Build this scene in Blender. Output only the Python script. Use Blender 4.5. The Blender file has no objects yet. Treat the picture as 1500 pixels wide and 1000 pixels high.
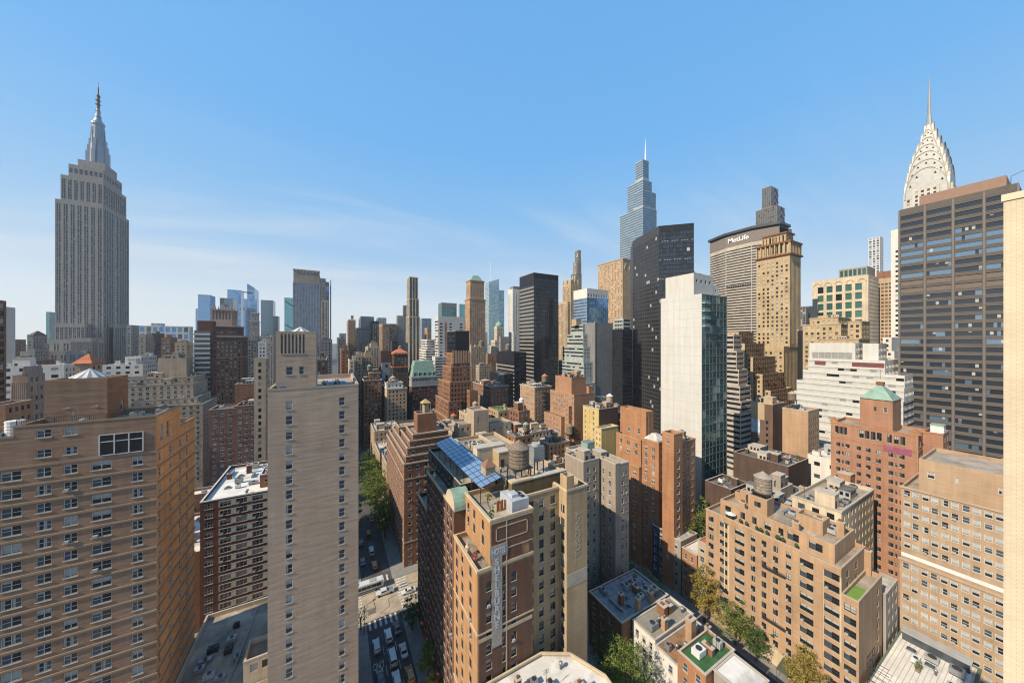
import bpy, math, random
from mathutils import Vector, Matrix

SC = bpy.context.scene
COL = SC.collection
PI = math.pi
R_ = math.radians

# ------------------------------------------------------------------ camera
# World axes follow the street grid: +X up the avenues (north), +Y along the
# streets (west), Z up.  The camera stands on a terrace 86 m above the street.
FOC, HEAD, CAMZ = 470.0, R_(29.13), 86.0
cam_d = bpy.data.cameras.new('camera')
cam = bpy.data.objects.new('camera', cam_d)
COL.objects.link(cam)
cam.location = (0, 0, CAMZ)
cam.rotation_euler = (PI / 2, 0, -HEAD)
cam_d.sensor_width = 36.0
cam_d.lens = 36.0 * FOC / 1500.0
cam_d.clip_start = 0.5
cam_d.clip_end = 20000
SC.camera = cam

# ------------------------------------------------------------------ light
SUN_EL, SUN_OFF = R_(38), R_(7)          # sun stands over -X, a touch towards -Y
SUN_DIR = Vector((-math.cos(SUN_EL) * math.cos(SUN_OFF), -math.cos(SUN_EL) * math.sin(SUN_OFF), math.sin(SUN_EL)))
world = bpy.data.worlds.new('World')
SC.world = world
world.use_nodes = True
wn, wl = world.node_tree.nodes, world.node_tree.links
wn.clear()
w_out = wn.new('ShaderNodeOutputWorld')
w_bg = wn.new('ShaderNodeBackground')
w_sky = wn.new('ShaderNodeTexSky')
w_sky.sky_type = 'NISHITA'
w_sky.sun_disc = False
w_sky.sun_elevation = SUN_EL
w_sky.sun_rotation = math.atan2(SUN_DIR.x, SUN_DIR.y)
w_sky.altitude = 0
w_sky.air_density = 1.0
w_sky.dust_density = 0.9
w_sky.ozone_density = 1.6
w_bg.inputs['Strength'].default_value = 0.15
# thin cirrus, from the direction of view only
w_tc = wn.new('ShaderNodeTexCoord')
w_sep = wn.new('ShaderNodeSeparateXYZ')
wl.new(w_tc.outputs['Generated'], w_sep.inputs[0])
w_zp = wn.new('ShaderNodeMath'); w_zp.operation = 'ADD'; w_zp.inputs[1].default_value = 0.16
wl.new(w_sep.outputs['Z'], w_zp.inputs[0])
w_dx = wn.new('ShaderNodeMath'); w_dx.operation = 'DIVIDE'
w_dy = wn.new('ShaderNodeMath'); w_dy.operation = 'DIVIDE'
wl.new(w_sep.outputs['X'], w_dx.inputs[0]); wl.new(w_zp.outputs[0], w_dx.inputs[1])
wl.new(w_sep.outputs['Y'], w_dy.inputs[0]); wl.new(w_zp.outputs[0], w_dy.inputs[1])
w_cb = wn.new('ShaderNodeCombineXYZ')
wl.new(w_dx.outputs[0], w_cb.inputs[0]); wl.new(w_dy.outputs[0], w_cb.inputs[1])
w_map = wn.new('ShaderNodeMapping'); w_map.inputs['Rotation'].default_value = (0, 0, R_(24)); w_map.inputs['Scale'].default_value = (0.32, 1.5, 1)
wl.new(w_cb.outputs[0], w_map.inputs[0])
w_no = wn.new('ShaderNodeTexNoise'); w_no.inputs['Scale'].default_value = 0.9; w_no.inputs['Detail'].default_value = 7; w_no.inputs['Roughness'].default_value = 0.58
w_no.inputs['Distortion'].default_value = 0.5
wl.new(w_map.outputs[0], w_no.inputs['Vector'])
w_cr = wn.new('ShaderNodeMapRange'); w_cr.inputs['From Min'].default_value = 0.47; w_cr.inputs['From Max'].default_value = 0.76; w_cr.inputs['To Max'].default_value = 0.6
w_cr.interpolation_type = 'SMOOTHSTEP'
wl.new(w_no.outputs['Fac'], w_cr.inputs['Value'])
w_hz = wn.new('ShaderNodeMapRange')      # cirrus keeps to the lower sky
w_hz.inputs['From Min'].default_value = 0.62; w_hz.inputs['From Max'].default_value = 0.20; w_hz.interpolation_type = 'SMOOTHSTEP'
wl.new(w_sep.outputs['Z'], w_hz.inputs['Value'])
w_mu = wn.new('ShaderNodeMath'); w_mu.operation = 'MULTIPLY'
wl.new(w_cr.outputs[0], w_mu.inputs[0]); wl.new(w_hz.outputs[0], w_mu.inputs[1])
w_mix = wn.new('ShaderNodeMixRGB'); w_mix.inputs['Color2'].default_value = (2.9, 3.15, 3.3, 1)
w_rmp = wn.new('ShaderNodeValToRGB')      # measured clear-day gradient, zenith to haze line
EXPO = 0.8
def _lin(c): return tuple(((v / 255 + 0.055) / 1.055) ** 2.4 if v > 10 else v / 255 / 12.92 for v in c)
els = w_rmp.color_ramp.elements
for i, (zz, cc) in enumerate(((0.0, (226, 233, 236)), (0.10, (217, 228, 236)), (0.16, (192, 214, 233)), (0.23, (163, 201, 235)), (0.36, (134, 190, 238)), (0.5, (112, 181, 241)), (0.72, (106, 175, 238)), (1.0, (92, 160, 226)))):
    e = els[i] if i < 2 else els.new(zz)
    e.position = zz; e.color = (*[q / 2 ** EXPO for q in _lin(cc)], 1)
wl.new(w_sep.outputs['Z'], w_rmp.inputs[0])
w_sc = wn.new('ShaderNodeVectorMath'); w_sc.operation = 'SCALE'; w_sc.inputs['Scale'].default_value = 1 / 0.15
wl.new(w_rmp.outputs[0], w_sc.inputs[0])
w_bl = wn.new('ShaderNodeMixRGB'); w_bl.inputs['Fac'].default_value = 0.92
wl.new(w_sky.outputs[0], w_bl.inputs['Color1']); wl.new(w_sc.outputs[0], w_bl.inputs['Color2'])
wl.new(w_mu.outputs[0], w_mix.inputs['Fac']); wl.new(w_bl.outputs[0], w_mix.inputs['Color1'])
wl.new(w_mix.outputs[0], w_bg.inputs['Color'])
wl.new(w_bg.outputs[0], w_out.inputs['Surface'])

sun_d = bpy.data.lights.new('sun', 'SUN')
sun_d.energy = 4.4
sun_d.angle = R_(0.5)
sun_d.color = (1.0, 0.87, 0.68)
sun = bpy.data.objects.new('sun', sun_d)
COL.objects.link(sun)
sun.location = SUN_DIR * 600
sun.rotation_euler = SUN_DIR.to_track_quat('Z', 'Y').to_euler()

SC.view_settings.view_transform = 'Standard'
SC.view_settings.look = 'None'
SC.view_settings.exposure = EXPO
SC.view_settings.gamma = 1.0
SC.render.engine = 'CYCLES'
SC.cycles.filter_width = 1.15
SC.cycles.max_bounces = 6
SC.cycles.diffuse_bounces = 4
SC.cycles.glossy_bounces = 3
SC.cycles.use_denoising = True
SC.cycles.denoiser = 'OPENIMAGEDENOISE'

# ------------------------------------------------------------------ bearings
# Real positions were surveyed from the photograph: a bearing (picture column)
# plus one known street line gives a point on the ground plan.
def bear(px):
    t = (px - 750.0) / FOC
    return (math.sin(HEAD) + t * math.cos(HEAD), math.cos(HEAD) - t * math.sin(HEAD))
def kx(px):
    a = bear(px); return a[0] / a[1]
def zat(px, py, X=None, Y=None):
    a = bear(px)
    d = X / a[0] if X is not None else Y / a[1]
    return CAMZ + (500.0 - py) / FOC * d
def proj(x, y, z):
    d = x * math.sin(HEAD) + y * math.cos(HEAD)
    r = x * math.cos(HEAD) - y * math.sin(HEAD)
    if d < 0.1: return (-9999, -9999, d)
    return (750 + FOC * r / d, 500 - FOC * (z - CAMZ) / d, d)
def R(xl, xc, xr, yt, Y=None, X=None, w=None, d=None, zb=0.0, zt=None):
    """plan of a building that shows its south (left) and east (right) walls"""
    if Y is not None: X0 = Y * kx(xc); Y0 = Y
    else: X0 = X; Y0 = X / kx(xc)
    X1 = X0 + w if w is not None else Y0 * kx(xr)
    Y1 = Y0 + d if d is not None else X0 / kx(xl)
    if Y1 < Y0 + 3 or Y1 > Y0 + 85: Y1 = Y0 + 50
    X1 = max(X1, X0 + 3)
    return (X0, X1, Y0, Y1, zb, zt if zt is not None else zat(xc, yt, Y=Y0))
def L(xl, xc, xr, yt, Y, w=None, d=None, zb=0.0, zt=None):
    """plan of a building that shows its east (left) and north (right) walls"""
    X1 = Y * kx(xc)
    X0 = X1 - w if w is not None else Y * kx(xl)
    Y1 = Y + d if d is not None else X1 / kx(xr)
    low = 9 if Y < 400 else 20
    if d is None and (Y1 > Y + 85 or Y1 < Y): Y1 = Y + 40
    elif d is None and Y1 < Y + low:
        Y1 = Y + low; X1 = kx(xr) * Y1; X0 = min(X0, X1 - 4)
    return (X0, X1, Y, Y1, zb, zt if zt is not None else zat(xc, yt, Y=Y))

# ------------------------------------------------------------------ materials
MATS = {}
AL = 0.74          # swatches below are scaled by this, for deeper shade under a stronger sun
def dim(c): return tuple(v * AL for v in c[:3])
def _nodes(name):
    m = bpy.data.materials.new(name); m.use_nodes = True
    return m, m.node_tree.nodes, m.node_tree.links, m.node_tree.nodes['Principled BSDF']

def wall(name, c, streak=0.10, blotch=0.16, stain=0.16, rough=0.9, course=3.0, bump=0.0, soot=0.16):
    """masonry: patchy tone, rows of slightly different courses, rain stains"""
    key = 'wall_' + name
    if key in MATS: return MATS[key]
    c = dim(c)
    m, n, l, p = _nodes(key)
    tc = n.new('ShaderNodeTexCoord'); sp = n.new('ShaderNodeSeparateXYZ'); l.new(tc.outputs['Object'], sp.inputs[0])
    ad = n.new('ShaderNodeMath'); ad.operation = 'ADD'; l.new(sp.outputs[0], ad.inputs[0]); l.new(sp.outputs[1], ad.inputs[1])
    def nz(su, sv, detail, sc=1.0):
        cb = n.new('ShaderNodeCombineXYZ')
        a = n.new('ShaderNodeMath'); a.operation = 'MULTIPLY'; a.inputs[1].default_value = su; l.new(ad.outputs[0], a.inputs[0])
        b = n.new('ShaderNodeMath'); b.operation = 'MULTIPLY'; b.inputs[1].default_value = sv; l.new(sp.outputs[2], b.inputs[0])
        l.new(a.outputs[0], cb.inputs[0]); l.new(b.outputs[0], cb.inputs[1])
        t = n.new('ShaderNodeTexNoise'); t.inputs['Scale'].default_value = sc; t.inputs['Detail'].default_value = detail
        t.inputs['Roughness'].default_value = 0.6
        l.new(cb.outputs[0], t.inputs['Vector']); return t.outputs['Fac']
    def rng(src, amp):
        r = n.new('ShaderNodeMapRange'); r.inputs['From Min'].default_value = 0.28; r.inputs['From Max'].default_value = 0.72
        r.inputs['To Min'].default_value = 1 - amp; r.inputs['To Max'].default_value = 1 + amp; l.new(src, r.inputs['Value']); return r.outputs[0]
    f = rng(nz(0.07, 0.07, 3), blotch)
    st = nz(0.22, course, 3)
    for o in (rng(st, streak), rng(nz(0.8, 0.05, 4), stain)):
        mm = n.new('ShaderNodeMath'); mm.operation = 'MULTIPLY'; l.new(f, mm.inputs[0]); l.new(o, mm.inputs[1]); f = mm.outputs[0]
    so = n.new('ShaderNodeMapRange'); so.inputs['From Min'].default_value = 0.56; so.inputs['From Max'].default_value = 0.70
    so.inputs['To Min'].default_value = 1.0; so.inputs['To Max'].default_value = 1 - soot; l.new(nz(0.16, 0.10, 5), so.inputs['Value'])
    mm = n.new('ShaderNodeMath'); mm.operation = 'MULTIPLY'; l.new(f, mm.inputs[0]); l.new(so.outputs[0], mm.inputs[1]); f = mm.outputs[0]
    hu = n.new('ShaderNodeMixRGB'); hu.inputs['Color1'].default_value = (c[0] * 1.04, c[1] * 0.95, c[2] * 0.88, 1); hu.inputs['Color2'].default_value = (c[0] * 0.97, c[1] * 1.04, c[2] * 1.10, 1)
    l.new(nz(0.11, 0.13, 3), hu.inputs['Fac'])
    vm = n.new('ShaderNodeVectorMath'); vm.operation = 'SCALE'; l.new(hu.outputs[0], vm.inputs[0]); l.new(f, vm.inputs['Scale'])
    l.new(vm.outputs[0], p.inputs['Base Color'])
    p.inputs['Roughness'].default_value = rough
    p.inputs['Specular IOR Level'].default_value = 0.25
    if bump:
        bp = n.new('ShaderNodeBump'); bp.inputs['Strength'].default_value = bump; bp.inputs['Distance'].default_value = 0.12
        l.new(st, bp.inputs['Height']); l.new(bp.outputs[0], p.inputs['Normal'])
    MATS[key] = m
    return m

def plain(name, c, rough=0.7, metal=0.0, spec=0.4, vary=0.12, scale=0.6):
    if name in MATS: return MATS[name]
    c = dim(c)
    m, n, l, p = _nodes(name)
    tc = n.new('ShaderNodeTexCoord'); t = n.new('ShaderNodeTexNoise'); t.inputs['Scale'].default_value = scale; t.inputs['Detail'].default_value = 5
    l.new(tc.outputs['Object'], t.inputs['Vector'])
    r = n.new('ShaderNodeMapRange'); r.inputs['From Min'].default_value = 0.3; r.inputs['From Max'].default_value = 0.7
    r.inputs['To Min'].default_value = 1 - vary; r.inputs['To Max'].default_value = 1 + vary; l.new(t.outputs['Fac'], r.inputs['Value'])
    vm = n.new('ShaderNodeVectorMath'); vm.operation = 'SCALE'; vm.inputs[0].default_value = c[:3]; l.new(r.outputs[0], vm.inputs['Scale'])
    l.new(vm.outputs[0], p.inputs['Base Color'])
    p.inputs['Roughness'].default_value = rough; p.inputs['Metallic'].default_value = metal; p.inputs['Specular IOR Level'].default_value = spec
    MATS[name] = m
    return m

def glass(name, c, rough=0.06, metal=0.0, spec=0.7, wob=0.02):
    """window glass seen from outside: a dark room behind a mirror-like face"""
    if name in MATS: return MATS[name]
    m, n, l, p = _nodes(name)
    p.inputs['Base Color'].default_value = (*c, 1); p.inputs['Roughness'].default_value = rough
    p.inputs['Metallic'].default_value = metal; p.inputs['Specular IOR Level'].default_value = spec
    if wob:
        tc = n.new('ShaderNodeTexCoord'); t = n.new('ShaderNodeTexNoise'); t.inputs['Scale'].default_value = 0.35; t.inputs['Detail'].default_value = 2
        l.new(tc.outputs['Object'], t.inputs['Vector'])
        b = n.new('ShaderNodeBump'); b.inputs['Strength'].default_value = wob * 5; b.inputs['Distance'].default_value = 0.15
        l.new(t.outputs['Fac'], b.inputs['Height']); l.new(b.outputs[0], p.inputs['Normal'])
    MATS[name] = m
    return m

G_DARK = glass('dark_window_glass', (0.012, 0.014, 0.016))
G_MID = glass('grey_window_glass', (0.05, 0.06, 0.07))
G_BLIND = plain('window_blind', (0.42, 0.41, 0.38), 0.6, vary=0.2)
G_TEAL = glass('teal_window_glass', (0.05, 0.16, 0.15), metal=0.35)
G_BLUE = glass('blue_tower_glass', (0.16, 0.32, 0.52), metal=0.75, rough=0.12, wob=0.0)
G_BLUE2 = glass('deep_blue_tower_glass', (0.08, 0.20, 0.40), metal=0.75, rough=0.12, wob=0.0)
G_GREEN = glass('green_tower_glass', (0.10, 0.34, 0.36), metal=0.7, rough=0.12, wob=0.0)
G_PALE = glass('pale_tower_glass', (0.34, 0.42, 0.46), metal=0.6, rough=0.15)
G_BLACK = glass('black_tower_glass', (0.018, 0.02, 0.024), spec=0.5)
M_STONE = plain('pale_stone_trim', (0.50, 0.44, 0.36), 0.9)
M_WHITE = plain('white_paint', (0.74, 0.73, 0.70), 0.6)
M_FRAME = plain('white_window_frame', (0.62, 0.62, 0.60), 0.5)
M_DFRAME = plain('dark_window_frame', (0.05, 0.05, 0.05), 0.5)
M_STEEL = plain('dark_painted_steel', (0.035, 0.035, 0.038), 0.5)
M_GREY = plain('galvanised_sheet', (0.36, 0.37, 0.38), 0.45, metal=0.5)
M_UNIT = plain('machine_grey_paint', (0.40, 0.40, 0.38), 0.6)
def roofing(name, c, vary=0.3):
    c = dim(c)
    m, n, l, p = _nodes(name)
    tc = n.new('ShaderNodeTexCoord')
    f = None
    for kind, sc, amp, lo, hi in (('N', 0.22, vary, 0.3, 0.7), ('N', 1.3, vary * 0.5, 0.3, 0.7), ('V', 0.28, vary * 0.7, 0.0, 1.0), ('N', 0.13, 0.35, 0.5, 0.62)):
        if kind == 'N':
            t = n.new('ShaderNodeTexNoise'); t.inputs['Detail'].default_value = 5; src = t.outputs['Fac']
        else:
            t = n.new('ShaderNodeTexVoronoi'); t.distance = 'CHEBYCHEV'; src = None
        t.inputs['Scale'].default_value = sc; l.new(tc.outputs['Object'], t.inputs['Vector'])
        if src is None:
            sx_ = n.new('ShaderNodeSeparateColor'); l.new(t.outputs['Color'], sx_.inputs[0]); src = sx_.outputs[0]
        r = n.new('ShaderNodeMapRange'); r.inputs['From Min'].default_value = lo; r.inputs['From Max'].default_value = hi
        r.inputs['To Min'].default_value = 1 + (amp if amp != 0.35 else 0.0); r.inputs['To Max'].default_value = 1 - amp; l.new(src, r.inputs['Value'])
        if f is None: f = r.outputs[0]
        else:
            mm = n.new('ShaderNodeMath'); mm.operation = 'MULTIPLY'; l.new(f, mm.inputs[0]); l.new(r.outputs[0], mm.inputs[1]); f = mm.outputs[0]
    vm = n.new('ShaderNodeVectorMath'); vm.operation = 'SCALE'; vm.inputs[0].default_value = c; l.new(f, vm.inputs['Scale']); l.new(vm.outputs[0], p.inputs['Base Color'])
    p.inputs['Roughness'].default_value = 0.9
    MATS[name] = m
    return m
M_TAR = roofing('tar_roof', (0.14, 0.125, 0.11), 0.3)
M_GRAVEL = roofing('gravel_roof', (0.38, 0.31, 0.235), 0.25)
M_SILVER = roofing('silver_roof', (0.54, 0.51, 0.46), 0.25)
M_WROOF = roofing('white_roof', (0.76, 0.72, 0.65), 0.10)
M_COPPER = plain('green_copper', (0.25, 0.37, 0.29), 0.7, vary=0.2, scale=0.5)
M_TERRA = plain('orange_roof_tile', (0.52, 0.16, 0.07), 0.85, vary=0.2)
M_WOOD = plain('weathered_tank_wood', (0.22, 0.17, 0.12), 0.9, vary=0.3, scale=2.0)
M_PALEWOOD = plain('pale_tank_wood', (0.44, 0.34, 0.24), 0.9, vary=0.2, scale=2.0)
M_TURF = plain('green_turf', (0.09, 0.22, 0.04), 0.95, vary=0.25)
M_RUST = plain('rusty_steel', (0.22, 0.09, 0.04), 0.9)
ROOFS = {'tar': M_TAR, 'gravel': M_GRAVEL, 'silver': M_SILVER, 'white': M_WROOF, 'copper': M_COPPER, 'turf': M_TURF}

# ------------------------------------------------------------------ mesh builder
class MB:
    def __init__(s): s.v = []; s.ix = {}; s.f = []; s.m = []
    def p(s, a):
        k = (round(a[0], 3), round(a[1], 3), round(a[2], 3))
        i = s.ix.get(k)
        if i is None:
            i = len(s.v); s.ix[k] = i; s.v.append(k)
        return i
    def poly(s, pts, mi=0):
        ids = []
        for a in pts:
            i = s.p(a)
            if i not in ids: ids.append(i)
        if len(ids) > 2: s.f.append(ids); s.m.append(mi)
    def box(s, x0, x1, y0, y1, z0, z1, mi=0, bottom=True):
        a, b, c, d = (x0, y0), (x1, y0), (x1, y1), (x0, y1)
        for p, q in ((a, b), (b, c), (c, d), (d, a)):
            s.poly([(*p, z0), (*q, z0), (*q, z1), (*p, z1)], mi)
        s.poly([(*a, z1), (*b, z1), (*c, z1), (*d, z1)], mi)
        if bottom: s.poly([(*d, z0), (*c, z0), (*b, z0), (*a, z0)], mi)
    def bar(s, a, b, r=0.1, mi=0, n=4):
        a = Vector(a); b = Vector(b); d = (b - a).normalized()
        u = d.orthogonal().normalized() if abs(d.z) < 0.999 else Vector((1, 1, 0)).normalized()
        w = d.cross(u)
        ra = [a + (u * math.cos(2 * PI * i / n) + w * math.sin(2 * PI * i / n)) * r for i in range(n)]
        rb = [q + (b - a) for q in ra]
        for i in range(n):
            j = (i + 1) % n
            s.poly([ra[i], ra[j], rb[j], rb[i]], mi)
        s.poly(list(reversed(ra)), mi); s.poly(rb, mi)
    def lathe(s, cx, cy, prof, n=16, mi=0, cap=True, rot=0.0):
        rings = []
        for r, z in prof:
            rings.append([(cx + r * math.cos(2 * PI * i / n + rot), cy + r * math.sin(2 * PI * i / n + rot), z) for i in range(n)])
        for a, b in zip(rings, rings[1:]):
            for i in range(n):
                j = (i + 1) % n
                s.poly([a[i], a[j], b[j], b[i]], mi)
        if cap:
            s.poly(list(reversed(rings[0])), mi); s.poly(rings[-1], mi)
    def prism(s, pts, z0, z1, mi=0, top=True):
        n = len(pts)
        for i in range(n):
            p, q = pts[i], pts[(i + 1) % n]
            s.poly([(*p, z0), (*q, z0), (*q, z1), (*p, z1)], mi)
        if top: s.poly([(*p, z1) for p in pts], mi); s.poly([(*p, z0) for p in reversed(pts)], mi)
    def hip(s, x0, x1, y0, y1, z0, z1, mi=0, ridge=0.0):
        cx, cy = (x0 + x1) / 2, (y0 + y1) / 2
        hx, hy = (x1 - x0) / 2 * ridge, (y1 - y0) / 2 * ridge
        b = [(x0, y0, z0), (x1, y0, z0), (x1, y1, z0), (x0, y1, z0)]
        t = [(cx - hx, cy - hy, z1), (cx + hx, cy - hy, z1), (cx + hx, cy + hy, z1), (cx - hx, cy + hy, z1)]
        for i in range(4):
            j = (i + 1) % 4
            s.poly([b[i], b[j], t[j], t[i]], mi)
        if ridge: s.poly(t, mi)
        s.poly(list(reversed(b)), mi)
    def build(s, name, mats, parent=None, at=(0, 0, 0), smooth=False):
        me = bpy.data.meshes.new(name)
        ox, oy, oz = at
        me.from_pydata([(a - ox, b - oy, c - oz) for a, b, c in s.v], [], s.f)
        for m in (mats if isinstance(mats, (list, tuple)) else [mats]): me.materials.append(m)
        me.polygons.foreach_set('material_index', s.m)
        if smooth: me.polygons.foreach_set('use_smooth', [True] * len(s.f))
        me.update()
        o = bpy.data.objects.new(name, me)
        COL.objects.link(o)
        if parent is not None:
            o.parent = parent
            px, py, pz = parent.location if parent.parent is None else (0, 0, 0)
            if parent.parent is None and tuple(at) != (0, 0, 0): o.location = (ox - px, oy - py, oz - pz)
        else: o.location = at
        return o

def tag(o, label, cat, group=None, kind=None):
    if label: o['label'] = label
    if cat: o['category'] = cat
    if group: o['group'] = group
    if kind: o['kind'] = kind
    return o
def thing(name, label, cat, loc=(0, 0, 0), group=None):
    o = bpy.data.objects.new(name, None); COL.objects.link(o)
    o.empty_display_size = 0.5
    o.location = loc
    return tag(o, label, cat, group)
def part(root, name, mb, mats, smooth=False):
    return mb.build(name, mats, root, at=tuple(root.location), smooth=smooth)
def sub(parent_part, root, name, mb, mats, smooth=False):
    o = mb.build(name, mats, None, at=tuple(root.location), smooth=smooth)
    o.parent = parent_part; o.location = (0, 0, 0)
    return o

# ------------------------------------------------------------------ facades
def P(sx=3.0, ww=1.3, sy=3.0, wh=1.6, dep=0.2, top=1.2, bot=3.0, mx=0.6, gl=(6, 3, 2), mode='punch', cols=None, band=0, sp=4, miss=0.0, nx=2, fr=0, blank=None, rowgl=None):
    return dict(sx=sx, ww=ww, sy=sy, wh=wh, dep=dep, top=top, bot=bot, mx=mx, gl=gl, mode=mode, cols=cols, band=band, sp=sp, miss=miss, nx=nx, fr=fr, blank=blank, rowgl=rowgl)

def facade(mb, p, u, W, z0, z1, s, rnd, rec=None, kind='E'):
    """one wall with recessed windows; material slots 0 wall, 1-3 glass, 4 spandrel"""
    nx, ny = u[1], -u[0]
    def pt(a, z, d=0.0): return (p[0] + u[0] * a - nx * d, p[1] + u[1] * a - ny * d, z)
    def q(a0, a1, b0, b1, mi, d=0.0): mb.poly([pt(a0, b0, d), pt(a1, b0, d), pt(a1, b1, d), pt(a0, b1, d)], mi)
    if s is None or W < 1.5:
        q(0, W, z0, z1, 0); return
    if s['cols']: fr_ = all(c <= 1 for c, w in s['cols']); cols = [(c * W if fr_ else c, w) for c, w in s['cols']]
    else:
        n = max(1, int(round((W - 2 * s['mx']) / s['sx'])))
        pitch = (W - 2 * s['mx']) / n
        ww = min(s['ww'], pitch * 0.97) if s['mode'] != 'ratio' else pitch * s['ww']
        cols = [(s['mx'] + pitch * (i + 0.5), ww) for i in range(n)]
    if s['mode'] == 'strip': cols = [(W / 2, W - 2 * s['mx'])]
    cols = [(c - w / 2, c + w / 2) for c, w in cols if c - w / 2 > 0.02 and c + w / 2 < W - 0.02]
    rows = []; zt = z1 - s['top']
    while zt - s['wh'] > z0 + s['bot'] and zt > z0 + 1: rows.append((zt - s['wh'], zt)); zt -= s['sy']
    if not rows or not cols:
        q(0, W, z0, z1, 0); return
    gl = [1] * s['gl'][0] + [2] * s['gl'][1] + [3] * s['gl'][2]
    D = s['dep']
    def hole(a0, a1, b0, b1):
        mb.poly([pt(a0, b0), pt(a1, b0), pt(a1, b0, D), pt(a0, b0, D)], 0)
        mb.poly([pt(a0, b1, D), pt(a1, b1, D), pt(a1, b1), pt(a0, b1)], 0)
        mb.poly([pt(a0, b0), pt(a0, b0, D), pt(a0, b1, D), pt(a0, b1)], 0)
        mb.poly([pt(a1, b0, D), pt(a1, b0), pt(a1, b1), pt(a1, b1, D)], 0)
    if s['mode'] == 'pier':
        zb, ze = rows[-1][0], rows[0][1]
        q(0, W, ze, z1, 0); q(0, W, z0, zb, 0)
        a = 0.0
        for c0, c1 in cols:
            q(a, c0, zb, ze, 0); a = c1
            hole(c0, c1, zb, ze)
            prev = None
            for b0, b1 in rows:
                q(c0, c1, b0, b1, rnd.choice(gl), D)
                if prev is not None: q(c0, c1, b1, prev, s['sp'], D)
                prev = b0
        q(a, W, zb, ze, 0)
        return
    up = z1
    gl0 = gl
    for ri, (b0, b1) in enumerate(rows):
        gl = s['rowgl'].get(ri, gl0) if s['rowgl'] else gl0
        q(0, W, b1, up, s['band'] if up < z1 else 0); up = b0
        a = 0.0
        for c0, c1 in cols:
            if s['miss'] and rnd.random() < s['miss']: continue
            q(a, c0, b0, b1, 0); a = c1
            hole(c0, c1, b0, b1)
            if rec is None:
                if s['mode'] == 'strip':      # a ribbon is many panes
                    k = max(1, int((c1 - c0) / s['sx'])); st = (c1 - c0) / k
                    for i in range(k): q(c0 + st * i, c0 + st * (i + 1), b0, b1, rnd.choice(gl), D)
                elif s['nx'] > 2:
                    st = (c1 - c0) / s['nx']; run = rnd.choice(gl)
                    for i in range(s['nx']):
                        if rnd.random() < 0.4: run = rnd.choice(gl)
                        a0, a1 = c0 + st * i, c0 + st * (i + 1)
                        if rnd.random() < (0.3 if not s['rowgl'] else (0.02 if ri in s['rowgl'] else 0.06)):
                            bm = b1 - (b1 - b0) * rnd.choice([0.25, 0.5, 0.8])
                            q(a0, a1, b0, bm, run, D); q(a0, a1, bm, b1, 3, D)
                        else: q(a0, a1, b0, b1, run, D)
                else: q(c0, c1, b0, b1, rnd.choice(gl), D)
            else:
                rec.append((pt((c0 + c1) / 2, b0), c1 - c0, b1 - b0, kind, s['nx'], s['fr'], D))
        q(a, W, b0, b1, 0)
    q(0, W, z0, up, 0)

# window units that stand in the openings of the nearer buildings
WIN = {}
def win_mesh(w, h, nx, fr, D, var):
    key = (round(w, 2), round(h, 2), nx, fr, round(D, 2), var)
    if key in WIN: return WIN[key]
    mb = MB(); t = 0.07
    y0, y1 = D * 0.45, D
    mb.box(-w / 2, w / 2, y0, y1, 0, t, 0); mb.box(-w / 2, w / 2, y0, y1, h - t, h, 0)
    cell = w / nx
    for i in range(nx + 1):
        a = -w / 2 + cell * i
        lo = a if i == 0 else (a - t if i == nx else a - t / 2)
        mb.box(lo, lo + t, y0 + 0.001, y1 - 0.001, t, h - t, 0)
    for i in range(nx):
        a, b = -w / 2 + cell * i, -w / 2 + cell * (i + 1)
        mb.box(a + t, b - t, y0 + 0.02, y1 - 0.004, h * 0.5 - 0.03, h * 0.5 + 0.03, 0)
        g = 1 if (var + i) % 3 else 2
        cut = {0: 1.0, 1: 0.55, 2: 0.12, 3: 0.75, 4: 1.0, 5: 1.0}[var] if (var != 3 or i % 2 == 0) else 1.0
        zc = h * cut
        yy = y1 - 0.012
        mb.poly([(a, yy, 0), (b, yy, 0), (b, yy, zc), (a, yy, zc)], g)
        if cut < 1: mb.poly([(a, yy, zc), (b, yy, zc), (b, yy, h), (a, yy, h)], 3)
        if var == 5: mb.box(a + 0.1 * cell, a + 0.34 * cell, yy - 0.02, yy - 0.006, t, h - t, 3)
    mb.box(-w / 2 - 0.1, w / 2 + 0.1, -0.09, y0 - 0.002, -0.12, 0.0, 4)
    if var == 4:
        mb.box(-w / 2 + cell * 0.15, -w / 2 + min(cell * 0.85, 0.75), -0.32, y0 + 0.05, 0.0, 0.42, 5)
    mats = (M_FRAME if fr == 0 else M_DFRAME, G_DARK, G_MID, G_BLIND, M_STONE, M_UNIT)
    out = []
    for nm, keepf in (('window', lambda i: i not in (1, 2, 3)), ('pane', lambda i: i in (1, 2, 3))):
        me = bpy.data.meshes.new(nm)
        sel = [(f, i) for f, i in zip(mb.f, mb.m) if keepf(i)]
        used = sorted({j for f, i in sel for j in f}); ren = {j: k for k, j in enumerate(used)}
        me.from_pydata([mb.v[j] for j in used], [], [[ren[j] for j in f] for f, i in sel])
        for m in mats: me.materials.append(m)
        me.polygons.foreach_set('material_index', [i for f, i in sel]); me.update()
        out.append(me)
    me = out
    WIN[key] = (me, mb)
    return WIN[key]

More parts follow.
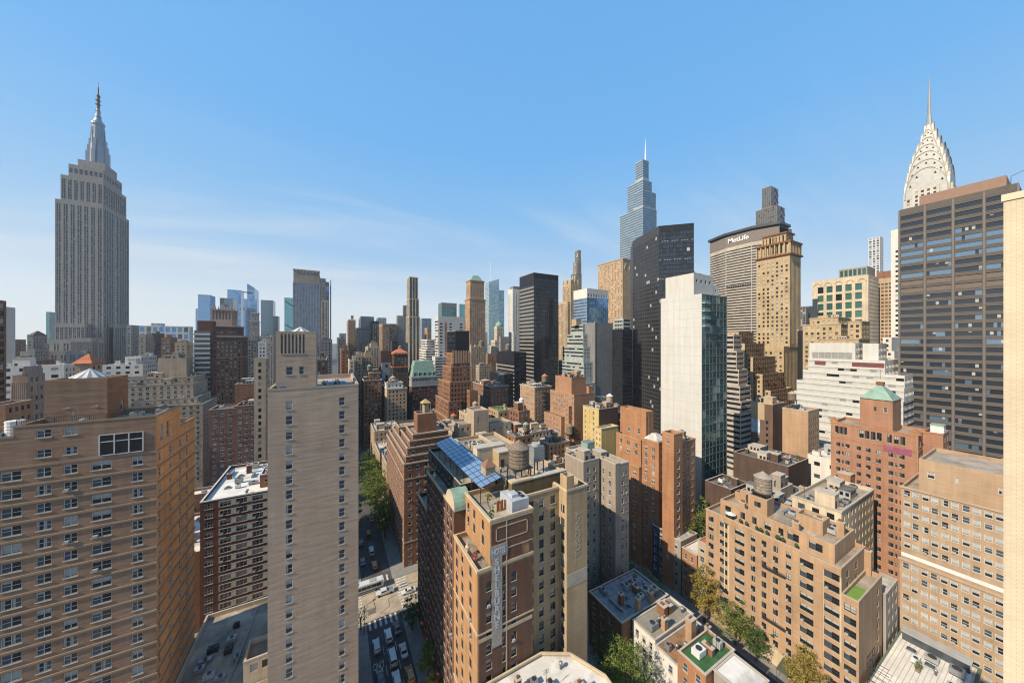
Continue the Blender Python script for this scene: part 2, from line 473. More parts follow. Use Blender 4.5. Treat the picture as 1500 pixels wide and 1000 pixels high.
ROT = {'E': 0.0, 'S': -PI / 2, 'N': PI / 2, 'W': PI}
def put_windows(root, rec, rnd, keep=100, varw=(5, 3, 2, 2, 1, 2)):
    if not rec: return
    pool = sum([[i] * n for i, n in enumerate(varw)], [])
    rated = []
    for r in rec:
        (x, y, z), w, h, k, nx, fr, D = r
        px, py, d = proj(x, y, z + h / 2)
        inside = 0 <= px <= 1500 and 0 <= py <= 1000 and d > 1
        n = {'E': (0, -1), 'S': (-1, 0), 'N': (1, 0), 'W': (0, 1)}[k]
        cosv = -(n[0] * x + n[1] * y) / math.hypot(x, y)
        rated.append((w * h * cosv / (d * d) if inside and cosv > 0 else -1.0, r))
    rated.sort(key=lambda a: -a[0])
    rx, ry, rz = root.location
    rest = MB()
    for i, (a, ((x, y, z), w, h, k, nx, fr, D)) in enumerate(rated):
        var = rnd.choice(pool)
        me, mb = win_mesh(w, h, nx, fr, D, var)
        if i < keep and a > 0:
            o = bpy.data.objects.new('window', me[0]); COL.objects.link(o)
            o.parent = root; o.location = (x - rx, y - ry, z - rz); o.rotation_euler = (0, 0, ROT[k])
            g = bpy.data.objects.new('pane', me[1]); COL.objects.link(g); g.parent = o
        else:
            c, s_ = math.cos(ROT[k]), math.sin(ROT[k])
            for f, mi in zip(mb.f, mb.m):
                rest.poly([(x + mb.v[j][0] * c - mb.v[j][1] * s_, y + mb.v[j][0] * s_ + mb.v[j][1] * c, z + mb.v[j][2]) for j in f], mi)
    if rest.f:
        fr = rec[0][5]
        o = part(root, 'window', rest, [M_FRAME if fr == 0 else M_DFRAME, G_DARK, G_MID, G_BLIND, M_STONE, M_UNIT])
        o['kind'] = 'stuff'

PARA = 1.0
def shell(mb, roof, b, S, E, N, W, rnd, rec=None, para=PARA, nmb=None, emb=None):
    """four walls, a parapet with its inner face and the roof deck inside it"""
    x0, x1, y0, y1, z0, z1 = b
    facade(emb or mb, (x0, y0), (1, 0), x1 - x0, z0, z1, E, rnd, rec, 'E')
    facade(mb, (x0, y1), (0, -1), y1 - y0, z0, z1, S, rnd, rec, 'S')
    facade(nmb or mb, (x1, y0), (0, 1), y1 - y0, z0, z1, N, rnd, rec, 'N')
    facade(mb, (x1, y1), (-1, 0), x1 - x0, z0, z1, W, rnd, None, 'W')
    t = min(0.35, (x1 - x0) * 0.1, (y1 - y0) * 0.1)
    o = [(x0, y0), (x1, y0), (x1, y1), (x0, y1)]
    i = [(x0 + t, y0 + t), (x1 - t, y0 + t), (x1 - t, y1 - t), (x0 + t, y1 - t)]
    for a in range(4):
        c = (a + 1) % 4
        mb.poly([(*o[a], z1), (*o[c], z1), (*i[c], z1), (*i[a], z1)], 4)
        mb.poly([(*i[a], z1), (*i[c], z1), (*i[c], z1 - para), (*i[a], z1 - para)], 0)
    roof.poly([(*q, z1 - para) for q in i], 0)

def clutter(root, b, n, rnd, wallm, para=PARA, big=True, avoid=()):
    """stair heads, fans, ducts, vents and condensers bolted to the roof"""
    x0, x1, y0, y1, _, z1 = b
    z = z1 - para
    decks = [c for c in root.children if c.name.split('.')[0] == 'roof']
    deck = None
    for c in decks:
        vs = [c.matrix_basis @ v.co + root.location for v in c.data.vertices]
        if abs(vs[0].z - z) < 0.4 and min(v.x for v in vs) - 0.5 < (x0 + x1) / 2 < max(v.x for v in vs) + 0.5 and min(v.y for v in vs) - 0.5 < (y0 + y1) / 2 < max(v.y for v in vs) + 0.5: deck = c
    def part(root, name, mb, mats, smooth=False): return sub(deck, root, name, mb, mats, smooth) if deck else globals()['part'](root, name, mb, mats, smooth)
    W, D = x1 - x0, y1 - y0
    if W < 5 or D < 5: return
    used = list(avoid)
    def spot(w, d):
        for _ in range(12):
            x = rnd.uniform(x0 + 0.8, max(x0 + 0.9, x1 - 0.8 - w)); y = rnd.uniform(y0 + 0.8, max(y0 + 0.9, y1 - 0.8 - d))
            if x + w > x1 - 0.5 or y + d > y1 - 0.5: continue
            if all(x > u[1] + 0.2 or x + w < u[0] - 0.2 or y > u[3] + 0.2 or y + d < u[2] - 0.2 for u in used):
                used.append((x, x + w, y, y + d)); return x, y
        return None
    if big:
        w, d, h = min(W * 0.4, rnd.uniform(3, 6)), min(D * 0.4, rnd.uniform(3, 6)), rnd.uniform(2.6, 4.5)
        s = spot(w, d)
        if s:
            mb = MB(); mb.box(s[0], s[0] + w, s[1], s[1] + d, z, z + h, 0, False)
            mb.box(s[0] - 0.12, s[0] + w + 0.12, s[1] - 0.12, s[1] + d + 0.12, z + h, z + h + 0.25, 1)
            mb.poly([(s[0] + 0.5, s[1] - 0.02, z), (s[0] + 1.5, s[1] - 0.02, z), (s[0] + 1.5, s[1] - 0.02, z + 2.1), (s[0] + 0.5, s[1] - 0.02, z + 2.1)], 2)
            part(root, 'stair_bulkhead', mb, [wallm, M_STONE, M_STEEL])
        for _ in range(2 if W > 9 and D > 9 else 0):
            w, d, h = rnd.uniform(2.2, min(6, W * 0.35)), rnd.uniform(2.2, min(6, D * 0.35)), rnd.uniform(2.2, 3.6)
            s = spot(w, d)
            if not s: continue
            mb = MB(); mb.box(s[0], s[0] + w, s[1], s[1] + d, z, z + h, 0, False); mb.box(s[0] - 0.15, s[0] + w + 0.15, s[1] - 0.15, s[1] + d + 0.15, z + h, z + h + 0.2, 1)
            for q in range(int(w / 1.3)): mb.box(s[0] + 0.3 + q * 1.3, s[0] + 1.1 + q * 1.3, s[1] - 0.03, s[1] - 0.005, z + 0.9, z + 2.0, 2)
            for q in range(int(d / 1.3)): mb.box(s[0] - 0.03, s[0] - 0.005, s[1] + 0.3 + q * 1.3, s[1] + 1.1 + q * 1.3, z + 0.9, z + 2.0, 2)
            part(root, 'roof_house', mb, [rnd.choice([wallm, M_STONE, M_UNIT]), rnd.choice([M_STONE, M_TAR, M_SILVER]), G_DARK])
    for _ in range(int(n * 1.7)):
        k = rnd.random()
        mb = MB()
        if k < 0.35:
            w, d, h = rnd.uniform(1.0, 2.6), rnd.uniform(1.0, 2.2), rnd.uniform(0.9, 1.8)
            s = spot(w, d)
            if not s: continue
            mb.box(s[0], s[0] + w, s[1], s[1] + d, z + 0.25, z + h, 0)
            mb.lathe(s[0] + w / 2, s[1] + d / 2, [(min(w, d) * 0.36, z + h), (min(w, d) * 0.36, z + h + 0.18)], 10, 1)
            for a in (0.1, w - 0.2): mb.box(s[0] + a, s[0] + a + 0.1, s[1] + 0.05, s[1] + d - 0.05, z, z + 0.25, 1)
            part(root, 'air_conditioner', mb, [rnd.choice([M_UNIT, M_GREY, M_WHITE]), M_STEEL])
        elif k < 0.55:
            s = spot(0.8, 0.8)
            if not s: continue
            r = rnd.uniform(0.2, 0.4)
            mb.lathe(s[0] + 0.4, s[1] + 0.4, [(r, z), (r, z + 0.9), (r * 1.7, z + 0.95), (r * 1.5, z + 1.25), (0.02, z + 1.4)], 10, 0)
            part(root, 'roof_vent', mb, M_GREY, True)
        elif k < 0.75:
            w, d = rnd.uniform(0.9, 1.6), rnd.uniform(0.9, 2.4)
            s = spot(w, d)
            if not s: continue
            h = rnd.uniform(1.2, 3.2)
            mb.box(s[0], s[0] + w, s[1], s[1] + d, z, z + h, 0, False)
            mb.box(s[0] - 0.08, s[0] + w + 0.08, s[1] - 0.08, s[1] + d + 0.08, z + h, z + h + 0.15, 1)
            mb.box(s[0] + w * 0.3, s[0] + w * 0.7, s[1] + d * 0.3, s[1] + d * 0.7, z + h + 0.15, z + h + 0.5, 2)
            part(root, 'chimney', mb, [wallm, M_STONE, M_RUST])
        elif k < 0.79:
            w, d = rnd.uniform(0.8, 2.6), 0.7
            s = spot(w, d)
            if not s: continue
            mb.box(s[0], s[0] + w, s[1], s[1] + d, z, z + 0.6, 0)
            for q in range(int(26 * w)):
                pp = Vector((s[0] + rnd.uniform(0, w), s[1] + rnd.uniform(-0.1, d + 0.1), z + 0.6 + rnd.random() ** 1.5 * 1.6)); qq = Vector((rnd.uniform(-1, 1), rnd.uniform(-1, 1), rnd.uniform(-1, 1))).normalized() * 0.28; ww = qq.orthogonal().normalized() * 0.22
                mb.poly([pp, pp + qq, pp + qq + ww, pp + ww], 1)
            part(root, 'planter', mb, [M_WOOD, plain('terrace_leaf', (0.09, 0.13, 0.03), 0.8, vary=0.5, scale=1.2)])
        elif k < 0.84:
            s = spot(0.5, 0.5)
            if not s: continue
            h = rnd.uniform(2, 4.5); mb.bar((s[0], s[1], z), (s[0], s[1], z + h), 0.05)
            for q in range(3): mb.bar((s[0] - 0.6, s[1], z + h - 0.3 * q - 0.1), (s[0] + 0.6, s[1], z + h - 0.3 * q - 0.1), 0.025)
            part(root, 'aerial', mb, M_STEEL)
        elif k < 0.9:
            w, d = rnd.uniform(3, 6), rnd.uniform(0.5, 0.8)
            if rnd.random() < 0.5: w, d = d, w
            s = spot(w, d)
            if not s: continue
            mb.box(s[0], s[0] + w, s[1], s[1] + d, z + 0.3, z + 0.9, 0)
            mb.box(s[0], s[0] + min(w, 0.5), s[1], s[1] + min(d, 0.5), z, z + 0.3, 0)
            mb.box(s[0] + w - min(w, 0.5), s[0] + w, s[1] + d - min(d, 0.5), s[1] + d, z, z + 0.3, 0)
            part(root, 'air_duct', mb, M_GREY)
        else:
            s = spot(1.6, 1.6)
            if not s: continue
            mb.box(s[0], s[0] + 1.6, s[1], s[1] + 1.6, z, z + 0.35, 0, False)
            mb.hip(s[0] + 0.1, s[0] + 1.5, s[1] + 0.1, s[1] + 1.5, z + 0.36, z + 0.8, 1, 0.2)
            part(root, 'skylight', mb, [M_UNIT, G_MID])

ALLB = []
def bld(name, label, cat, tiers, wm, S=None, E=None, N=None, W=None, roof='tar', clut=0, near=False, gl=None, trim=None, cornice=None, belts=(), group=None, seed=None, keep=100, big=True, para=PARA, varw=(5, 3, 2, 2, 1, 2)):
    """a building: an empty at its foot; walls, roof, cornice, windows and roof gear are its parts"""
    rnd = random.Random(seed if seed is not None else label)
    b0 = tiers[0][0] if isinstance(tiers[0][0], tuple) else tiers[0]
    root = thing(name, label, cat, ((b0[0] + b0[1]) / 2, (b0[2] + b0[3]) / 2, 0), group)
    roofs = []
    bands = []
    walls = {}
    rec = [] if near else None
    base = dict(S=S, E=E, N=N, W=W)
    for t in tiers:
        b, o = (t if isinstance(t[0], tuple) else (t, {}))
        st = {**base, **o}
        rmb, cmb = MB(), MB()
        roofs.append((rmb, cmb))
        wmb = walls.setdefault(o.get('wm', wm).name, (MB(), o.get('wm', wm)))[0]
        nwm = o.get('Nwm')
        nmb = walls.setdefault(nwm.name, (MB(), nwm))[0] if nwm else None
        ewm = o.get('Ewm')
        emb = walls.setdefault(ewm.name, (MB(), ewm))[0] if ewm else None
        shell(wmb, rmb, b, st['S'], st['E'], st['N'], st['W'], rnd, rec, para, nmb, emb)
        ALLB.append((label, b))
        x0, x1, y0, y1, z0, z1 = b
        if cornice and not o.get('nocor'):
            pr, h = cornice
            for bi, zz in enumerate([z1] + [z1 - q for q in (belts if b is b0 else ())]):
                if bi and len(belts) <= 3:
                    cmb = MB(); bands.append(cmb)
                hh = h if zz == z1 else 0.35
                pp = pr if zz == z1 else 0.14
                e = 0.03
                cmb.box(x0 - pp, x1 + pp, y0 - pp, y0 - e + 0.028, zz - hh + e, zz + (0.06 if zz == z1 else 0), 0)
                cmb.box(x0 - pp, x0 - e + 0.028, y0 - e + 0.028, y1 + pp, zz - hh + e, zz + (0.06 if zz == z1 else 0), 0)
                cmb.box(x1 + e - 0.028, x1 + pp, y0 - e + 0.028, y1 + pp, zz - hh + e, zz + (0.06 if zz == z1 else 0), 0)
    g = gl or (G_DARK, G_MID, G_BLIND)
    for wmb, wmat in walls.values():
        part(root, 'wall', wmb, [wmat, g[0], g[1], g[2], trim or M_STONE])
    for rmb, cmb in roofs:
        root_roof = part(root, 'roof', rmb, ROOFS.get(roof, M_TAR))
        if cmb.f: part(root, 'cornice', cmb, trim or M_STONE)
    for cmb in bands: part(root, 'stone_band', cmb, trim or M_STONE)
    if rec: put_windows(root, rec, rnd, keep, varw)
    if clut:
        tb = [(t if not isinstance(t[0], tuple) else t[0]) for t in tiers]
        amax = max((q[1] - q[0]) * (q[3] - q[2]) for q in tb)
        for i, q in enumerate(tb):
            over = [(r[0], r[1], r[2], r[3]) for r in tb[i + 1:] if r[5] > q[5] and r[0] < q[1] and r[1] > q[0] and r[2] < q[3] and r[3] > q[2]]
            free = (q[1] - q[0]) * (q[3] - q[2]) - sum((min(r[1], q[1]) - max(r[0], q[0])) * (min(r[3], q[3]) - max(r[2], q[2])) for r in over)
            if free < 25 or q[5] > 400: continue
            k = clut if q is tb[-1] else max(2, int(clut * free / amax))
            clutter(root, q, k, rnd, wm, para, big and (q is tb[-1] or free > 150), over)
    return root

def tank(x, y, z, r, h, label, wood=None, legs=2.5, cone=None, group=None):
    """rooftop water tank on a steel stand"""
    root = thing('water_tank', label, 'water tank', (x, y, z), group)
    mb = MB(); mb.lathe(x, y, [(r, z + legs + 0.3), (r * 0.97, z + legs + 0.3 + h)], 18)
    for i in range(5):
        zz = z + legs + 0.5 + h * i / 5
        mb.lathe(x, y, [(r + 0.03, zz), (r + 0.03, zz + 0.07)], 18, 1)
    part(root, 'tank_body', mb, [wood or M_WOOD, M_STEEL])
    mb = MB(); mb.lathe(x, y, [(r * 1.06, z + legs + h + 0.3), (0.06, z + legs + h + 0.3 + r * 0.75)], 18)
    part(root, 'tank_roof', mb, cone or M_WOOD)
    mb = MB(); mb.box(x - r, x + r, y - r, y + r, z + legs + 0.05, z + legs + 0.28, 0)
    part(root, 'platform', mb, M_STEEL)
    q = r * 0.8
    for sx, sy in ((-1, -1), (1, -1), (1, 1), (-1, 1)):
        mb = MB(); mb.box(x + sx * q - 0.1, x + sx * q + 0.1, y + sy * q - 0.1, y + sy * q + 0.1, z, z + legs + 0.04, 0)
        part(root, 'leg', mb, M_STEEL)
    mb = MB()
    for a, b in (((-q, -q), (q, -q)), ((q, -q), (q, q)), ((-q, -q), (-q, q))):
        mb.bar((x + a[0], y + a[1], z + 0.2), (x + b[0], y + b[1], z + legs), 0.05)
        mb.bar((x + a[0], y + a[1], z + legs), (x + b[0], y + b[1], z + 0.2), 0.05)
    part(root, 'brace', mb, M_STEEL)
    return root

# ================================================================== the setting
def sheet(name, x0, x1, y0, y1, z, m, h=0.0):
    mb = MB()
    if h: mb.box(x0, x1, y0, y1, z, z + h, 0, False)
    else: mb.poly([(x0, y0, z), (x1, y0, z), (x1, y1, z), (x0, y1, z)], 0)
    o = mb.build(name, m)
    return tag(o, None, None, kind='structure')
M_GROUND = plain('city_ground', (0.10, 0.10, 0.10), 0.95, vary=0.2, scale=0.05)
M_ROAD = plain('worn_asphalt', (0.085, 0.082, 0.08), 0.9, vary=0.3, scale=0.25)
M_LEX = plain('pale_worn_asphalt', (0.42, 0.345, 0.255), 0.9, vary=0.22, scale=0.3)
M_PAVE = plain('concrete_pavement', (0.27, 0.26, 0.24), 0.9, vary=0.15, scale=0.6)
M_LINE = plain('road_paint', (0.60, 0.59, 0.55), 0.85, vary=0.4, scale=1.4)
sheet('ground', -7000, 9000, -3000, 14000, 0.0, M_GROUND)
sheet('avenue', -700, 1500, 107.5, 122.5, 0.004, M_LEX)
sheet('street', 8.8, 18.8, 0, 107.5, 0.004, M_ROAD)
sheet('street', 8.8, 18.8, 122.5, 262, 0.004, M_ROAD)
sheet('street', 88, 98, 0, 107.5, 0.004, M_ROAD)
for x0, x1, y0, y1 in ((-66, 8.8, 0, 107.5), (18.8, 88, 0, 107.5), (98, 167, 0, 107.5), (-66, 8.8, 122.5, 256), (18.8, 88, 122.5, 256), (98, 167, 122.5, 256)):
    sheet('pavement', x0, x1, y0, y1, 0.0, M_PAVE, 0.14)
def stripes(rects):
    mb = MB()
    for x0, x1, y0, y1 in rects: mb.poly([(x0, y0, 0.012), (x1, y0, 0.012), (x1, y1, 0.012), (x0, y1, 0.012)], 0)
    tag(mb.build('road_markings', M_LINE), None, None, kind='structure')
stripes([(9.4 + 1.5 * i, 10.0 + 1.5 * i, 104.0, 107.2) for i in range(6)])
stripes([(9.4 + 1.5 * i, 10.0 + 1.5 * i, 123.0, 126.2) for i in range(6)])
stripes([(19.4, 23.0, 108.0 + 1.35 * i, 108.55 + 1.35 * i) for i in range(11)])
stripes([(4.8, 8.2, 108.0 + 1.35 * i, 108.55 + 1.35 * i) for i in range(11)])
stripes([(12.2, 12.32, 40 + 6 * i, 43 + 6 * i) for i in range(10)] + [(15.5, 15.62, 40 + 6 * i, 43 + 6 * i) for i in range(10)])
stripes([(24.5, 80, 115.0, 115.15), (24.5, 25.0, 108, 115), (-60, 3.5, 115.0, 115.15)])
def text(body, size, m, name, parent=None, loc=(0, 0, 0), rot=(0, 0, 0), ext=0.0, sx=1.0, space=1.0, line=1.0, bold=0.0):
    cu = bpy.data.curves.new(name, 'FONT')
    cu.body = body; cu.size = size; cu.align_x = 'CENTER'; cu.align_y = 'CENTER'
    cu.extrude = ext; cu.offset = bold; cu.space_character = space; cu.space_line = line
    cu.materials.append(m)
    o = bpy.data.objects.new(name, cu); COL.objects.link(o)
    dg = bpy.context.evaluated_depsgraph_get()
    me = bpy.data.meshes.new_from_object(o.evaluated_get(dg)); me.name = name
    bpy.data.objects.remove(o)
    o = bpy.data.objects.new(name, me); COL.objects.link(o)
    o.parent = parent; o.location = loc; o.rotation_euler = rot; o.scale = (sx, 1, 1)
    return o
def seams(lines):
    mb = MB()
    for pts in lines:
        for (ax, ay), (bx, by) in zip(pts, pts[1:]):
            L_ = math.hypot(bx - ax, by - ay); ux, uy = -(by - ay) / L_ * 0.09, (bx - ax) / L_ * 0.09
            mb.poly([(ax - ux, ay - uy, 0.010), (bx - ux, by - uy, 0.010), (bx + ux, by + uy, 0.010), (ax + ux, ay + uy, 0.010)], 0)
    tag(mb.build('road_seams', plain('tar_seam', (0.05, 0.045, 0.04), 0.9)), None, None, kind='structure')
seams([[(10, 110), (12, 112), (11.6, 116), (14, 118)], [(13, 109), (16, 110.5), (16.2, 114), (19, 114.5)], [(8, 119), (13, 119.4), (13.2, 121)], [(20, 110), (24, 111), (30, 110.6)], [(10, 100), (10.6, 95), (10.2, 88)], [(17, 117), (22, 117.6), (28, 117)]])
def patches(rects, nm, c):
    mb = MB()
    for x0, x1, y0, y1 in rects: mb.poly([(x0, y0, 0.008), (x1, y0, 0.008), (x1, y1, 0.008), (x0, y1, 0.008)], 0)
    tag(mb.build('road_patches', plain(nm, c, 0.9, vary=0.25, scale=1)), None, None, kind='structure')
patches([(9.6, 12, 110, 112.4), (20.6, 23, 116.5, 119.5), (14, 15.6, 119, 121.5), (26, 31, 109, 111)], 'dark_road_patch', (0.17, 0.15, 0.125))
patches([(12.8, 15, 93, 97), (9, 11, 75, 81), (16, 18.4, 128, 133), (13, 15.4, 146, 150)], 'grey_road_patch', (0.13, 0.125, 0.12))
t_ = text('ONLY', 3.0, M_LINE, 'road_markings', None, (10.6, 91.6, 0.014), (0, 0, 0), 0.0, 0.34, bold=0.02)
tag(t_, None, None, kind='structure')

# ================================================================== masonry colours
W_TAUPE = wall('taupe_brick', (0.31, 0.20, 0.135), streak=0.17, blotch=0.18, stain=0.10, course=1.7, bump=0.5)
W_BOUNCE = wall('bounce_lit_orange_brick', (0.66, 0.35, 0.15), streak=0.24, blotch=0.16, course=2.2)  # left building's north wall: warm bounced light put into the brick colour
W_SLAB = wall('grey_buff_brick', (0.47, 0.36, 0.27), streak=0.13, blotch=0.10, stain=0.06, course=1.5, bump=0.5)
W_BUFF = wall('buff_brick', (0.48, 0.355, 0.225))
W_TAN = wall('tan_brick', (0.44, 0.285, 0.17), streak=0.12)
W_BEIGE = wall('beige_brick', (0.46, 0.36, 0.255))
W_GREYB = wall('grey_beige_brick', (0.35, 0.30, 0.24))
W_BROWN = wall('brown_brick', (0.25, 0.125, 0.07), streak=0.18)
W_RED = wall('red_brick', (0.30, 0.12, 0.07), streak=0.16)
W_DRED = wall('dark_red_brick', (0.14, 0.06, 0.045), streak=0.14)
W_DBROWN = wall('dark_brown_brick', (0.10, 0.065, 0.05), streak=0.16)
W_RUST = wall('rust_brick', (0.39, 0.195, 0.10), streak=0.18, blotch=0.2)
W_SALMON = wall('salmon_brick', (0.40, 0.22, 0.125), streak=0.12)
W_YELLOW = wall('yellow_painted_brick', (0.62, 0.46, 0.19), streak=0.08)
W_CREAM = wall('cream_brick', (0.60, 0.50, 0.36), streak=0.1)
W_GOLD = wall('golden_brick', (0.48, 0.36, 0.21), streak=0.1)
W_WHITE = wall('white_brick', (0.70, 0.67, 0.61), streak=0.06, blotch=0.06, stain=0.10, soot=0.06)
W_OFFW = wall('offwhite_panel', (0.60, 0.585, 0.54), streak=0.03, blotch=0.05, stain=0.07, soot=0.04)
W_LIME = wall('grey_limestone', (0.36, 0.335, 0.30), streak=0.06)
W_CONC = wall('warm_concrete', (0.34, 0.31, 0.27), streak=0.06)
W_GREYC = wall('grey_concrete', (0.22, 0.215, 0.21), streak=0.05)
W_DARKM = wall('dark_metal_panel', (0.06, 0.058, 0.058), streak=0.05, rough=0.5)
W_BLACKM = wall('black_metal_panel', (0.022, 0.022, 0.026), streak=0.05, rough=0.4)
W_BLUEG = wall('blue_grey_panel', (0.26, 0.30, 0.36), streak=0.04)
W_PALEG = wall('pale_green_grey_panel', (0.38, 0.42, 0.40), streak=0.05)
W_PALEY, _n, _l, _p = _nodes('wall_pale_yellow_brick')
_tc = _n.new('ShaderNodeTexCoord'); _sp = _n.new('ShaderNodeSeparateXYZ'); _l.new(_tc.outputs['Object'], _sp.inputs[0])
_ad = _n.new('ShaderNodeMath'); _l.new(_sp.outputs[0], _ad.inputs[0]); _l.new(_sp.outputs[1], _ad.inputs[1])
_cb = _n.new('ShaderNodeCombineXYZ'); _l.new(_ad.outputs[0], _cb.inputs[0]); _l.new(_sp.outputs[2], _cb.inputs[1])
_bt = _n.new('ShaderNodeTexBrick'); _bt.inputs['Scale'].default_value = 1.0; _bt.inputs['Brick Width'].default_value = 0.21; _bt.inputs['Row Height'].default_value = 0.068
_bt.inputs['Mortar Size'].default_value = 0.007; _bt.inputs['Color1'].default_value = (0.56, 0.455, 0.325, 1); _bt.inputs['Color2'].default_value = (0.51, 0.415, 0.295, 1); _bt.inputs['Mortar'].default_value = (0.42, 0.345, 0.25, 1)
_l.new(_cb.outputs[0], _bt.inputs['Vector'])
_ns = _n.new('ShaderNodeTexNoise'); _ns.inputs['Scale'].default_value = 0.6; _ns.inputs['Detail'].default_value = 5; _l.new(_tc.outputs['Object'], _ns.inputs['Vector'])
_mr = _n.new('ShaderNodeMapRange'); _mr.inputs['From Min'].default_value = 0.3; _mr.inputs['From Max'].default_value = 0.7; _mr.inputs['To Min'].default_value = 0.86; _mr.inputs['To Max'].default_value = 1.06; _l.new(_ns.outputs['Fac'], _mr.inputs['Value'])
_vm = _n.new('ShaderNodeVectorMath'); _vm.operation = 'SCALE'; _l.new(_bt.outputs['Color'], _vm.inputs[0]); _l.new(_mr.outputs[0], _vm.inputs['Scale']); _l.new(_vm.outputs[0], _p.inputs['Base Color']); _p.inputs['Roughness'].default_value = 0.9
_bp = _n.new('ShaderNodeBump'); _bp.inputs['Strength'].default_value = 0.4; _bp.inputs['Distance'].default_value = 0.02; _l.new(_bt.outputs['Fac'], _bp.inputs['Height']); _bp.invert = True; _l.new(_bp.outputs[0], _p.inputs['Normal'])
W_SIGN = plain('painted_sign_ground', (0.42, 0.37, 0.31), 0.9, vary=0.2, scale=2)

# ================================================================== nearest buildings
# --- tall buff slab with two columns of windows
b_ = (kx(392) * 72, kx(525) * 72, 72, 97, 0, 77.4)
slab = bld('apartment_tower', 'tall narrow blank buff brick slab tower with just two columns of small windows', 'apartment tower',
    [(b_, {}),
     ((kx(404) * 77, kx(463) * 77, 77, 83.5, 76.4, 82.2), dict(E=P(cols=[(2.2, 1.15), (4.2, 0.85)], wh=1.6, sy=2.9, top=1.2, bot=0.3, nx=1), S=None, N=None, nocor=1)),
     ((kx(404) * 77, kx(463) * 77, 77, 83.5, 82.2, 88.0), dict(E=P(cols=[(0.95 + 0.6 * i, 0.36) for i in range(7)], wh=3.9, sy=9, top=0.5, bot=0.2, dep=0.9, nx=1), S=None, nocor=1))],
    W_SLAB, E=P(cols=[(3.2, 1.05), (11.85, 1.05)], wh=1.65, sy=2.75, top=2.4, bot=4, dep=0.16, nx=1), S=P(3.6, 1.3, 2.75, 1.6, top=2.4, nx=1), near=True, roof='gravel', cornice=(0.05, 0.35), trim=plain('buff_coping', (0.42, 0.36, 0.28), 0.9), varw=(6, 4, 2, 1, 0, 1))
mb = MB(); cx, cy = kx(440) * 80, 80.2
for i in range(16):
    a, b = 2 * PI * i / 16, 2 * PI * (i + 1) / 16
    mb.poly([(cx + 1.8 * math.cos(a), cy + 1.8 * math.sin(a), 88.05), (cx + 1.8 * math.cos(b), cy + 1.8 * math.sin(b), 88.05), (cx, cy, 89.1)], i % 2)
part(slab, 'roof_cap', mb, [M_WHITE, M_GREY])
mb = MB()
for i in range(9): mb.bar((b_[0] + 7.6 + i * 0.85, 72.3, 77.4), (b_[0] + 7.6 + i * 0.85, 72.3, 78.2), 0.03)
mb.bar((b_[0] + 7.6, 72.3, 78.2), (b_[1] - 0.3, 72.3, 78.2), 0.035)
mb.bar((b_[1] - 0.3, 72.3, 78.2), (b_[1] - 0.3, 90, 78.2), 0.05)
part(slab, 'railing', mb, M_GREY)
M_BLUEP = plain('faded_blue_sheet', (0.06, 0.13, 0.32), 0.6)
for x, y, w, d, h, m, lb in ((-2.2, 79, 4.6, 7.5, 0.25, M_BLUEP, 'flat faded blue covering lying on the buff slab tower roof terrace'), (-8.8, 74.3, 0.9, 0.7, 0.9, M_BLUEP, 'bright blue bin near the corner of the buff slab tower roof')):
    mb = MB(); mb.box(x, x + w, y, y + d, 76.42, 76.42 + h, 0)
    if h < 0.5:
        for i in range(6): mb.box(x + i * 0.8, x + i * 0.8 + 0.08, y - 0.03, y + d, 76.42 + h, 76.42 + h + 0.06, 0)
    else: mb.box(x - 0.05, x + w + 0.05, y - 0.05, y + d + 0.05, 76.42 + h, 76.42 + h + 0.1, 0)
    tag(mb.build('roof_cover' if h < 0.5 else 'bin', m), lb, 'cover' if h < 0.5 else 'bin')
rnd = random.Random(4)
for i, (x, y, lb) in enumerate(((-1.6, 74.6, 'dark round planter left of the two on the buff slab tower roof terrace'), (0.6, 74.9, 'dark round planter right of the two on the buff slab tower roof terrace'))):
    root = thing('planter', lb, 'planter', (x, y, 76.4), 'planters on the slab tower roof')
    mb = MB(); mb.lathe(x, y, [(0.35, 76.4), (0.5, 77.1)], 10); part(root, 'pot', mb, M_STEEL)
    mb = MB()
    for k in range(60):
        a = rnd.uniform(0, 2 * PI); r = rnd.uniform(0, 0.6); z = 77.1 + rnd.uniform(0, 0.9)
        p = Vector((x + r * math.cos(a), y + r * math.sin(a), z)); q = Vector((rnd.uniform(-1, 1), rnd.uniform(-1, 1), rnd.uniform(-1, 1))).normalized() * 0.2
        mb.poly([p, p + q, p + q + Vector((0, 0, 0.2)), p + Vector((0, 0, 0.2))], 0)
    o = part(root, 'foliage', mb, plain('dark_leaf', (0.03, 0.06, 0.02), 0.8))

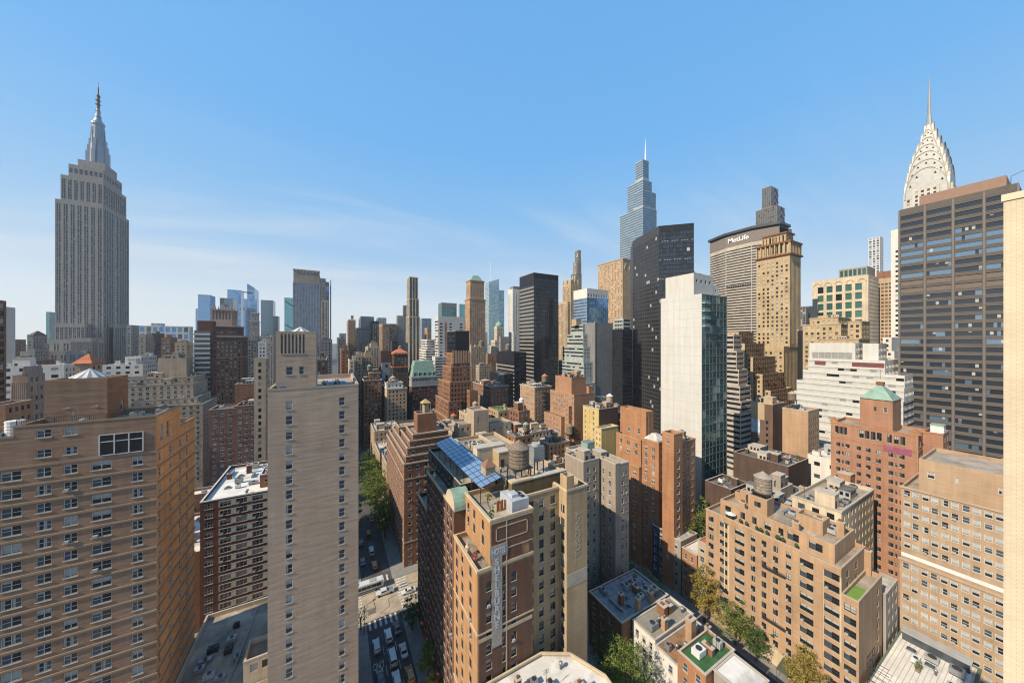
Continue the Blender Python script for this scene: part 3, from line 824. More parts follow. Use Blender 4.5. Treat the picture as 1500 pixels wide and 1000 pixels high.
# --- taupe brick building, left foreground
zt = 73.2
W_BOUNCE2 = wall('bounce_lit_rust_brick', (0.32, 0.165, 0.08), streak=0.24)  # penthouse north wall, its warm bounce likewise put into the colour
E_REG = P(cols=[(3, 1.45), (7, 1.9), (11, 1.45), (15.6, 1.45), (19.6, 1.95), (22.7, 1.5), (25.4, 1.45), (28.7, 2.2), (32.8, 1.3)], wh=1.45, sy=2.75, top=0.6, bot=3, dep=0.18, nx=2)
N_REG = P(cols=[(1.3, 0.85), (5.6, 0.85), (10.0 - 0.01, 0.9), (13.4, 0.9)], wh=1.4, sy=2.75, top=0.6, bot=3, dep=0.15, nx=1)
xL, xm, xr_ = -62, -42.2, kx(229) * 79
left_b = bld('apartment_building', 'taupe brick apartment house with a big three-bay picture window near its roof', 'apartment building',
    [((xL, xr_, 79, 96.6, 0, 67.0), dict(nocor=0, Nwm=W_BOUNCE)),
     ((xL, xm, 79, 89, 67.0, 71.7), dict(E=P(cols=[(15.6, 1.45)], wh=1.3, sy=3.1, top=1.8, bot=0.2), N=None)),
     ((xm, xr_, 79, 89, 67.0, zt), dict(E=P(cols=[(22.7 - 19.8, 1.5), (25.4 - 19.8, 1.4)], wh=1.2, sy=3.1, top=0.9, bot=0.2), N=P(cols=[(2.0, 1.0), (4.5, 1.0)], wh=2.8, sy=9, top=2.0, bot=0.2, nx=1), Nwm=W_BOUNCE)),
     ((xL, xr_, 89, 96.6, 67.0, 69.2), dict(E=None, N=None, Nwm=W_BOUNCE)),
     ((kx(65) * 84, kx(157) * 84, 84, 90.6, 72.2, 79.6), dict(E=P(cols=[(2.4, 0.5), (5.6, 0.5)], wh=0.25, sy=9, top=4.6, bot=0.5, nx=1), N=P(cols=[(4.6, 0.9)], wh=2.0, sy=9, top=4.4, bot=0.2, nx=1), nocor=1, Nwm=W_BOUNCE2))],
    W_TAUPE, E=E_REG, N=N_REG, near=True, roof='gravel', cornice=(0.06, 0.3), belts=[0.05 + 2.75 * i for i in range(1, 24)], trim=plain('tan_brick_course', (0.33, 0.235, 0.155), 0.9), keep=100)
# big picture window, framed proud of the wall
mb = MB(); x0, x1, z0, z1, y = kx(146) * 79, kx(210) * 79, 67.25, 70.6, 79.0
mb.box(x0, x1, y - 0.05, y + 0.06, z0, z1, 1)
for i in range(4):
    a = x0 + (x1 - x0) * i / 3
    mb.box(a - 0.07, a + 0.07, y - 0.16, y - 0.051, z0, z1, 0)
for z in (z0, z0 + (z1 - z0) * 0.66, z1): mb.box(x0, x1, y - 0.14, y - 0.052, z - 0.06, z + 0.06, 0)
part(left_b, 'picture_window', mb, [M_FRAME, G_DARK])
mb = MB()
for i in range(66):
    x = -42 + i * 0.228
    mb.bar((x, 79.2, zt), (x, 79.2, zt + 0.85), 0.05 if i % 8 == 0 else 0.018)
mb.bar((-42, 79.2, zt + 0.87), (xr_ - 0.1, 79.2, zt + 0.87), 0.035)
mb.bar((-42, 79.2, zt + 0.87), (-42, 88, zt + 0.87), 0.035)
part(left_b, 'railing', mb, M_STEEL)
mb = MB(); cx, cy, r = kx(131) * 87, 87.2, 2.35
for i in range(24):
    a, b = 2 * PI * i / 24, 2 * PI * (i + 1) / 24
    mb.poly([(cx + r * math.cos(a), cy + r * math.sin(a), 79.66), (cx + r * math.cos(b), cy + r * math.sin(b), 79.66), (cx, cy, 81.2)], i % 2)
part(left_b, 'roof_cap', mb, [M_WHITE, plain('cap_stripe_grey', (0.25, 0.25, 0.25), 0.7)])  # grey ribs alternate with white ones
mb = MB(); mb.lathe(-43.6, 82, [(0.95, 70.7), (0.95, 73.6)], 16)
for i in range(6): mb.lathe(-43.6, 82, [(1.0, 70.9 + i * 0.5), (1.0, 71.0 + i * 0.5)], 16)
part(left_b, 'cooling_tower', mb, M_WHITE, False)
for (x, y, k) in ((-37.0, 80.6, 0), (-31.2, 81.6, 1), (-28.6, 83.4, 2), (-46, 81, 1)):
    mb = MB(); z = 72.2 if x > -42 else 70.7
    if k == 0:
        mb.lathe(x, y, [(0.1, z), (0.1, z + 2.4)], 8); mb.lathe(x + 1.1, y, [(0.5, z), (0.62, z + 0.5), (0.5, z + 1.0), (0.1, z + 1.2)], 12)
        part(left_b, 'roof_vent', mb, M_GREY)
    else:
        mb.box(x, x + 1.6, y, y + 1.1, z + 0.2, z + 1.3, 0); mb.lathe(x + 0.8, y + 0.55, [(0.45, z + 1.3), (0.45, z + 1.5)], 12, 1)
        mb.box(x + 0.1, x + 0.3, y + 0.05, y + 1.05, z, z + 0.2, 1); mb.box(x + 1.3, x + 1.5, y + 0.05, y + 1.05, z, z + 0.2, 1)
        part(left_b, 'air_conditioner', mb, [M_GREY, M_STEEL])

# --- low garage roof between the two
gar = bld('parking_garage', 'low flat-roofed garage with a patched grey roof between taupe and buff towers', 'garage',
    [((-26.6, -10.6, 74, 103.3, 0, 20.2), {}), ((-15.2, -10.62, 79.5, 85, 19.3, 24.0), dict(E=P(cols=[(1.6, 1.2), (3.4, 1.0)], wh=1.5, sy=3, top=1.0, bot=0.2, nx=1)))],
    W_CREAM, E=P(3.6, 1.3, 3.2, 1.6), near=False, roof='gravel', cornice=(0.05, 0.3))
rnd = random.Random(7)
for i in range(9):
    x, y = rnd.uniform(-25, -17), rnd.uniform(82, 98); w, d, h = rnd.uniform(0.8, 2.4), rnd.uniform(0.8, 1.8), rnd.uniform(0.6, 1.3)
    mb = MB(); mb.box(x, x + w, y, y + d, 19.3, 19.3 + h, 0); mb.lathe(x + w / 2, y + d / 2, [(0.3, 19.3 + h), (0.3, 19.5 + h)], 10, 1)
    part(gar, 'air_conditioner', mb, [rnd.choice([M_STEEL, M_UNIT, M_GREY]), M_STEEL])
mb = MB(); mb.bar((-18, 78, 19.75), (-16.5, 101, 19.75), 0.16, 0, 8); mb.bar((-25, 90, 19.6), (-17, 91, 19.6), 0.1, 0, 8)
part(gar, 'roof_pipe', mb, M_GREY)

# --- dark red brick building with white window bays across the avenue
cols = [(1.9, 1.9), (5.7, 2.6), (9.5, 2.6), (13.4, 2.6), (17.2, 2.6), (21, 2.6), (25, 2.6)]
x0 = kx(293) * 126.5
bay = bld('apartment_building', 'dark red brick apartment house with white window bays and a glaring white roof', 'apartment building',
    [((x0, -5, 126.5, 158, 0, 39.0), {}), ((-21, -16, 132, 139, 38.2, 42.4), dict(wm=W_RED, E=P(cols=[(2.2, 1.8)], wh=1.4, sy=5, top=1.2, bot=0.3)))],
    W_DRED, E=P(cols=cols, wh=1.55, sy=2.78, top=1.0, bot=2, dep=0.2, nx=3), N=P(3.4, 1.3, 2.78, 1.5, top=1.0), near=True, roof='white', clut=18, trim=M_WHITE, cornice=(0.08, 0.3), varw=(4, 3, 2, 2, 3, 1), big=False)
mb = MB()
for r in range(13):
    zz = 39.0 - 1.0 - r * 2.78
    for a, b in ((4.15, 4.38), (7.02, 8.18), (10.82, 12.08), (14.72, 15.88), (18.52, 19.68), (22.32, 23.68)):
        mb.box(x0 + a, x0 + b, 126.42, 126.497, zz - 1.6, zz + 0.05, 0)
    mb.box(x0 + 4.15, -5.2, 126.40, 126.496, zz + 0.06, zz + 0.22, 0)
part(bay, 'white_panel', mb, plain('dirty_white_panel', (0.50, 0.47, 0.42), 0.7))

# --- brown brick house on the far corner of the crossing
x0 = kx(592) * 126.5
nw = bld('apartment_building', 'brown brick corner apartment house with stepped terraces, beyond the sunlit crossing', 'apartment building',
    [((x0, 43, 126.5, 172, 0, 39.5), {}), ((x0 + 0.9, 42.95, 127.8, 170, 38.6, 41.8), {}), ((x0 + 1.8, 42.9, 129.5, 166, 40.9, 44.4), {}), ((x0 + 3.0, 42.85, 131.0, 150, 43.5, 46.6), {}), ((x0 + 4.6, 42.8, 132.5, 147, 45.7, 48.6), {}), ((x0 + 2.6, 40, 152, 163, 43.5, 47.2), {}),
     ((30.9, 39.0, 137, 144, 47.3, 55.4), dict(E=None, S=None, nocor=1))],
    W_BROWN, E=P(3.1, 1.25, 3.0, 1.65, top=1.1, bot=0.2, nx=1, dep=0.2), S=P(3.0, 1.25, 3.0, 1.65, top=1.1, bot=0.2, nx=1, dep=0.2), near=True, roof='gravel', cornice=(0.3, 0.5), belts=[6, 30], trim=plain('buff_stone_band', (0.46, 0.34, 0.24), 0.9), varw=(4, 3, 2, 3, 3, 1))
clutter(nw, (x0 + 5, 42.5, 133, 136.5, 0, 48.6), 4, random.Random(3), W_BROWN, 1.0, False)
clutter(nw, (x0 + 2.4, 42.5, 150.5, 165, 0, 44.4), 6, random.Random(4), W_BROWN, 1.0, False)
rt = thing('water_tank', 'tan cylindrical water tank in a peaked shelter above the brown corner house', 'water tank', (35, 140, 55.4))
mb = MB(); mb.lathe(35, 140, [(1.5, 55.4), (1.5, 59.0)], 16); part(rt, 'tank_body', mb, M_PALEWOOD)
mb = MB(); mb.hip(33, 37, 138.2, 141.8, 59.5, 61.2, 0); part(rt, 'tank_roof', mb, plain('ochre_sheet', (0.50, 0.34, 0.14), 0.8))
for sx, sy in ((-1, -1), (1, -1), (1, 1), (-1, 1)):
    mb = MB(); mb.box(35 + sx * 1.8 - 0.1, 35 + sx * 1.8 + 0.1, 140 + sy * 1.6 - 0.1, 140 + sy * 1.6 + 0.1, 55.4, 59.5, 0); part(rt, 'post', mb, M_PALEWOOD)

# --- hotel with the painted sign
W_HOT = wall('hotel_orange_brick', (0.45, 0.255, 0.125), streak=0.14, blotch=0.12)
W_HOTY = wall('hotel_yellow_brick', (0.47, 0.34, 0.20), streak=0.12, blotch=0.12)
W_HOTD = wall('hotel_umber_shade_brick', (0.17, 0.09, 0.06), streak=0.14, blotch=0.12)
M_CREAMT = plain('cream_terracotta', (0.58, 0.46, 0.31), 0.85)
xs = 22.9
Sd = P(2.5, 1.15, 2.9, 1.75, top=1.2, bot=4, dep=0.2, nx=1, fr=1)
hot = bld('hotel', 'tall orange brick hotel with a white painted vertical sign on its side wall', 'hotel',
    [((xs, 34.8, 54, 66.9, 0, 44.2), dict(N=None)),
     ((25.5, 34.8, 54, 66.9, 44.2, 52.8), dict(E=P(cols=[(7.6, 1.1)], wh=1.7, sy=2.9, top=6.6, bot=0.5, nx=1, fr=1), S=P(cols=[(1.8, 1.1), (5.1, 1.1), (9.5, 1.1)], wh=1.75, sy=2.9, top=1.6, bot=0.4, nx=1, fr=1), N=None)),
     ((xs, 34.8, 66.9, 90, 0, 49.8), dict(E=None, S=Sd, N=None, wm=W_HOTD)),  # far stretch lies in shadow; that shade is put into darker brick
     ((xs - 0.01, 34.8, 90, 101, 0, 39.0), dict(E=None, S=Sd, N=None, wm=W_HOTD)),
     ((25.4, 34.7, 70, 98, 48.9, 53.2), dict(S=P(3, 1.4, 4, 1.8, top=1.0, bot=0.5, nx=1, fr=1), E=None, N=None, wm=W_DARKM, nocor=1)),
     ((34.8, 43.4, 56.6, 101, 0, 54.2), dict(E=P(cols=[(1.3, 1.15), (3.9, 1.15), (6.9, 1.25)], wh=1.75, sy=2.9, top=1.6, bot=4, nx=1, fr=1), S=None, N=None, wm=W_HOTY)),
     ((43.4, 49.2, 54, 101, 0, 54.4), dict(E=None, S=P(cols=[(45.7, 1.2)], wh=1.75, sy=2.9, top=3.6, bot=4, nx=1, fr=1), N=None, wm=W_HOTY)),
     ((43.39, 45.4, 53.95, 56.2, 53.5, 57.2), dict(E=None, S=None, N=None, wm=W_HOTY, nocor=1))],
    W_HOT, E=P(cols=[(2.3, 1.1), (5.45, 0.55), (7.6, 1.1)], wh=1.75, sy=2.9, top=2.6, bot=4, dep=0.2, nx=1, fr=1), S=P(cols=[(1.8, 1.1), (5.1, 1.1), (9.5, 1.1)], wh=1.75, sy=2.9, top=1.2, bot=4, dep=0.2, nx=1, fr=1), near=True, roof='gravel', cornice=(0.14, 0.45), belts=[11.5, 30], trim=M_CREAMT, keep=100, varw=(8, 3, 1, 2, 1, 1))
# umber side wall, a veneer of darker brick between light bands, with its window openings left free
mb = MB()
def veneer(x0, x1, z0, z1, m=0): mb.box(x0, x1, 53.93, 53.998, z0, z1, m)
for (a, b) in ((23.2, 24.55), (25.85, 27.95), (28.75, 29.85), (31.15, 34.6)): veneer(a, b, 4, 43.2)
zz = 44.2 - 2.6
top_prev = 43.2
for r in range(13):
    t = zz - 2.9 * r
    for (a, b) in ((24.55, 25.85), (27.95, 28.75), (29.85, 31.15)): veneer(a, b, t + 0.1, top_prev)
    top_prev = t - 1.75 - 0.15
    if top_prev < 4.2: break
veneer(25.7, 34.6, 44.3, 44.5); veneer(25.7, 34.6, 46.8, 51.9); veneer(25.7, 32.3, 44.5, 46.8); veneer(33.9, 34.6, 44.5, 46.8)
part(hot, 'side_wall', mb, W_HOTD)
mb = MB()
for z in (31.0, 43.6): mb.box(23.0, 34.7, 53.90, 53.929, z, z + 0.7, 0)
mb.box(28.78, 28.98, 53.88, 53.929, 6, 52, 0)
for a, b, c, d in ((26.6, 33.6, 50.9, 51.1), (26.6, 33.6, 48.4, 48.6), (26.6, 26.8, 48.4, 51.1), (33.4, 33.6, 48.4, 51.1), (25.6, 34.7, 46.6, 46.8), (25.6, 34.7, 51.95, 52.3)):
    mb.box(a, b, 53.89, 53.929, c, d, 0)
part(hot, 'stone_band', mb, M_CREAMT)
sx0, sx1 = kx(720) * 54, kx(735) * 54
mb = MB(); mb.box(sx0, sx1, 53.84, 53.879, zat(728, 945, Y=54), zat(728, 815, Y=54), 0)
mb.box(23.1 + 2.2, sx1 + 1.15, 53.83, 53.878, zat(716, 819, Y=54), zat(716, 801, Y=54), 0)
sgn = part(hot, 'painted_sign', mb, W_SIGN)
M_LET = plain('white_letter_paint', (0.66, 0.66, 0.66), 0.9, vary=0.15, scale=3)
cz = (zat(728, 812, Y=54) + zat(728, 918, Y=54)) / 2
hl = hot.location
ht = zat(728, 812, Y=54) - zat(728, 918, Y=54)
for i, ch in enumerate('SHELBURNE'):
    z = zat(728, 816, Y=54) - (i + 0.5) * ht / 9.2
    text(ch, 1.75, M_LET, 'sign_letter', sgn, ((sx0 + sx1) / 2 - hl[0], 53.81 - hl[1], z - hl[2]), (PI / 2, 0, 0), 0.012, 0.95, bold=0.03)
text('HOTEL', 1.55, M_LET, 'sign_letter', sgn, ((25.3 + sx1 + 1.15) / 2 - hl[0], 53.80 - hl[1], zat(716, 811, Y=54) - 0.0 - hl[2]), (PI / 2, 0, 0), 0.012, 0.62, bold=0.03)
# ghost sign and pale patch on the blank yellow wing
mb = MB(); mb.box(43.5, 49.15, 53.95, 53.998, zat(845, 855, Y=54), zat(845, 836, Y=54), 0)
part(hot, 'pale_patch', mb, plain('pale_worn_paint', (0.46, 0.40, 0.32), 0.9))
text('TUSCANY', 2.0, plain('ghost_letter_paint', (0.52, 0.45, 0.34), 0.9, vary=0.25, scale=2), 'sign_letter', hot, (46.6 - hl[0], 53.96 - hl[1], zat(845, 782, Y=54)), (PI / 2, -PI / 2, 0), 0.008, 1.1)
# glazed canopy over the roof terrace
M_PANEL = glass('blue_canopy_glass', (0.13, 0.21, 0.34), rough=0.16, spec=0.9, wob=0.0)
mb = MB(); fr = MB()
cx0, cx1, cy0, cy1, cz0, cz1 = 27.2, 32.2, 62.5, 97, 55.0, 56.3
def cp(a, b, dz=0): return (cx0 + (cx1 - cx0) * a, cy0 + (cy1 - cy0) * b, cz0 + (cz1 - cz0) * a + dz)
for i in range(4):
    for j in range(14):
        a0, a1, b0, b1 = i / 4 + 0.012, (i + 1) / 4 - 0.012, j / 14 + 0.004, (j + 1) / 14 - 0.004
        mb.poly([cp(a0, b0), cp(a1, b0), cp(a1, b1), cp(a0, b1)], 0)
for i in range(5): fr.bar(cp(i / 4, 0, -0.02), cp(i / 4, 1, -0.02), 0.07)
for j in range(15): fr.bar(cp(0, j / 14, -0.04), cp(1, j / 14, -0.04), 0.08)
for j in range(0, 15, 2):
    for a in (0, 1):
        p = cp(a, j / 14); fr.bar((p[0], p[1], 51.8 if j < 3 else 52.3), p, 0.09)
cn = thing('roof_canopy', 'long sloping canopy of blue glass panels on the hotel roof terrace', 'canopy', (29.5, 80, 53))
part(cn, 'glass_panel', mb, M_PANEL); part(cn, 'frame', fr, M_STEEL)
# curved green dormer gable on the street wall
mb = MB(); seg = 12; gx0, gx1, gy, gw, gz = 22.86, 26.6, 69.6, 3.1, 49.2
arc = [(gy - gw * math.cos(PI * i / seg), gz + 3.6 * math.sin(PI * i / seg)) for i in range(seg + 1)]
for (ya, za), (yb, zb) in zip(arc, arc[1:]): mb.poly([(gx0, ya, za), (gx0, yb, zb), (gx1, yb, zb), (gx1, ya, za)], 1)
mb.poly([(gx0, y, z) for y, z in arc], 0)
part(hot, 'dormer', mb, [M_CREAMT, M_COPPER])
for y in (60.2, 68, 84, 90.5, 100.5):
    z = 44.3 if y < 66 else (49.9 if y < 91 else 39.1)
    mb = MB(); mb.lathe(xs + 0.5, y, [(0.28, z), (0.42, z + 0.5), (0.5, z + 0.9), (0.25, z + 1.2), (0.12, z + 1.7), (0.02, z + 1.9)], 8)
    part(hot, 'roof_urn', mb, M_CREAMT)
# roof gear on the hotel
mb = MB(); mb.box(30.8, 34.7, 55.2, 60.4, 51.8, 54.4, 0); mb.box(31.5, 33.0, 56.5, 58.5, 54.4, 55.0, 0)
for i in range(3): mb.lathe(33.7, 56.2 + i * 1.4, [(0.4, 54.4), (0.4, 54.7)], 10, 1)
part(hot, 'plant_room', mb, [plain('pale_blue_grey_sheet', (0.45, 0.47, 0.50), 0.7), M_STEEL])
mb = MB()
for i in range(5): mb.box(28.6 + i * 0.42, 28.6 + i * 0.42 + 0.38, 57.6 + (i % 2) * 0.3, 57.7 + (i % 2) * 0.3, 51.8, 53.9, 0)
part(hot, 'timber_screen', mb, plain('orange_timber', (0.36, 0.12, 0.04), 0.7))
clutter(hot, (35.2, 43.2, 68, 100, 0, 54.2), 14, random.Random(21), W_HOTY)
tank(kx(760) * 61.5, 61.5, 53.2, 2.3, 4.0, 'big dark wooden water tank on a steel frame on the hotel roof', legs=5.0)
tk = thing('cooling_tower', 'pale grey louvred cooling unit beside the dark hotel water tank', 'cooling tower', (kx(785) * 66, 66, 53.2))
mb = MB(); x, y = kx(785) * 66, 66; mb.box(x - 1.5, x + 1.5, y - 1.5, y + 1.5, 57.0, 60.6, 0)
for i in range(7): mb.box(x - 1.55, x + 1.55, y - 1.55, y + 1.55, 57.3 + i * 0.45, 57.4 + i * 0.45, 1)
mb.lathe(x, y, [(1.1, 60.6), (1.1, 61.1)], 14, 1); part(tk, 'casing', mb, [M_GREY, M_UNIT])
for sx, sy in ((-1, -1), (1, -1), (1, 1), (-1, 1)):
    mb = MB(); mb.box(x + sx * 1.3 - 0.1, x + sx * 1.3 + 0.1, y + sy * 1.3 - 0.1, y + sy * 1.3 + 0.1, 53.2, 57.0, 0); part(tk, 'leg', mb, M_STEEL)
mb = MB(); x, y = kx(718) * 66, 67; mb.box(x - 1.2, x + 1.2, y - 1.2, y + 1.2, 53.2, 57.6, 0); mb.hip(x - 1.5, x + 1.5, y - 1.5, y + 1.5, 57.6, 59.2, 1)
part(hot, 'stair_bulkhead', mb, [W_BEIGE, plain('brown_roof_sheet', (0.24, 0.14, 0.09), 0.8)])
mb = MB(); mb.box(kx(699) * 78, kx(740) * 78, 78, 81, 53.2, 57.6, 0); mb.box(kx(699) * 78 - 0.15, kx(740) * 78 + 0.15, 77.85, 81.15, 57.6, 57.9, 1)
part(hot, 'roof_house', mb, [W_CREAM, M_STONE])
mb = MB(); mb.box(32.6, 47, 58.6, 60.0, 53.2, 56.2, 0); mb.box(32.5, 37.6, 58.5, 60.1, 56.2, 56.6, 1); mb.box(37.61, 47.1, 58.5, 60.1, 56.2, 56.4, 2)
part(hot, 'screen_wall', mb, [wall('olive_brick', (0.16, 0.12, 0.06)), M_CREAMT, M_STONE])

for px, py, yq in ((613, 893, 97), (618, 907, 92), (625, 925, 86.5), (637, 938, 80.5), (645, 957, 76), (651, 975, 72)):
    fz = 7.0; f = thing('flag', 'small red flag on a short pole along the shaded hotel front', 'flag', (xs - 0.05, yq, fz), 'red flags along the hotel front')
    mb = MB(); mb.bar((xs - 0.05, yq, fz - 1.2), (xs - 1.5, yq, fz + 0.5), 0.05); part(f, 'pole', mb, M_STEEL)
    mb = MB(); mb.poly([(xs - 1.4, yq - 0.03, fz + 0.4), (xs - 0.5, yq - 0.03, fz - 0.6), (xs - 0.55, yq + 0.1, fz - 1.9), (xs - 1.45, yq + 0.1, fz - 1.0)], 0); mb.poly([(xs - 1.15, yq - 0.05, fz - 0.3), (xs - 0.8, yq - 0.05, fz - 0.65), (xs - 0.8, yq + 0.02, fz - 1.2), (xs - 1.15, yq + 0.02, fz - 0.85)], 1)
    part(f, 'cloth', mb, [plain('red_flag_cloth', (0.62, 0.10, 0.06), 0.8), M_WHITE])

# --- tan apartment block along the side street, right of centre
Xs = 102.4
TS = P(cols=[(1.6, 1.5), (5.4, 2.4), (9.6, 2.5), (13.0, 1.1), (15.6, 1.1), (18.2, 1.1), (21.0, 1.1), (24.6, 2.6), (29.2, 2.7)], wh=1.55, sy=2.78, top=1.8, bot=4, dep=0.2, nx=2, fr=1)
y_hi, y_lo = 58.5, 27.7
tan = bld('apartment_building', 'long tan brick apartment block with stepped terraces and a turfed green corner terrace', 'apartment building',
    [((Xs, 119, y_lo, y_hi, 0, 33.6), {}),
     ((Xs + 0.01, 119, 24.85, y_lo, 0, 28.0), dict(S=P(cols=[(1.45, 2.0)], wh=1.55, sy=2.78, top=1.8, bot=4, nx=2, fr=1), E=P(cols=[(13.5, 0.9)], wh=1.3, sy=2.78, top=2.2, bot=4, nx=1, fr=1), N=None)),
     ((Xs + 2.6, 118.5, 29.5, 55.5, 32.6, 37.2), dict(S=P(cols=[(2.2, 1.6), (6.2, 1.2), (9.2, 1.1), (12.4, 1.5), (15.4, 1.1), (18.0, 2.4), (22.5, 2.6)], wh=1.9, sy=3, top=1.3, bot=0.4, nx=2, fr=1), nocor=1)),
     ((Xs + 5, 111.5, 44.2, 49, 36.2, 41.0), dict(S=P(cols=[(2.4, 1.6)], wh=1.5, sy=4, top=1.4, bot=0.4, nx=2, fr=1), E=None, nocor=1)),
     ((Xs + 8, 113, 51, 54, 36.2, 39.0), dict(S=None, E=None, nocor=1)),
     ((Xs + 7, 114, 33, 38.5, 36.2, 39.8), dict(S=None, E=None, nocor=1))],
    W_TAN, S=TS, E=P(cols=[(4, 1.2), (10, 1.2)], wh=1.5, sy=2.78, top=1.8, bot=4, nx=1, fr=1), near=True, roof='gravel', cornice=(0.06, 0.3), trim=plain('tan_coping', (0.46, 0.36, 0.26), 0.9), keep=100, varw=(5, 5, 1, 3, 4, 1), clut=0)
tl = tan.location
mb = MB(); mb.box(Xs + 0.4, 110.5, 25.2, y_lo - 0.3, 26.98, 27.10, 0); part(tan, 'turf_terrace', mb, plain('bright_turf', (0.17, 0.30, 0.05), 0.95))
mb = MB()
for ya, yb in ((y_hi - 4.2 - 1.45, y_hi - 4.2 - 1.22), (y_hi - 6.8 + 0.02, y_hi - 6.6 - 0.02 + 0.2), (y_hi - 27.7 - 0.1, y_hi - 27.8), (y_hi - 30.8, y_hi - 30.6)):
    mb.box(Xs - 0.03, Xs - 0.002, min(ya, yb) - 0.06, max(ya, yb) + 0.06, 12, 31.5, 0)
part(tan, 'stone_band', mb, M_CREAMT)
mb = MB(); mb.box(Xs - 0.03, Xs - 0.002, 31.5, 44, 0.2, 4.6, 0); part(tan, 'entrance_facing', mb, M_CREAMT)
mb = MB(); mb.box(Xs - 4.0, Xs - 0.05, 36.2, 38.6, 2.9, 3.05, 0)
mb.poly([(Xs - 4.0, 36.2, 3.06), (Xs - 4.0, 38.6, 3.06), (Xs - 0.05, 38.6, 3.9), (Xs - 0.05, 36.2, 3.9)], 0)
for y in (36.3, 38.5): mb.bar((Xs - 3.9, y, 0.14), (Xs - 3.9, y, 2.9), 0.05)
part(tan, 'entrance_awning', mb, plain('olive_awning', (0.08, 0.09, 0.05), 0.9))
for y in (40.5, 43.3):
    for z in (11.2, 25.0):
        mb = MB(); mb.box(Xs - 0.9, Xs - 0.02, y - 2.5, y + 2.6, z, z + 0.12, 0)
        for i in range(14): mb.bar((Xs - 0.85, y - 2.4 + i * 0.38, z + 0.12), (Xs - 0.85, y - 2.4 + i * 0.38, z + 0.9), 0.025)
        mb.bar((Xs - 0.85, y - 2.45, z + 0.92), (Xs - 0.85, y + 2.55, z + 0.92), 0.035)
        if y < 42: part(tan, 'fire_balcony', mb, M_STEEL)
rnd = random.Random(3)
clutter(tan, (Xs + 9, 118, 30, 44, 0, 37.2), 9, rnd, W_TAN, 1.0, False)
clutter(tan, (Xs + 0.3, Xs + 2.4, 30, 58, 0, 33.6), 0, rnd, W_TAN, 1.0, False)
for i in range(12):       # terrace furniture seen as pots and tables
    y = rnd.uniform(30, 57); mb = MB()
    mb.lathe(Xs + 1.4, y, [(0.25, 32.6), (0.35, 33.2)], 8); mb.lathe(Xs + 1.4, y, [(0.1, 33.2), (0.45, 33.6), (0.3, 34.1), (0.03, 34.4)], 8, 1)
    part(tan, 'planter', mb, [M_RUST, plain('dark_leaf', (0.03, 0.06, 0.02), 0.8)])
for (x, y, h) in ((Xs + 3, 49, 2.2), (Xs + 3.1, 36.5, 2.4), (118, 26.5, 34), (112, 29.8, 4)):
    mb = MB(); z0 = 36.2 if h < 3 else (26 if h > 10 else 36.2); zt_ = z0 + h if h < 10 else 33
    mb.box(x, x + 1.0, y, y + 1.4, z0, zt_, 0); mb.box(x - 0.1, x + 1.1, y - 0.1, y + 1.5, zt_, zt_ + 0.2, 1); mb.box(x + 0.25, x + 0.75, y + 0.3, y + 1.1, zt_ + 0.2, zt_ + 0.7, 2)
    part(tan, 'chimney', mb, [W_TAN, M_STONE, M_RUST])
tank(Xs + 8.2, 46.6, 40.0, 2.2, 4.3, 'stained grey wooden water tank on the tan block with the turfed terrace', legs=1.6, wood=plain('stained_grey_wood', (0.30, 0.25, 0.19), 0.9, vary=0.35, scale=1.5), cone=plain('tank_lid', (0.34, 0.30, 0.24), 0.9))
um = thing('parasol', 'pale folded-out parasol on the upper terrace of the tan block', 'parasol', (Xs + 1.5, 52, 32.6))
mb = MB(); mb.lathe(Xs + 1.5, 52, [(0.04, 32.6), (0.04, 34.9)], 6); part(um, 'pole', mb, M_STEEL)
mb = MB(); mb.lathe(Xs + 1.5, 52, [(1.4, 34.5), (0.04, 35.1)], 8); part(um, 'canopy', mb, M_WHITE)

# --- yard houses of the side street: five, back to front
def row_house(label, x0, x1, y0, y1, z, wm, roofm, cols, seed, parapet=0.5, name='townhouse', extra=0):
    r = bld(name, label, 'townhouse', [((x0, x1, y0, y1, 0, z), {})], wm, S=P(cols=cols, wh=1.7, sy=3.1, top=1.6, bot=1, dep=0.16, nx=1), E=P(cols=[(4, 1.0)], wh=1.6, sy=3.1, top=2.2, bot=1, nx=1), N=P(cols=[(1.3, 1.0), (3.4, 1.0)], wh=1.7, sy=3.1, top=1.6, nx=1), near=True, roof='tar', para=parapet, cornice=(0.12, 0.25), seed=seed)
    o = [c for c in r.children if c.name.split('.')[0] == 'roof'][0]
    o.data.materials.clear(); o.data.materials.append(roofm)
    return r
M_OLIVE = plain('olive_grey_roof', (0.29, 0.26, 0.20), 0.9, vary=0.15)
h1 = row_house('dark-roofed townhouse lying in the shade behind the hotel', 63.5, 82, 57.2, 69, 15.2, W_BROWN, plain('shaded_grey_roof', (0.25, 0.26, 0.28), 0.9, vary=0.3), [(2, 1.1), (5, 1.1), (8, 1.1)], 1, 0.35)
h2 = row_house('white-backed townhouse with a plain olive grey roof', 66.8, 82, 50, 56.6, 15.2, W_WHITE, M_OLIVE, [(1.4, 1.0), (3.4, 1.0), (5.3, 1.0)], 2, 0.3)
h3 = row_house('white-backed townhouse with a rusty brown roof and tall chimneys', 66.6, 81.5, 44.2, 49.8, 14.4, W_WHITE, plain('rusty_brown_roof', (0.30, 0.17, 0.09), 0.9, vary=0.3), [(1.3, 1.0), (3.9, 1.0)], 3, 0.4)
h4 = row_house('orange brick townhouse with a dark green turfed roof terrace', 66.5, 77.5, 38, 44, 18.0, W_RUST, plain('dark_green_turf', (0.04, 0.13, 0.04), 0.95, vary=0.3), [(1.6, 1.1), (4.4, 1.1)], 4, 0.6)
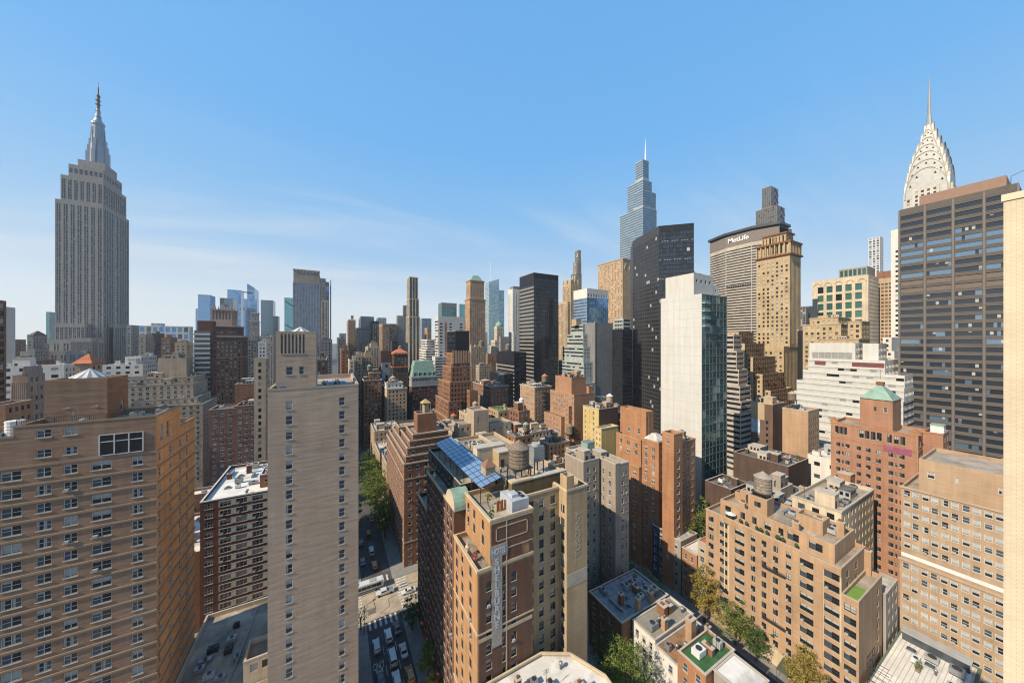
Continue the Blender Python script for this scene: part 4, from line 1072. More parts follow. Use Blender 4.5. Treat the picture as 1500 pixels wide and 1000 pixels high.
h5 = row_house('grey rear house with a glaring white box roof', 68.7, 76, 31, 37.6, 18.4, W_CONC, M_WROOF, [(2, 1.2)], 5, 0.15)
rnd = random.Random(12)
for r, b, n, z in ((h1, (64, 81.5, 57.6, 68.6), 9, 14.85), (h2, (67, 81.5, 50.3, 56.3), 3, 14.9), (h3, (67, 81, 44.5, 49.5), 5, 14.0), (h4, (67, 77, 38.5, 43.5), 4, 17.4)):
    clutter(r, (*b, 0, z), n, rnd, W_BROWN, 0.0, False)
for r, x, y, z, h, w in ((h3, 73, 45.0, 14.0, 6.5, 1.5), (h2, 71, 50.5, 14.9, 2.6, 1.0), (h1, 70, 57.6, 14.9, 3.0, 1.0), (h1, 75, 57.5, 14.9, 2.8, 1.1), (h3, 79, 44.6, 14.0, 2.6, 1.0)):
    mb = MB(); mb.box(x, x + w * 1.3, y, y + w, z, z + h, 0); mb.box(x - 0.1, x + w * 1.3 + 0.1, y - 0.1, y + w + 0.1, z + h, z + h + 0.2, 1)
    for k in range(2): mb.lathe(x + 0.4 + k * 0.6, y + w / 2, [(0.16, z + h + 0.2), (0.13, z + h + 0.8)], 8, 2)
    part(r, 'chimney', mb, [W_TAN, M_STONE, M_RUST])
for i in range(5):
    mb = MB(); x = 83.0; y = 44.4 + i * 1.15; mb.box(x, x + 0.9, y, y + 0.9, 0.14, 12.0 if i < 0 else 1.4, 0); mb.lathe(x + 0.45, y + 0.45, [(0.32, 1.4), (0.32, 1.55)], 10, 1)
    tag(mb.build('air_conditioner', [M_UNIT, M_STEEL]), 'grey box condenser in the line behind the rusty-roofed townhouse', 'air conditioner', 'condensers in a line behind the townhouses')
# north side of the side street, between the tall blocks
h6 = row_house('small house with a white roof beside the tan block', 102.6, 113, 61.5, 66.5, 17, W_RUST, M_WROOF, [(1.2, 1.0), (3.4, 1.0)], 6, 0.4)
h7 = row_house('narrow house with a white dormer roof, in shade beside the blue one', 102.6, 112, 67, 72.5, 18.5, W_GREYB, M_SILVER, [(1.4, 1.1), (3.8, 1.1)], 7, 0.4)
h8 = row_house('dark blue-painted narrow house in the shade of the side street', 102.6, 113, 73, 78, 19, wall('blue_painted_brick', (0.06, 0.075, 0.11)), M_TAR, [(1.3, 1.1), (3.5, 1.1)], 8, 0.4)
h9 = row_house('low brick house wedged against the tall tan block', 103.0, 113, 58.7, 61.3, 22, W_BEIGE, M_TERRA, [(1.3, 1.4)], 9, 0.4)

# --- white octagonal roof at the bottom edge
ob = thing('apartment_building', 'lower house with an angled white roof, close below at the bottom edge', 'apartment building', (34, 46, 0))
pts = [(23.5, 35), (40, 35), (44, 38), (44.5, 44), (41.5, 50.5), (36.5, 53.4), (30, 53.4), (23.5, 53.4)]
mb = MB()
for i in range(len(pts)):
    p, q = pts[i], pts[(i + 1) % len(pts)]
    W_ = math.hypot(q[0] - p[0], q[1] - p[1]); facade(mb, p, ((q[0] - p[0]) / W_, (q[1] - p[1]) / W_), W_, 0, 23.5, P(2.6, 1.2, 3, 1.7, top=1.4), random.Random(i))
part(ob, 'wall', mb, [W_BEIGE, G_DARK, G_MID, G_BLIND, M_STONE])
mb = MB(); mb.poly([(*p, 22.9) for p in pts], 0); part(ob, 'roof', mb, M_WROOF)
mb = MB()
for i in range(len(pts)):
    p, q = pts[i], pts[(i + 1) % len(pts)]
    mb.bar((*p, 23.5), (*q, 23.5), 0.25)
part(ob, 'parapet', mb, M_CREAMT)
clutter(ob, (25, 42, 38, 52, 0, 22.9), 9, random.Random(8), W_RED, 0.0, False)

# --- beige brick house with rows of white windows, right
bg0 = R(1316, 1490, 1500, 760, X=132.5, d=22)
bg = bld('apartment_building', 'beige brick house with white double windows and a long white painted band', 'apartment building',
    [((132.5, 155, 4, kx(1316) and 132.5 / kx(1318), 0, zat(1330, 820, X=132.5)), {}),
     ((133.6, 155, 4, 132.5 / kx(1318), zat(1330, 820, X=132.5) - 0.9, zat(1325, 712, X=133.6)), {}),
     ((136.5, 155, 4, 132.5 / kx(1340), zat(1325, 712, X=133.6) - 0.9, zat(1330, 668, X=136.5)), dict(S=P(cols=[(2, 1.2), (6, 0.4), (12, 0.5), (16, 0.5)], wh=1.6, sy=9, top=3.0, bot=0.6, nx=1), nocor=1))],
    wall('beige_pink_brick', (0.43, 0.30, 0.19), streak=0.1), S=P(cols=[(1.05 + 3.05 * (i // 2) + (1.45 if i % 2 else 0), 1.12) for i in range(16)], wh=1.5, sy=2.75, top=0.9, bot=3, dep=0.14, nx=1), E=P(3, 1.2, 2.75, 1.5), near=True, roof='gravel', cornice=(0.25, 0.45), trim=plain('buff_stone_band', (0.46, 0.34, 0.24), 0.9), keep=100, varw=(2, 4, 6, 1, 1, 1))
mb = MB(); z0 = zat(1330, 840, X=132.5)
zt_ = zat(1330, 820, X=132.5)
for i in range(8):
    a = 23.6 - i * 3.05
    mb.box(132.44, 132.498, a - 0.32 - 1.4, a - 0.02, zt_ - 5.7, zt_ - 3.5, 0) if i % 2 == 0 else mb.box(132.44, 132.498, a - 1.5, a - 0.1, zt_ - 5.6, zt_ - 3.9, 0)
mb2 = MB(); yb = 132.5 / kx(1318)
mb2.box(133.54, 133.597, 4.1, yb - 0.1, zt_ + 0.3, zt_ + 1.25, 0)
part(bg, 'white_painted_band', mb2, M_WHITE)
# --- pale rendered brick flank at the right edge
pw = bld('apartment_building', 'blank pale yellow brick flank wall filling the right edge of the view', 'apartment building',
    [((20, 26, -16, 20 / kx(1470), 0, zat(1470, 288, X=20)), {})], W_PALEY, roof='gravel', cornice=(0.04, 0.2), trim=plain('pale_yellow_coping', (0.74, 0.62, 0.46), 0.9), near=False)
mb = MB(); zt_ = zat(1470, 288, X=20)
for i in range(9): mb.bar((21, -2.2 - i, zt_), (21, -2.2 - i, zt_ + 1.1), 0.02)
mb.bar((21, -2.2, zt_ + 1.1), (21, -10.2, zt_ + 1.1), 0.03)
part(pw, 'railing', mb, M_STEEL)

# --- red brick hotel with the green pyramid roof
X0 = 160.0
ya, yb = X0 / kx(1345), X0 / kx(1217)
zt_ = zat(1225, 618, X=X0)
SC_ = [(1217, 0)]
def ycol(px): return yb - X0 / kx(px)
red = bld('hotel', 'salmon red brick tower house crowned by a green copper pyramid roof', 'hotel',
    [((X0, X0 + 14, ya, yb, 0, zt_ - 5.2), {}),
     ((X0, X0 + 14, ya, yb, zt_ - 5.2, zt_), dict(S=P(cols=[(ycol(1226), 0.9), (ycol(1232), 0.9), (ycol(1238), 0.9), (ycol(1262), 1.1), (ycol(1270), 1.1), (ycol(1279), 1.1), (ycol(1288), 1.1), (ycol(1303), 1.0), (ycol(1313), 1.0), (ycol(1322.5), 1.0)], wh=2.7, sy=9, top=1.3, bot=0.4, nx=2, fr=1), E=P(3.5, 1.4, 9, 2.7, top=1.3, bot=0.4, fr=1), N=None)),
     ((X0 + 1.2, X0 + 11, X0 / kx(1306), X0 / kx(1258), zt_ - 1, zat(1306, 587, X=X0 + 1.2)), dict(S=P(cols=[(3.6, 0.6), (5.9, 0.9), (8.4, 0.6)], wh=1.5, sy=20, top=2.6, bot=0.4, nx=1), E=None, nocor=1)),
     ((X0 + 5.5, X0 + 13.8, ya + 0.01 - 4, ya - 0.01, 0, zt_ + 0.6), dict(S=None, E=P(3, 1.0, 3, 1.5, nx=1), N=None))],
    wall('red_brown_brick', (0.375, 0.20, 0.125), streak=0.14), S=P(cols=[(ycol(1228), 1.05), (ycol(1234.5), 0.45), (ycol(1241.5), 1.05), (ycol(1258), 1.05), (ycol(1272), 1.05), (ycol(1287), 1.05), (ycol(1305), 1.05), (ycol(1313), 0.45), (ycol(1321.5), 1.05)], wh=1.35, sy=2.95, top=2.0, bot=3, dep=0.2, nx=2, fr=1), E=P(3, 1.0, 2.95, 1.4, nx=1, fr=1), near=True, roof='gravel', cornice=(0.1, 0.5), trim=W_RUST, varw=(8, 1, 1, 1, 1, 0))
mb = MB(); za = zat(1306, 587, X=X0 + 1.2)
mb.hip(X0 + 0.8, X0 + 11.4, X0 / kx(1307), X0 / kx(1257), za, za + 4.6, 0, 0.12)
part(red, 'pyramid_roof', mb, M_COPPER)
mb = MB(); ym = (X0 / kx(1306) + X0 / kx(1258)) / 2; mb.box(X0 + 5.2, X0 + 7, ym - 0.9, ym + 0.9, za + 4.5, za + 5.6, 0); mb.bar((X0 + 6, ym, za + 6.4), (X0 + 6, ym, za + 10), 0.06)
part(red, 'roof_cap', mb, M_RUST)
mb = MB(); mb.box(X0 - 0.12, X0 - 0.01, X0 / kx(1336), X0 / kx(1294), zt_ - 7.0, zt_ - 5.0, 0); part(red, 'banner', mb, plain('purple_banner', (0.30, 0.09, 0.14), 0.8, vary=0.3, scale=0.8))
for y in (X0 / kx(1221), X0 / kx(1341)):
    mb = MB(); w = 1.3
    mb.poly([(X0 - 0.05, y - w, zt_), (X0 - 0.05, y + w, zt_), (X0 - 0.05, y, zt_ + 1.7)], 0); mb.poly([(X0 + 1, y + w, zt_), (X0 + 1, y - w, zt_), (X0 + 1, y, zt_ + 1.7)], 0)
    mb.poly([(X0 - 0.05, y - w, zt_), (X0 - 0.05, y, zt_ + 1.7), (X0 + 1, y, zt_ + 1.7), (X0 + 1, y - w, zt_)], 0); mb.poly([(X0 + 1, y + w, zt_), (X0 + 1, y, zt_ + 1.7), (X0 - 0.05, y, zt_ + 1.7), (X0 - 0.05, y + w, zt_)], 0)
    part(red, 'gable', mb, W_RUST)
mb = MB(); yy = ya - 2.5; mb.box(X0 + 7, X0 + 10, yy - 1.4, yy + 1.2, zt_ - 0.4, zt_ + 2.6, 0); mb.box(X0 + 6.9, X0 + 10.1, yy - 1.5, yy + 1.3, zt_ + 2.6, zt_ + 3.0, 1); part(red, 'air_conditioner', mb, [M_WHITE, M_COPPER])

# --- pale roof with green gutters at the bottom right corner
lr = bld('townhouse', 'low house with a pale ribbed roof edged in green at the bottom right', 'townhouse', [((102.5, 130, 12, 23.9, 0, 10.7), {})], W_BEIGE, S=P(3, 1.2, 3, 1.6), E=P(3, 1.2, 3, 1.6), roof='white', para=0.3, trim=plain('dull_green_gutter', (0.12, 0.17, 0.12), 0.8), cornice=(0.2, 0.25))
mb = MB()
for i in range(15): mb.box(103.0, 129.6, 12.6 + i * 0.74, 12.7 + i * 0.74, 10.405, 10.46, 0)
part(lr, 'roof_seam', mb, plain('tan_roof_seam', (0.55, 0.46, 0.33), 0.9))
mb = MB(); mb.box(126.5, 129.2, 13, 23, 10.47, 12.4, 0); mb.box(126.3, 129.4, 12.8, 23.2, 12.4, 12.6, 1); part(lr, 'skylight', mb, [G_MID, M_UNIT])
clutter(lr, (103, 126, 12.5, 23.4, 0, 10.7), 7, random.Random(23), W_BEIGE, 0.24, False)
mb = MB()
for i in range(5): mb.bar((103 + i * 1.2, 23.7, 10.7), (103 + i * 1.2, 23.7, 16.5), 0.07)
for i in range(4): mb.bar((103, 23.7, 11.8 + i * 1.5), (107.8, 23.7, 11.8 + i * 1.5), 0.07); mb.bar((103, 23.7, 11.8 + i * 1.5), (103, 20.5, 11.8 + i * 1.5), 0.06)
part(lr, 'fire_escape', mb, M_STEEL)
bld('townhouse', 'grey stuccoed back house squeezed between tan block and beige house', 'townhouse', [((121, 131.5, 24.6, 29.5, 0, zat(1300, 835, Y=27)), {})], W_CONC, S=P(3, 1.5, 3, 1.7, top=1), E=P(3, 1.5, 3, 1.7, top=1), roof='silver', clut=4, big=False)

# ================================================================== middle distance, right half
APT = P(3.1, 1.25, 3.0, 1.65, top=1.6, dep=0.2)
APT2 = P(2.7, 1.15, 3.0, 1.7, top=1.8, dep=0.2, gl=(6, 3, 3))
OFF = P(2.4, 1.7, 3.6, 2.0, top=2.0, dep=0.2)
RIB = P(3.0, 1.4, 3.5, 1.7, top=2.2, mode='strip', dep=0.25, mx=0.4)

# white slender tower with a glass side
x0, x1, y0, y1, _, z1 = R(968, 1028, 1065, 430, Y=80)
wt = bld('apartment_tower', 'slender tower with a blank white side wall and a green glass front', 'apartment tower',
    [((x0, x1, y0, y1, 0, z1), dict(Ewm=wall('green_grey_mullion', (0.16, 0.20, 0.19), streak=0.03, rough=0.5))),
     ((x0 + 0.02, x1 - 5, 83.5, y1 - 2.5, z1 - 1, z1 + 9.5), dict(S=None, E=P(3, 1.4, 6, 1.4, top=2.6, bot=1), wm=W_OFFW)),
     ((x1 - 8, x1 - 0.3, 83.6, y1 - 3, z1 - 1, z1 + 5.5), dict(E=P(3, 1.0, 9, 1.0, top=2), wm=W_OFFW))],
    W_OFFW, S=None, E=P(2.9, 2.82, 3.3, 3.05, dep=0.10, top=0.5, bot=3, mx=0.25, gl=(8, 4, 1)), N=P(2.9, 2.7, 3.3, 2.6, mx=0.2), roof='white', gl=(glass('dark_green_glass', (0.03, 0.07, 0.07), metal=0.3, spec=0.8), glass('sea_green_glass', (0.06, 0.14, 0.14), metal=0.4), plain('pale_curtain', (0.25, 0.30, 0.28), 0.5)), trim=M_UNIT)
mb = MB()
for i in range(27):
    z = z1 - 3.3 * i - 0.9
    if z < 30: break
    mb.box(x0 + 0.2, x0 + 4.4, y0 - 1.3, y0 - 0.02, z - 3.2, z - 3.0, 0)
    mb.box(x0 + 0.2, x0 + 0.32, y0 - 1.29, y0 - 0.03, z - 2.99, z - 1.9, 1); mb.box(x0 + 0.33, x0 + 4.4, y0 - 1.3, y0 - 1.26, z - 2.99, z - 1.95, 1)
    if i > 2: break
part(wt, 'balcony', mb, [M_WHITE, G_TEAL])
mb = MB()
for i in range(7): mb.box(x0 - 0.012, x0 - 0.002, y0 + 0.2 + i * (y1 - y0 - 0.4) / 6 - 0.045, y0 + 0.2 + i * (y1 - y0 - 0.4) / 6 + 0.045, 8, z1 - 0.2, 0)
for i in range(24): mb.box(x0 - 0.012, x0 - 0.003, y0 + 0.3, y1 - 0.1, 10 + i * 4.1, 10.09 + i * 4.1, 0)
part(wt, 'panel_joint', mb, plain('panel_joint_grey', (0.42, 0.42, 0.40), 0.8))
mb = MB(); zc = z1 + 9.5
mb.bar((x0 + 6, 88, zc), (x0 + 6, 88, zc + 1.6), 0.15); mb.bar((x0 + 5, 86, zc + 1.6), (x0 + 9, 94, zc + 1.9), 0.2); mb.box(x0 + 2, x0 + 9, 85, 92, zc - 0.9, zc + 0.7, 0)
part(wt, 'roof_machinery', mb, M_STEEL)

# orange brick house with three tiers in front of the white tower
org = bld('apartment_building', 'orange rust brick house of stepped wings standing just before the white tower', 'apartment building',
    [((102.4, 107.2, 69.3, 73.8, 0, zat(987, 636, X=102.4)), dict(S=P(cols=[(2.2, 0.9)], wh=1.5, sy=40, top=2.2, bot=3, nx=1), E=P(cols=[(2.4, 1.4)], wh=1.6, sy=2.9, top=5, bot=4, nx=2))),
     ((102.4, 121, 83.7, 98, 0, zat(936, 684, X=102.4)), {}),
     ((104.0, 121, 76.4, 83.69, 0, 49.0), dict(S=P(cols=[(1.8, 1.2), (5.0, 1.2)], wh=1.6, sy=2.9, top=2.5, bot=4, nx=2))),
     ((105, 120, 84.9, 97.5, 36, 47.5), {}),
     ((108.0, 112.5, 85, 98, 46.5, zat(946, 603, X=108)), dict(S=P(cols=[(4.5, 1.1), (9.5, 1.1)], wh=2.0, sy=20, top=7.5, bot=0.5, nx=1), E=P(cols=[(1.2, 0.5), (3.2, 0.5)], wh=9, sy=20, top=1.5, bot=0.3, nx=1), nocor=1)),
     ((107.25, 116, 70, 76.3, 0, 50.5), dict(S=None, E=P(2.6, 1.0, 2.9, 1.6, nx=1)))],
    W_RUST, S=P(3.4, 1.5, 2.9, 1.6, top=2, bot=4, nx=2), E=P(2.8, 1.1, 2.9, 1.6, top=2, bot=4, nx=1), near=True, roof='tar', cornice=(0.08, 0.35), trim=W_TAN, clut=0)
clutter(org, (108, 115.5, 70.5, 76, 0, 50.5), 6, random.Random(5), W_RUST, 1.0, False)
mb = MB(); mb.hip(104.2, 109.5, 77, 83, 49.05, 51.2, 0, 0.3); part(org, 'lean_roof', mb, M_SILVER)

# pale grey pair of wings behind the hotel
gw = bld('apartment_building', 'grey-beige brick house with blank cream flanks, between hotel and orange house', 'apartment building',
    [((70, 76.7, 78.6, 88, 0, zat(857, 677, X=70)), dict(S=None)),
     ((77.9, 79.9, 72.6, 79.4, 0, zat(902, 679, X=78)), dict(S=P(cols=[(1.5, 0.9), (4.3, 1.0)], wh=1.6, sy=2.95, top=3.4, bot=3, nx=1), E=None)),
     ((79.95, 84, 72.62, 84, 0, zat(902, 679, X=78) - 0.4), dict(S=None, E=P(cols=[(1.2, 1.0), (2.9, 0.6)], wh=1.6, sy=2.95, top=2.5, bot=3, nx=1))),
     ((76.72, 83.9, 79.45, 96, 0, zat(857, 677, X=70) - 1.5), dict(S=None, E=None))],
    W_GREYB, E=P(2.3, 1.05, 2.95, 1.65, top=2.4, bot=3, nx=1), near=True, roof='silver', cornice=(0.06, 0.3), trim=M_STONE)
clutter(gw, (70, 76.7, 79, 88, 0, zat(857, 677, X=70)), 5, random.Random(6), W_GREYB, 1.0, True)
clutter(gw, (76.8, 83.8, 80, 96, 0, zat(857, 677, X=70) - 1.5), 6, random.Random(9), W_GREYB, 1.0, True)
mb = MB(); x, y = kx(866) * 88, 88; z = zat(866, 668, Y=88); mb.box(x - 1.7, x + 1.7, y, y + 3.4, z, z + 4.8, 0); mb.box(x - 1.8, x + 1.8, y - 0.1, y + 3.5, z + 4.8, z + 5.0, 1)
mb.box(x - 1.2, x + 1.2, y + 0.4, y + 3, z - 3, z, 1)
tag(mb.build('cooling_tower', [plain('mint_sheet', (0.26, 0.40, 0.30), 0.6), M_GREY]), 'mint green sheet-metal cooling box on a roof beside the yellow house', 'cooling tower')

# yellow painted house
x0, x1, y0, y1, _, z1 = R(854, 877, 905, 599, Y=128)
yel = bld('apartment_building', 'yellow painted brick house with a dark brick side and crowded roof', 'apartment building',
    [((x0, x1, y0, y1, 0, z1), {}), ((x0 - 3, x1 - 5, y0 - 5, y0 - 0.02, 0, z1 - 9), dict(S=P(cols=[(1.6, 1.0), (3.8, 1.0)], wh=1.6, sy=3, top=2, bot=3)))],
    W_YELLOW, S=P(cols=[(2, 1.0), (5, 0.6), (8.5, 1.2)], wh=1.6, sy=3.0, top=2.0, bot=3), E=None, roof='silver', cornice=(0.15, 0.4), clut=0, near=True)
mb = MB(); mb.box(x0 + 0.3, x1, y0 - 0.06, y0 - 0.003, 10, z1 - 0.5, 0)
part(yel, 'dark_brick_facing', mb, W_DBROWN)
clutter(yel, (x0, x1, y0, y1, 0, z1), 14, random.Random(31), W_TAN, 1.0, True)
# orange stepped house left of the yellow one
x0, x1, y0, y1, _, z1 = R(806, 841, 871, 578, Y=150)
st = bld('apartment_building', 'orange brick house rising to a square brick tower, left of the yellow house', 'apartment building',
    [((x0, x1, y0, y1, 0, z1), {}), ((x0 + 0.5, x0 + 12, y0 + 3, y1 - 5, z1 - 1, zat(838, 553, Y=153)), dict(E=None, S=P(cols=[(2, 1.0), (7, 1.0)], wh=1.6, sy=3, top=3, bot=1))),
     ((x0 - 5, x0 - 0.02, y0 + 6, y1, 0, z1 - 14), {}), ((x0 - 2.5, x0 - 0.03, y0 + 2, y0 + 5.9, 0, z1 - 7), {}), ((x0 + 12.5, x1 - 0.5, y0 + 1, y0 + 7, z1 - 1, z1 + 4), {})],
    W_SALMON, S=P(2.6, 1.1, 3.0, 1.6, top=2), E=P(5, 0.9, 3.0, 1.4, top=4, miss=0.5), roof='tar', cornice=(0.12, 0.4), trim=W_TAN, clut=0, near=True)
clutter(st, (x0 + 12, x1, y0, y1, 0, z1), 5, random.Random(2), W_SALMON)
clutter(st, (x0 + 0.5, x0 + 12, y0 + 3, y1 - 5, 0, zat(838, 553, Y=153)), 5, random.Random(14), W_SALMON)
tank(x0 - 2, y0 + 1.5, zat(832, 655, Y=140), 2.2, 4.5, 'grey wooden water tank against the orange stepped house', legs=3, cone=M_WOOD)
# tan brick house with fire escapes
x0, x1, y0, y1, _, z1 = R(768, 783, 808, 567, Y=185)
ts = bld('apartment_building', 'tan and brick apartment house with dark fire escapes, left of the orange stepped house', 'apartment building', [((x0, x1, y0, y1 + 6, 0, z1), {})], W_TAN, S=P(2.8, 1.1, 3.1, 1.6, top=2.2), E=P(2.6, 1.2, 3.1, 1.7, top=2.2), roof='silver', cornice=(0.3, 0.6), clut=12, near=True)
mb = MB()
for i in range(13):
    z = z1 - 4 - 3.1 * i; mb.box(x0 + 6, x0 + 11, y0 - 1.1, y0 - 0.02, z, z + 0.1, 0); mb.bar((x0 + 6, y0 - 1.0, z + 0.9), (x0 + 11, y0 - 1.0, z + 0.9), 0.05); mb.bar((x0 + 6.5, y0 - 0.6, z), (x0 + 10, y0 - 0.6, z + 3.1), 0.08)
part(ts, 'fire_escape', mb, M_STEEL)
tank(kx(798) * 193, 193, z1 - 1, 2.3, 4, 'brick-toned water tank with an orange cone, above the tan and brick house', cone=M_TERRA, legs=3)
# brown brick house with pale bands
x0, x1, y0, y1, _, z1 = R(693, 718, 745, 566, Y=220)
bb = bld('apartment_building', 'broad brown brick house with pale stone bands and a white cluttered roof', 'apartment building', [((x0, x1, y0, y1, 0, z1), {})], W_BROWN, S=P(2.6, 1.15, 3.1, 1.7, top=2.4), E=P(2.8, 1.1, 3.1, 1.6, top=2.4), roof='white', cornice=(0.4, 0.7), belts=[11, 24], trim=plain('buff_stone_band', (0.46, 0.34, 0.24), 0.9), clut=24, near=True)
tank(kx(734) * 232, 232, z1 - 1, 2.5, 4.4, 'grey water tank with a white cone, on the broad brown brick house', cone=M_WHITE, legs=3.5)

bld('loft_building', 'cream long low house with a cluttered roof between tan block and red tower house', 'loft building', [((124, 152, 33.5, 44.5, 0, 38.6), {})], W_CREAM, S=P(3.4, 1.6, 3.2, 1.7, top=1.6), E=APT, roof='gravel', clut=9, cornice=(0.2, 0.4))
bld('loft_building', 'small white house with square windows, left of the red tower house', 'loft building', [((172, 196, 46, 172 / kx(1183), 0, 39.5), {})], W_WHITE, S=P(4.2, 1.8, 5, 1.6, top=2.4, nx=1), E=None, roof='white', clut=3)
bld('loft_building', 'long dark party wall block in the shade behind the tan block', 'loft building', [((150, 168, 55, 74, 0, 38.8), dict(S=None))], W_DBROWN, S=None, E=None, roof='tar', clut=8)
bld('loft_building', 'house under shaded blue-grey roofs behind the tank of the tan block', 'loft building', [((126, 147, 46.5, 60, 0, 33.5), {}), ((131, 140, 50, 56, 32.5, 36.5), {})], W_GREYB, S=APT, E=APT, roof='silver', clut=8)
bld('loft_building', 'black-walled narrow house just right of the glass front', 'loft building', [((122, 134, 61, 70, 0, 34), {})], W_DBROWN, S=None, E=None, roof='tar', clut=4, big=False)
bld('loft_building', 'pinkish house with red roof boxes behind the cream long low house', 'loft building', [((153, 170, 38, 46, 0, 37), {})], W_SALMON, S=APT, E=None, roof='white', clut=6)

# terraced penthouse beyond the hotel
ph = bld('apartment_building', 'tan brick house with a blank stair tower and planted roof terraces', 'apartment building',
    [((52, 68, 128, 168, 0, 40.5), {}), (R(688, 694, 716, 602, Y=136, d=9, zb=39.5), dict(E=P(cols=[(2.2, 0.7)], wh=3.0, sy=30, top=3, bot=1), S=None, nocor=1)),
     (R(668, 672, 692, 622, Y=139, d=10, zb=39.5), dict(nocor=1)), (R(715, 717, 749, 621, Y=137, d=10, zb=39.5), dict(nocor=1))],
    W_BEIGE, S=APT, E=APT, roof='gravel', cornice=(0.2, 0.4), trim=M_STONE, near=True)
clutter(ph, (53, 66, 152, 167, 0, 40.5), 10, random.Random(27), W_TAN)
clutter(ph, (53, 66, 129, 135, 0, 41.5), 8, random.Random(17), W_TAN)
bld('townhouse', 'low brick house with a bright yellow-green awning roof garden', 'townhouse', [(R(722, 730, 752, 602, Y=172, d=14), {}), (R(752.5, 754, 775, 612, Y=168, d=12), {})], W_TAN, S=APT, E=APT, roof='turf', clut=4)
bld('apartment_building', 'low tan house carrying a small white tank, in front of the fire-escape house', 'apartment building', [(R(752, 755, 780, 640, Y=128, d=20), {}), (R(757, 760, 776, 602, Y=140, d=10), {})], W_BROWN, S=APT, E=APT, roof='tar', clut=8)
tank(kx(764) * 146, 146, zat(764, 588, Y=146) - 3, 1.3, 3.2, 'small white water tank on the low tan house', wood=M_WHITE, cone=M_WHITE, legs=0.8)
bld('apartment_building', 'sunlit roofs of a wide tan house, strewn with vents, behind the hotel tank', 'apartment building', [((86 * 0 + 71, 84, 99, 104, 0, 39), {}), ((87 * 0 + 55, 84, 126.6, 150, 0, 36.5), {})], W_TAN, S=APT, E=APT, roof='gravel', clut=22)

# brown stepped tower with a black-netted top
sp = P(2.5, 1.0, 3.1, 1.6, top=1.8, dep=0.2)
nt = bld('apartment_tower', 'brown brick tower stepping up to a top wrapped in black netting', 'apartment tower',
    [(R(634, 655, 668, 612, Y=206), {}), (R(638, 657, 676, 588, Y=208), {}), (R(642, 659, 690, 560, Y=209), {}), (R(648, 661, 689.6, 537, Y=209.2), {}), (R(653, 662.5, 689.2, 517, Y=209.4), {}),
     (R(655, 667, 687.5, 484, Y=211, zb=77), dict(wm=W_BLACKM, S=P(3, 2.6, 3.2, 2.2, gl=(9, 1, 0)), E=None))],
    W_BROWN, S=sp, E=sp, roof='tar', cornice=(0.12, 0.4), trim=W_TAN)
b_ = R(653, 662.5, 689.2, 517, Y=209.4)
for i in range(7):
    x = b_[0] + 0.1 + i * (b_[1] - b_[0] - 0.2) / 7; mb = MB(); mb.box(x, x + 1.2, b_[2] - 0.35, b_[2] - 0.16, b_[5] - 7, b_[5] + 1.6, 0); part(nt, 'pier_cap', mb, W_TAN)
bld('apartment_building', 'slim brown stair block beside the black-netted tower', 'apartment building', [(R(684, 688, 700, 572, Y=200), dict(E=None))], W_BROWN, S=sp, roof='tar')

# ---- left of the avenue canyon, middle distance
bld('apartment_building', 'reddish brown apartment house with a leafy roof garden, by the canyon street', 'apartment building', [(R(529, 533, 559, 557, Y=285), {}), (R(539, 541, 557, 546, Y=290, d=8), {})], W_BROWN, S=APT2, E=APT2, roof='turf', cornice=(0.3, 0.5), clut=8)
bld('apartment_building', 'tan apartment house with a pale water tank, next to the roof-garden house', 'apartment building', [(R(558, 567, 596, 570, Y=272), {}), (R(564, 566, 590, 561, Y=276, d=10), dict(wm=W_WHITE))], W_BUFF, S=APT2, E=APT2, roof='white', cornice=(0.3, 0.5), clut=6)
tank(kx(575.5) * 282, 282, zat(575, 561, Y=282) - 2, 2.2, 5, 'pale tan water tank standing on the tan house by the canyon', wood=M_PALEWOOD, cone=M_PALEWOOD, legs=1.5)
bld('apartment_building', 'dark brick house with a narrow blue glass bay front', 'apartment building', [(R(555, 558, 575, 514, Y=330), dict(E=None)), (R(558.5, 559.5, 573, 532, Y=326, d=3.9), dict(wm=W_BLUEG, E=P(2.6, 2.4, 3.4, 2.8, gl=(1, 4, 1), mx=0.2)))], W_DBROWN, S=None, E=APT2, roof='tar', gl=(G_DARK, G_PALE, G_PALE))
b_ = R(574, 577, 597, 517, Y=318)
rp = bld('apartment_building', 'dark house trimmed in orange under a low orange pyramid roof', 'apartment building', [(b_, {}), (R(573.5, 575.5, 597.6, 537, Y=316), dict(E=P(3, 1.2, 3.2, 1.7)))], W_DBROWN, S=W_RUST and APT2, E=APT2, roof='tar', trim=M_TERRA, cornice=(0.7, 1.2))
mb = MB(); mb.hip(b_[0] - 0.8, b_[1] + 0.8, b_[2] - 0.8, b_[3] + 0.8, b_[5] + 0.05, b_[5] + 4.2, 0, 0.1); part(rp, 'pyramid_roof', mb, M_TERRA)
b_ = R(600, 603, 640, 553, Y=305)
gm = bld('apartment_building', 'dark red brick house under a green copper mansard with dormers', 'apartment building', [((b_[0], b_[1], b_[2], b_[3] + 12, 0, b_[5] - 8), {}), ((b_[0] - 0.1, b_[1] + 0.1, b_[2] - 0.1, b_[3] + 12, b_[5] - 8, b_[5]), dict(wm=W_LIME))], W_DRED, S=APT2, E=APT2, roof='tar', cornice=(0.4, 0.7), trim=W_LIME)
mb = MB(); x0, x1, y0, y1, z = b_[0], b_[1], b_[2], b_[3] + 12, b_[5]
mb.hip(x0 + 0.4, x1 - 0.4, y0 + 0.4, y1 - 0.4, z + 0.1, z + 15, 0, 0.72)
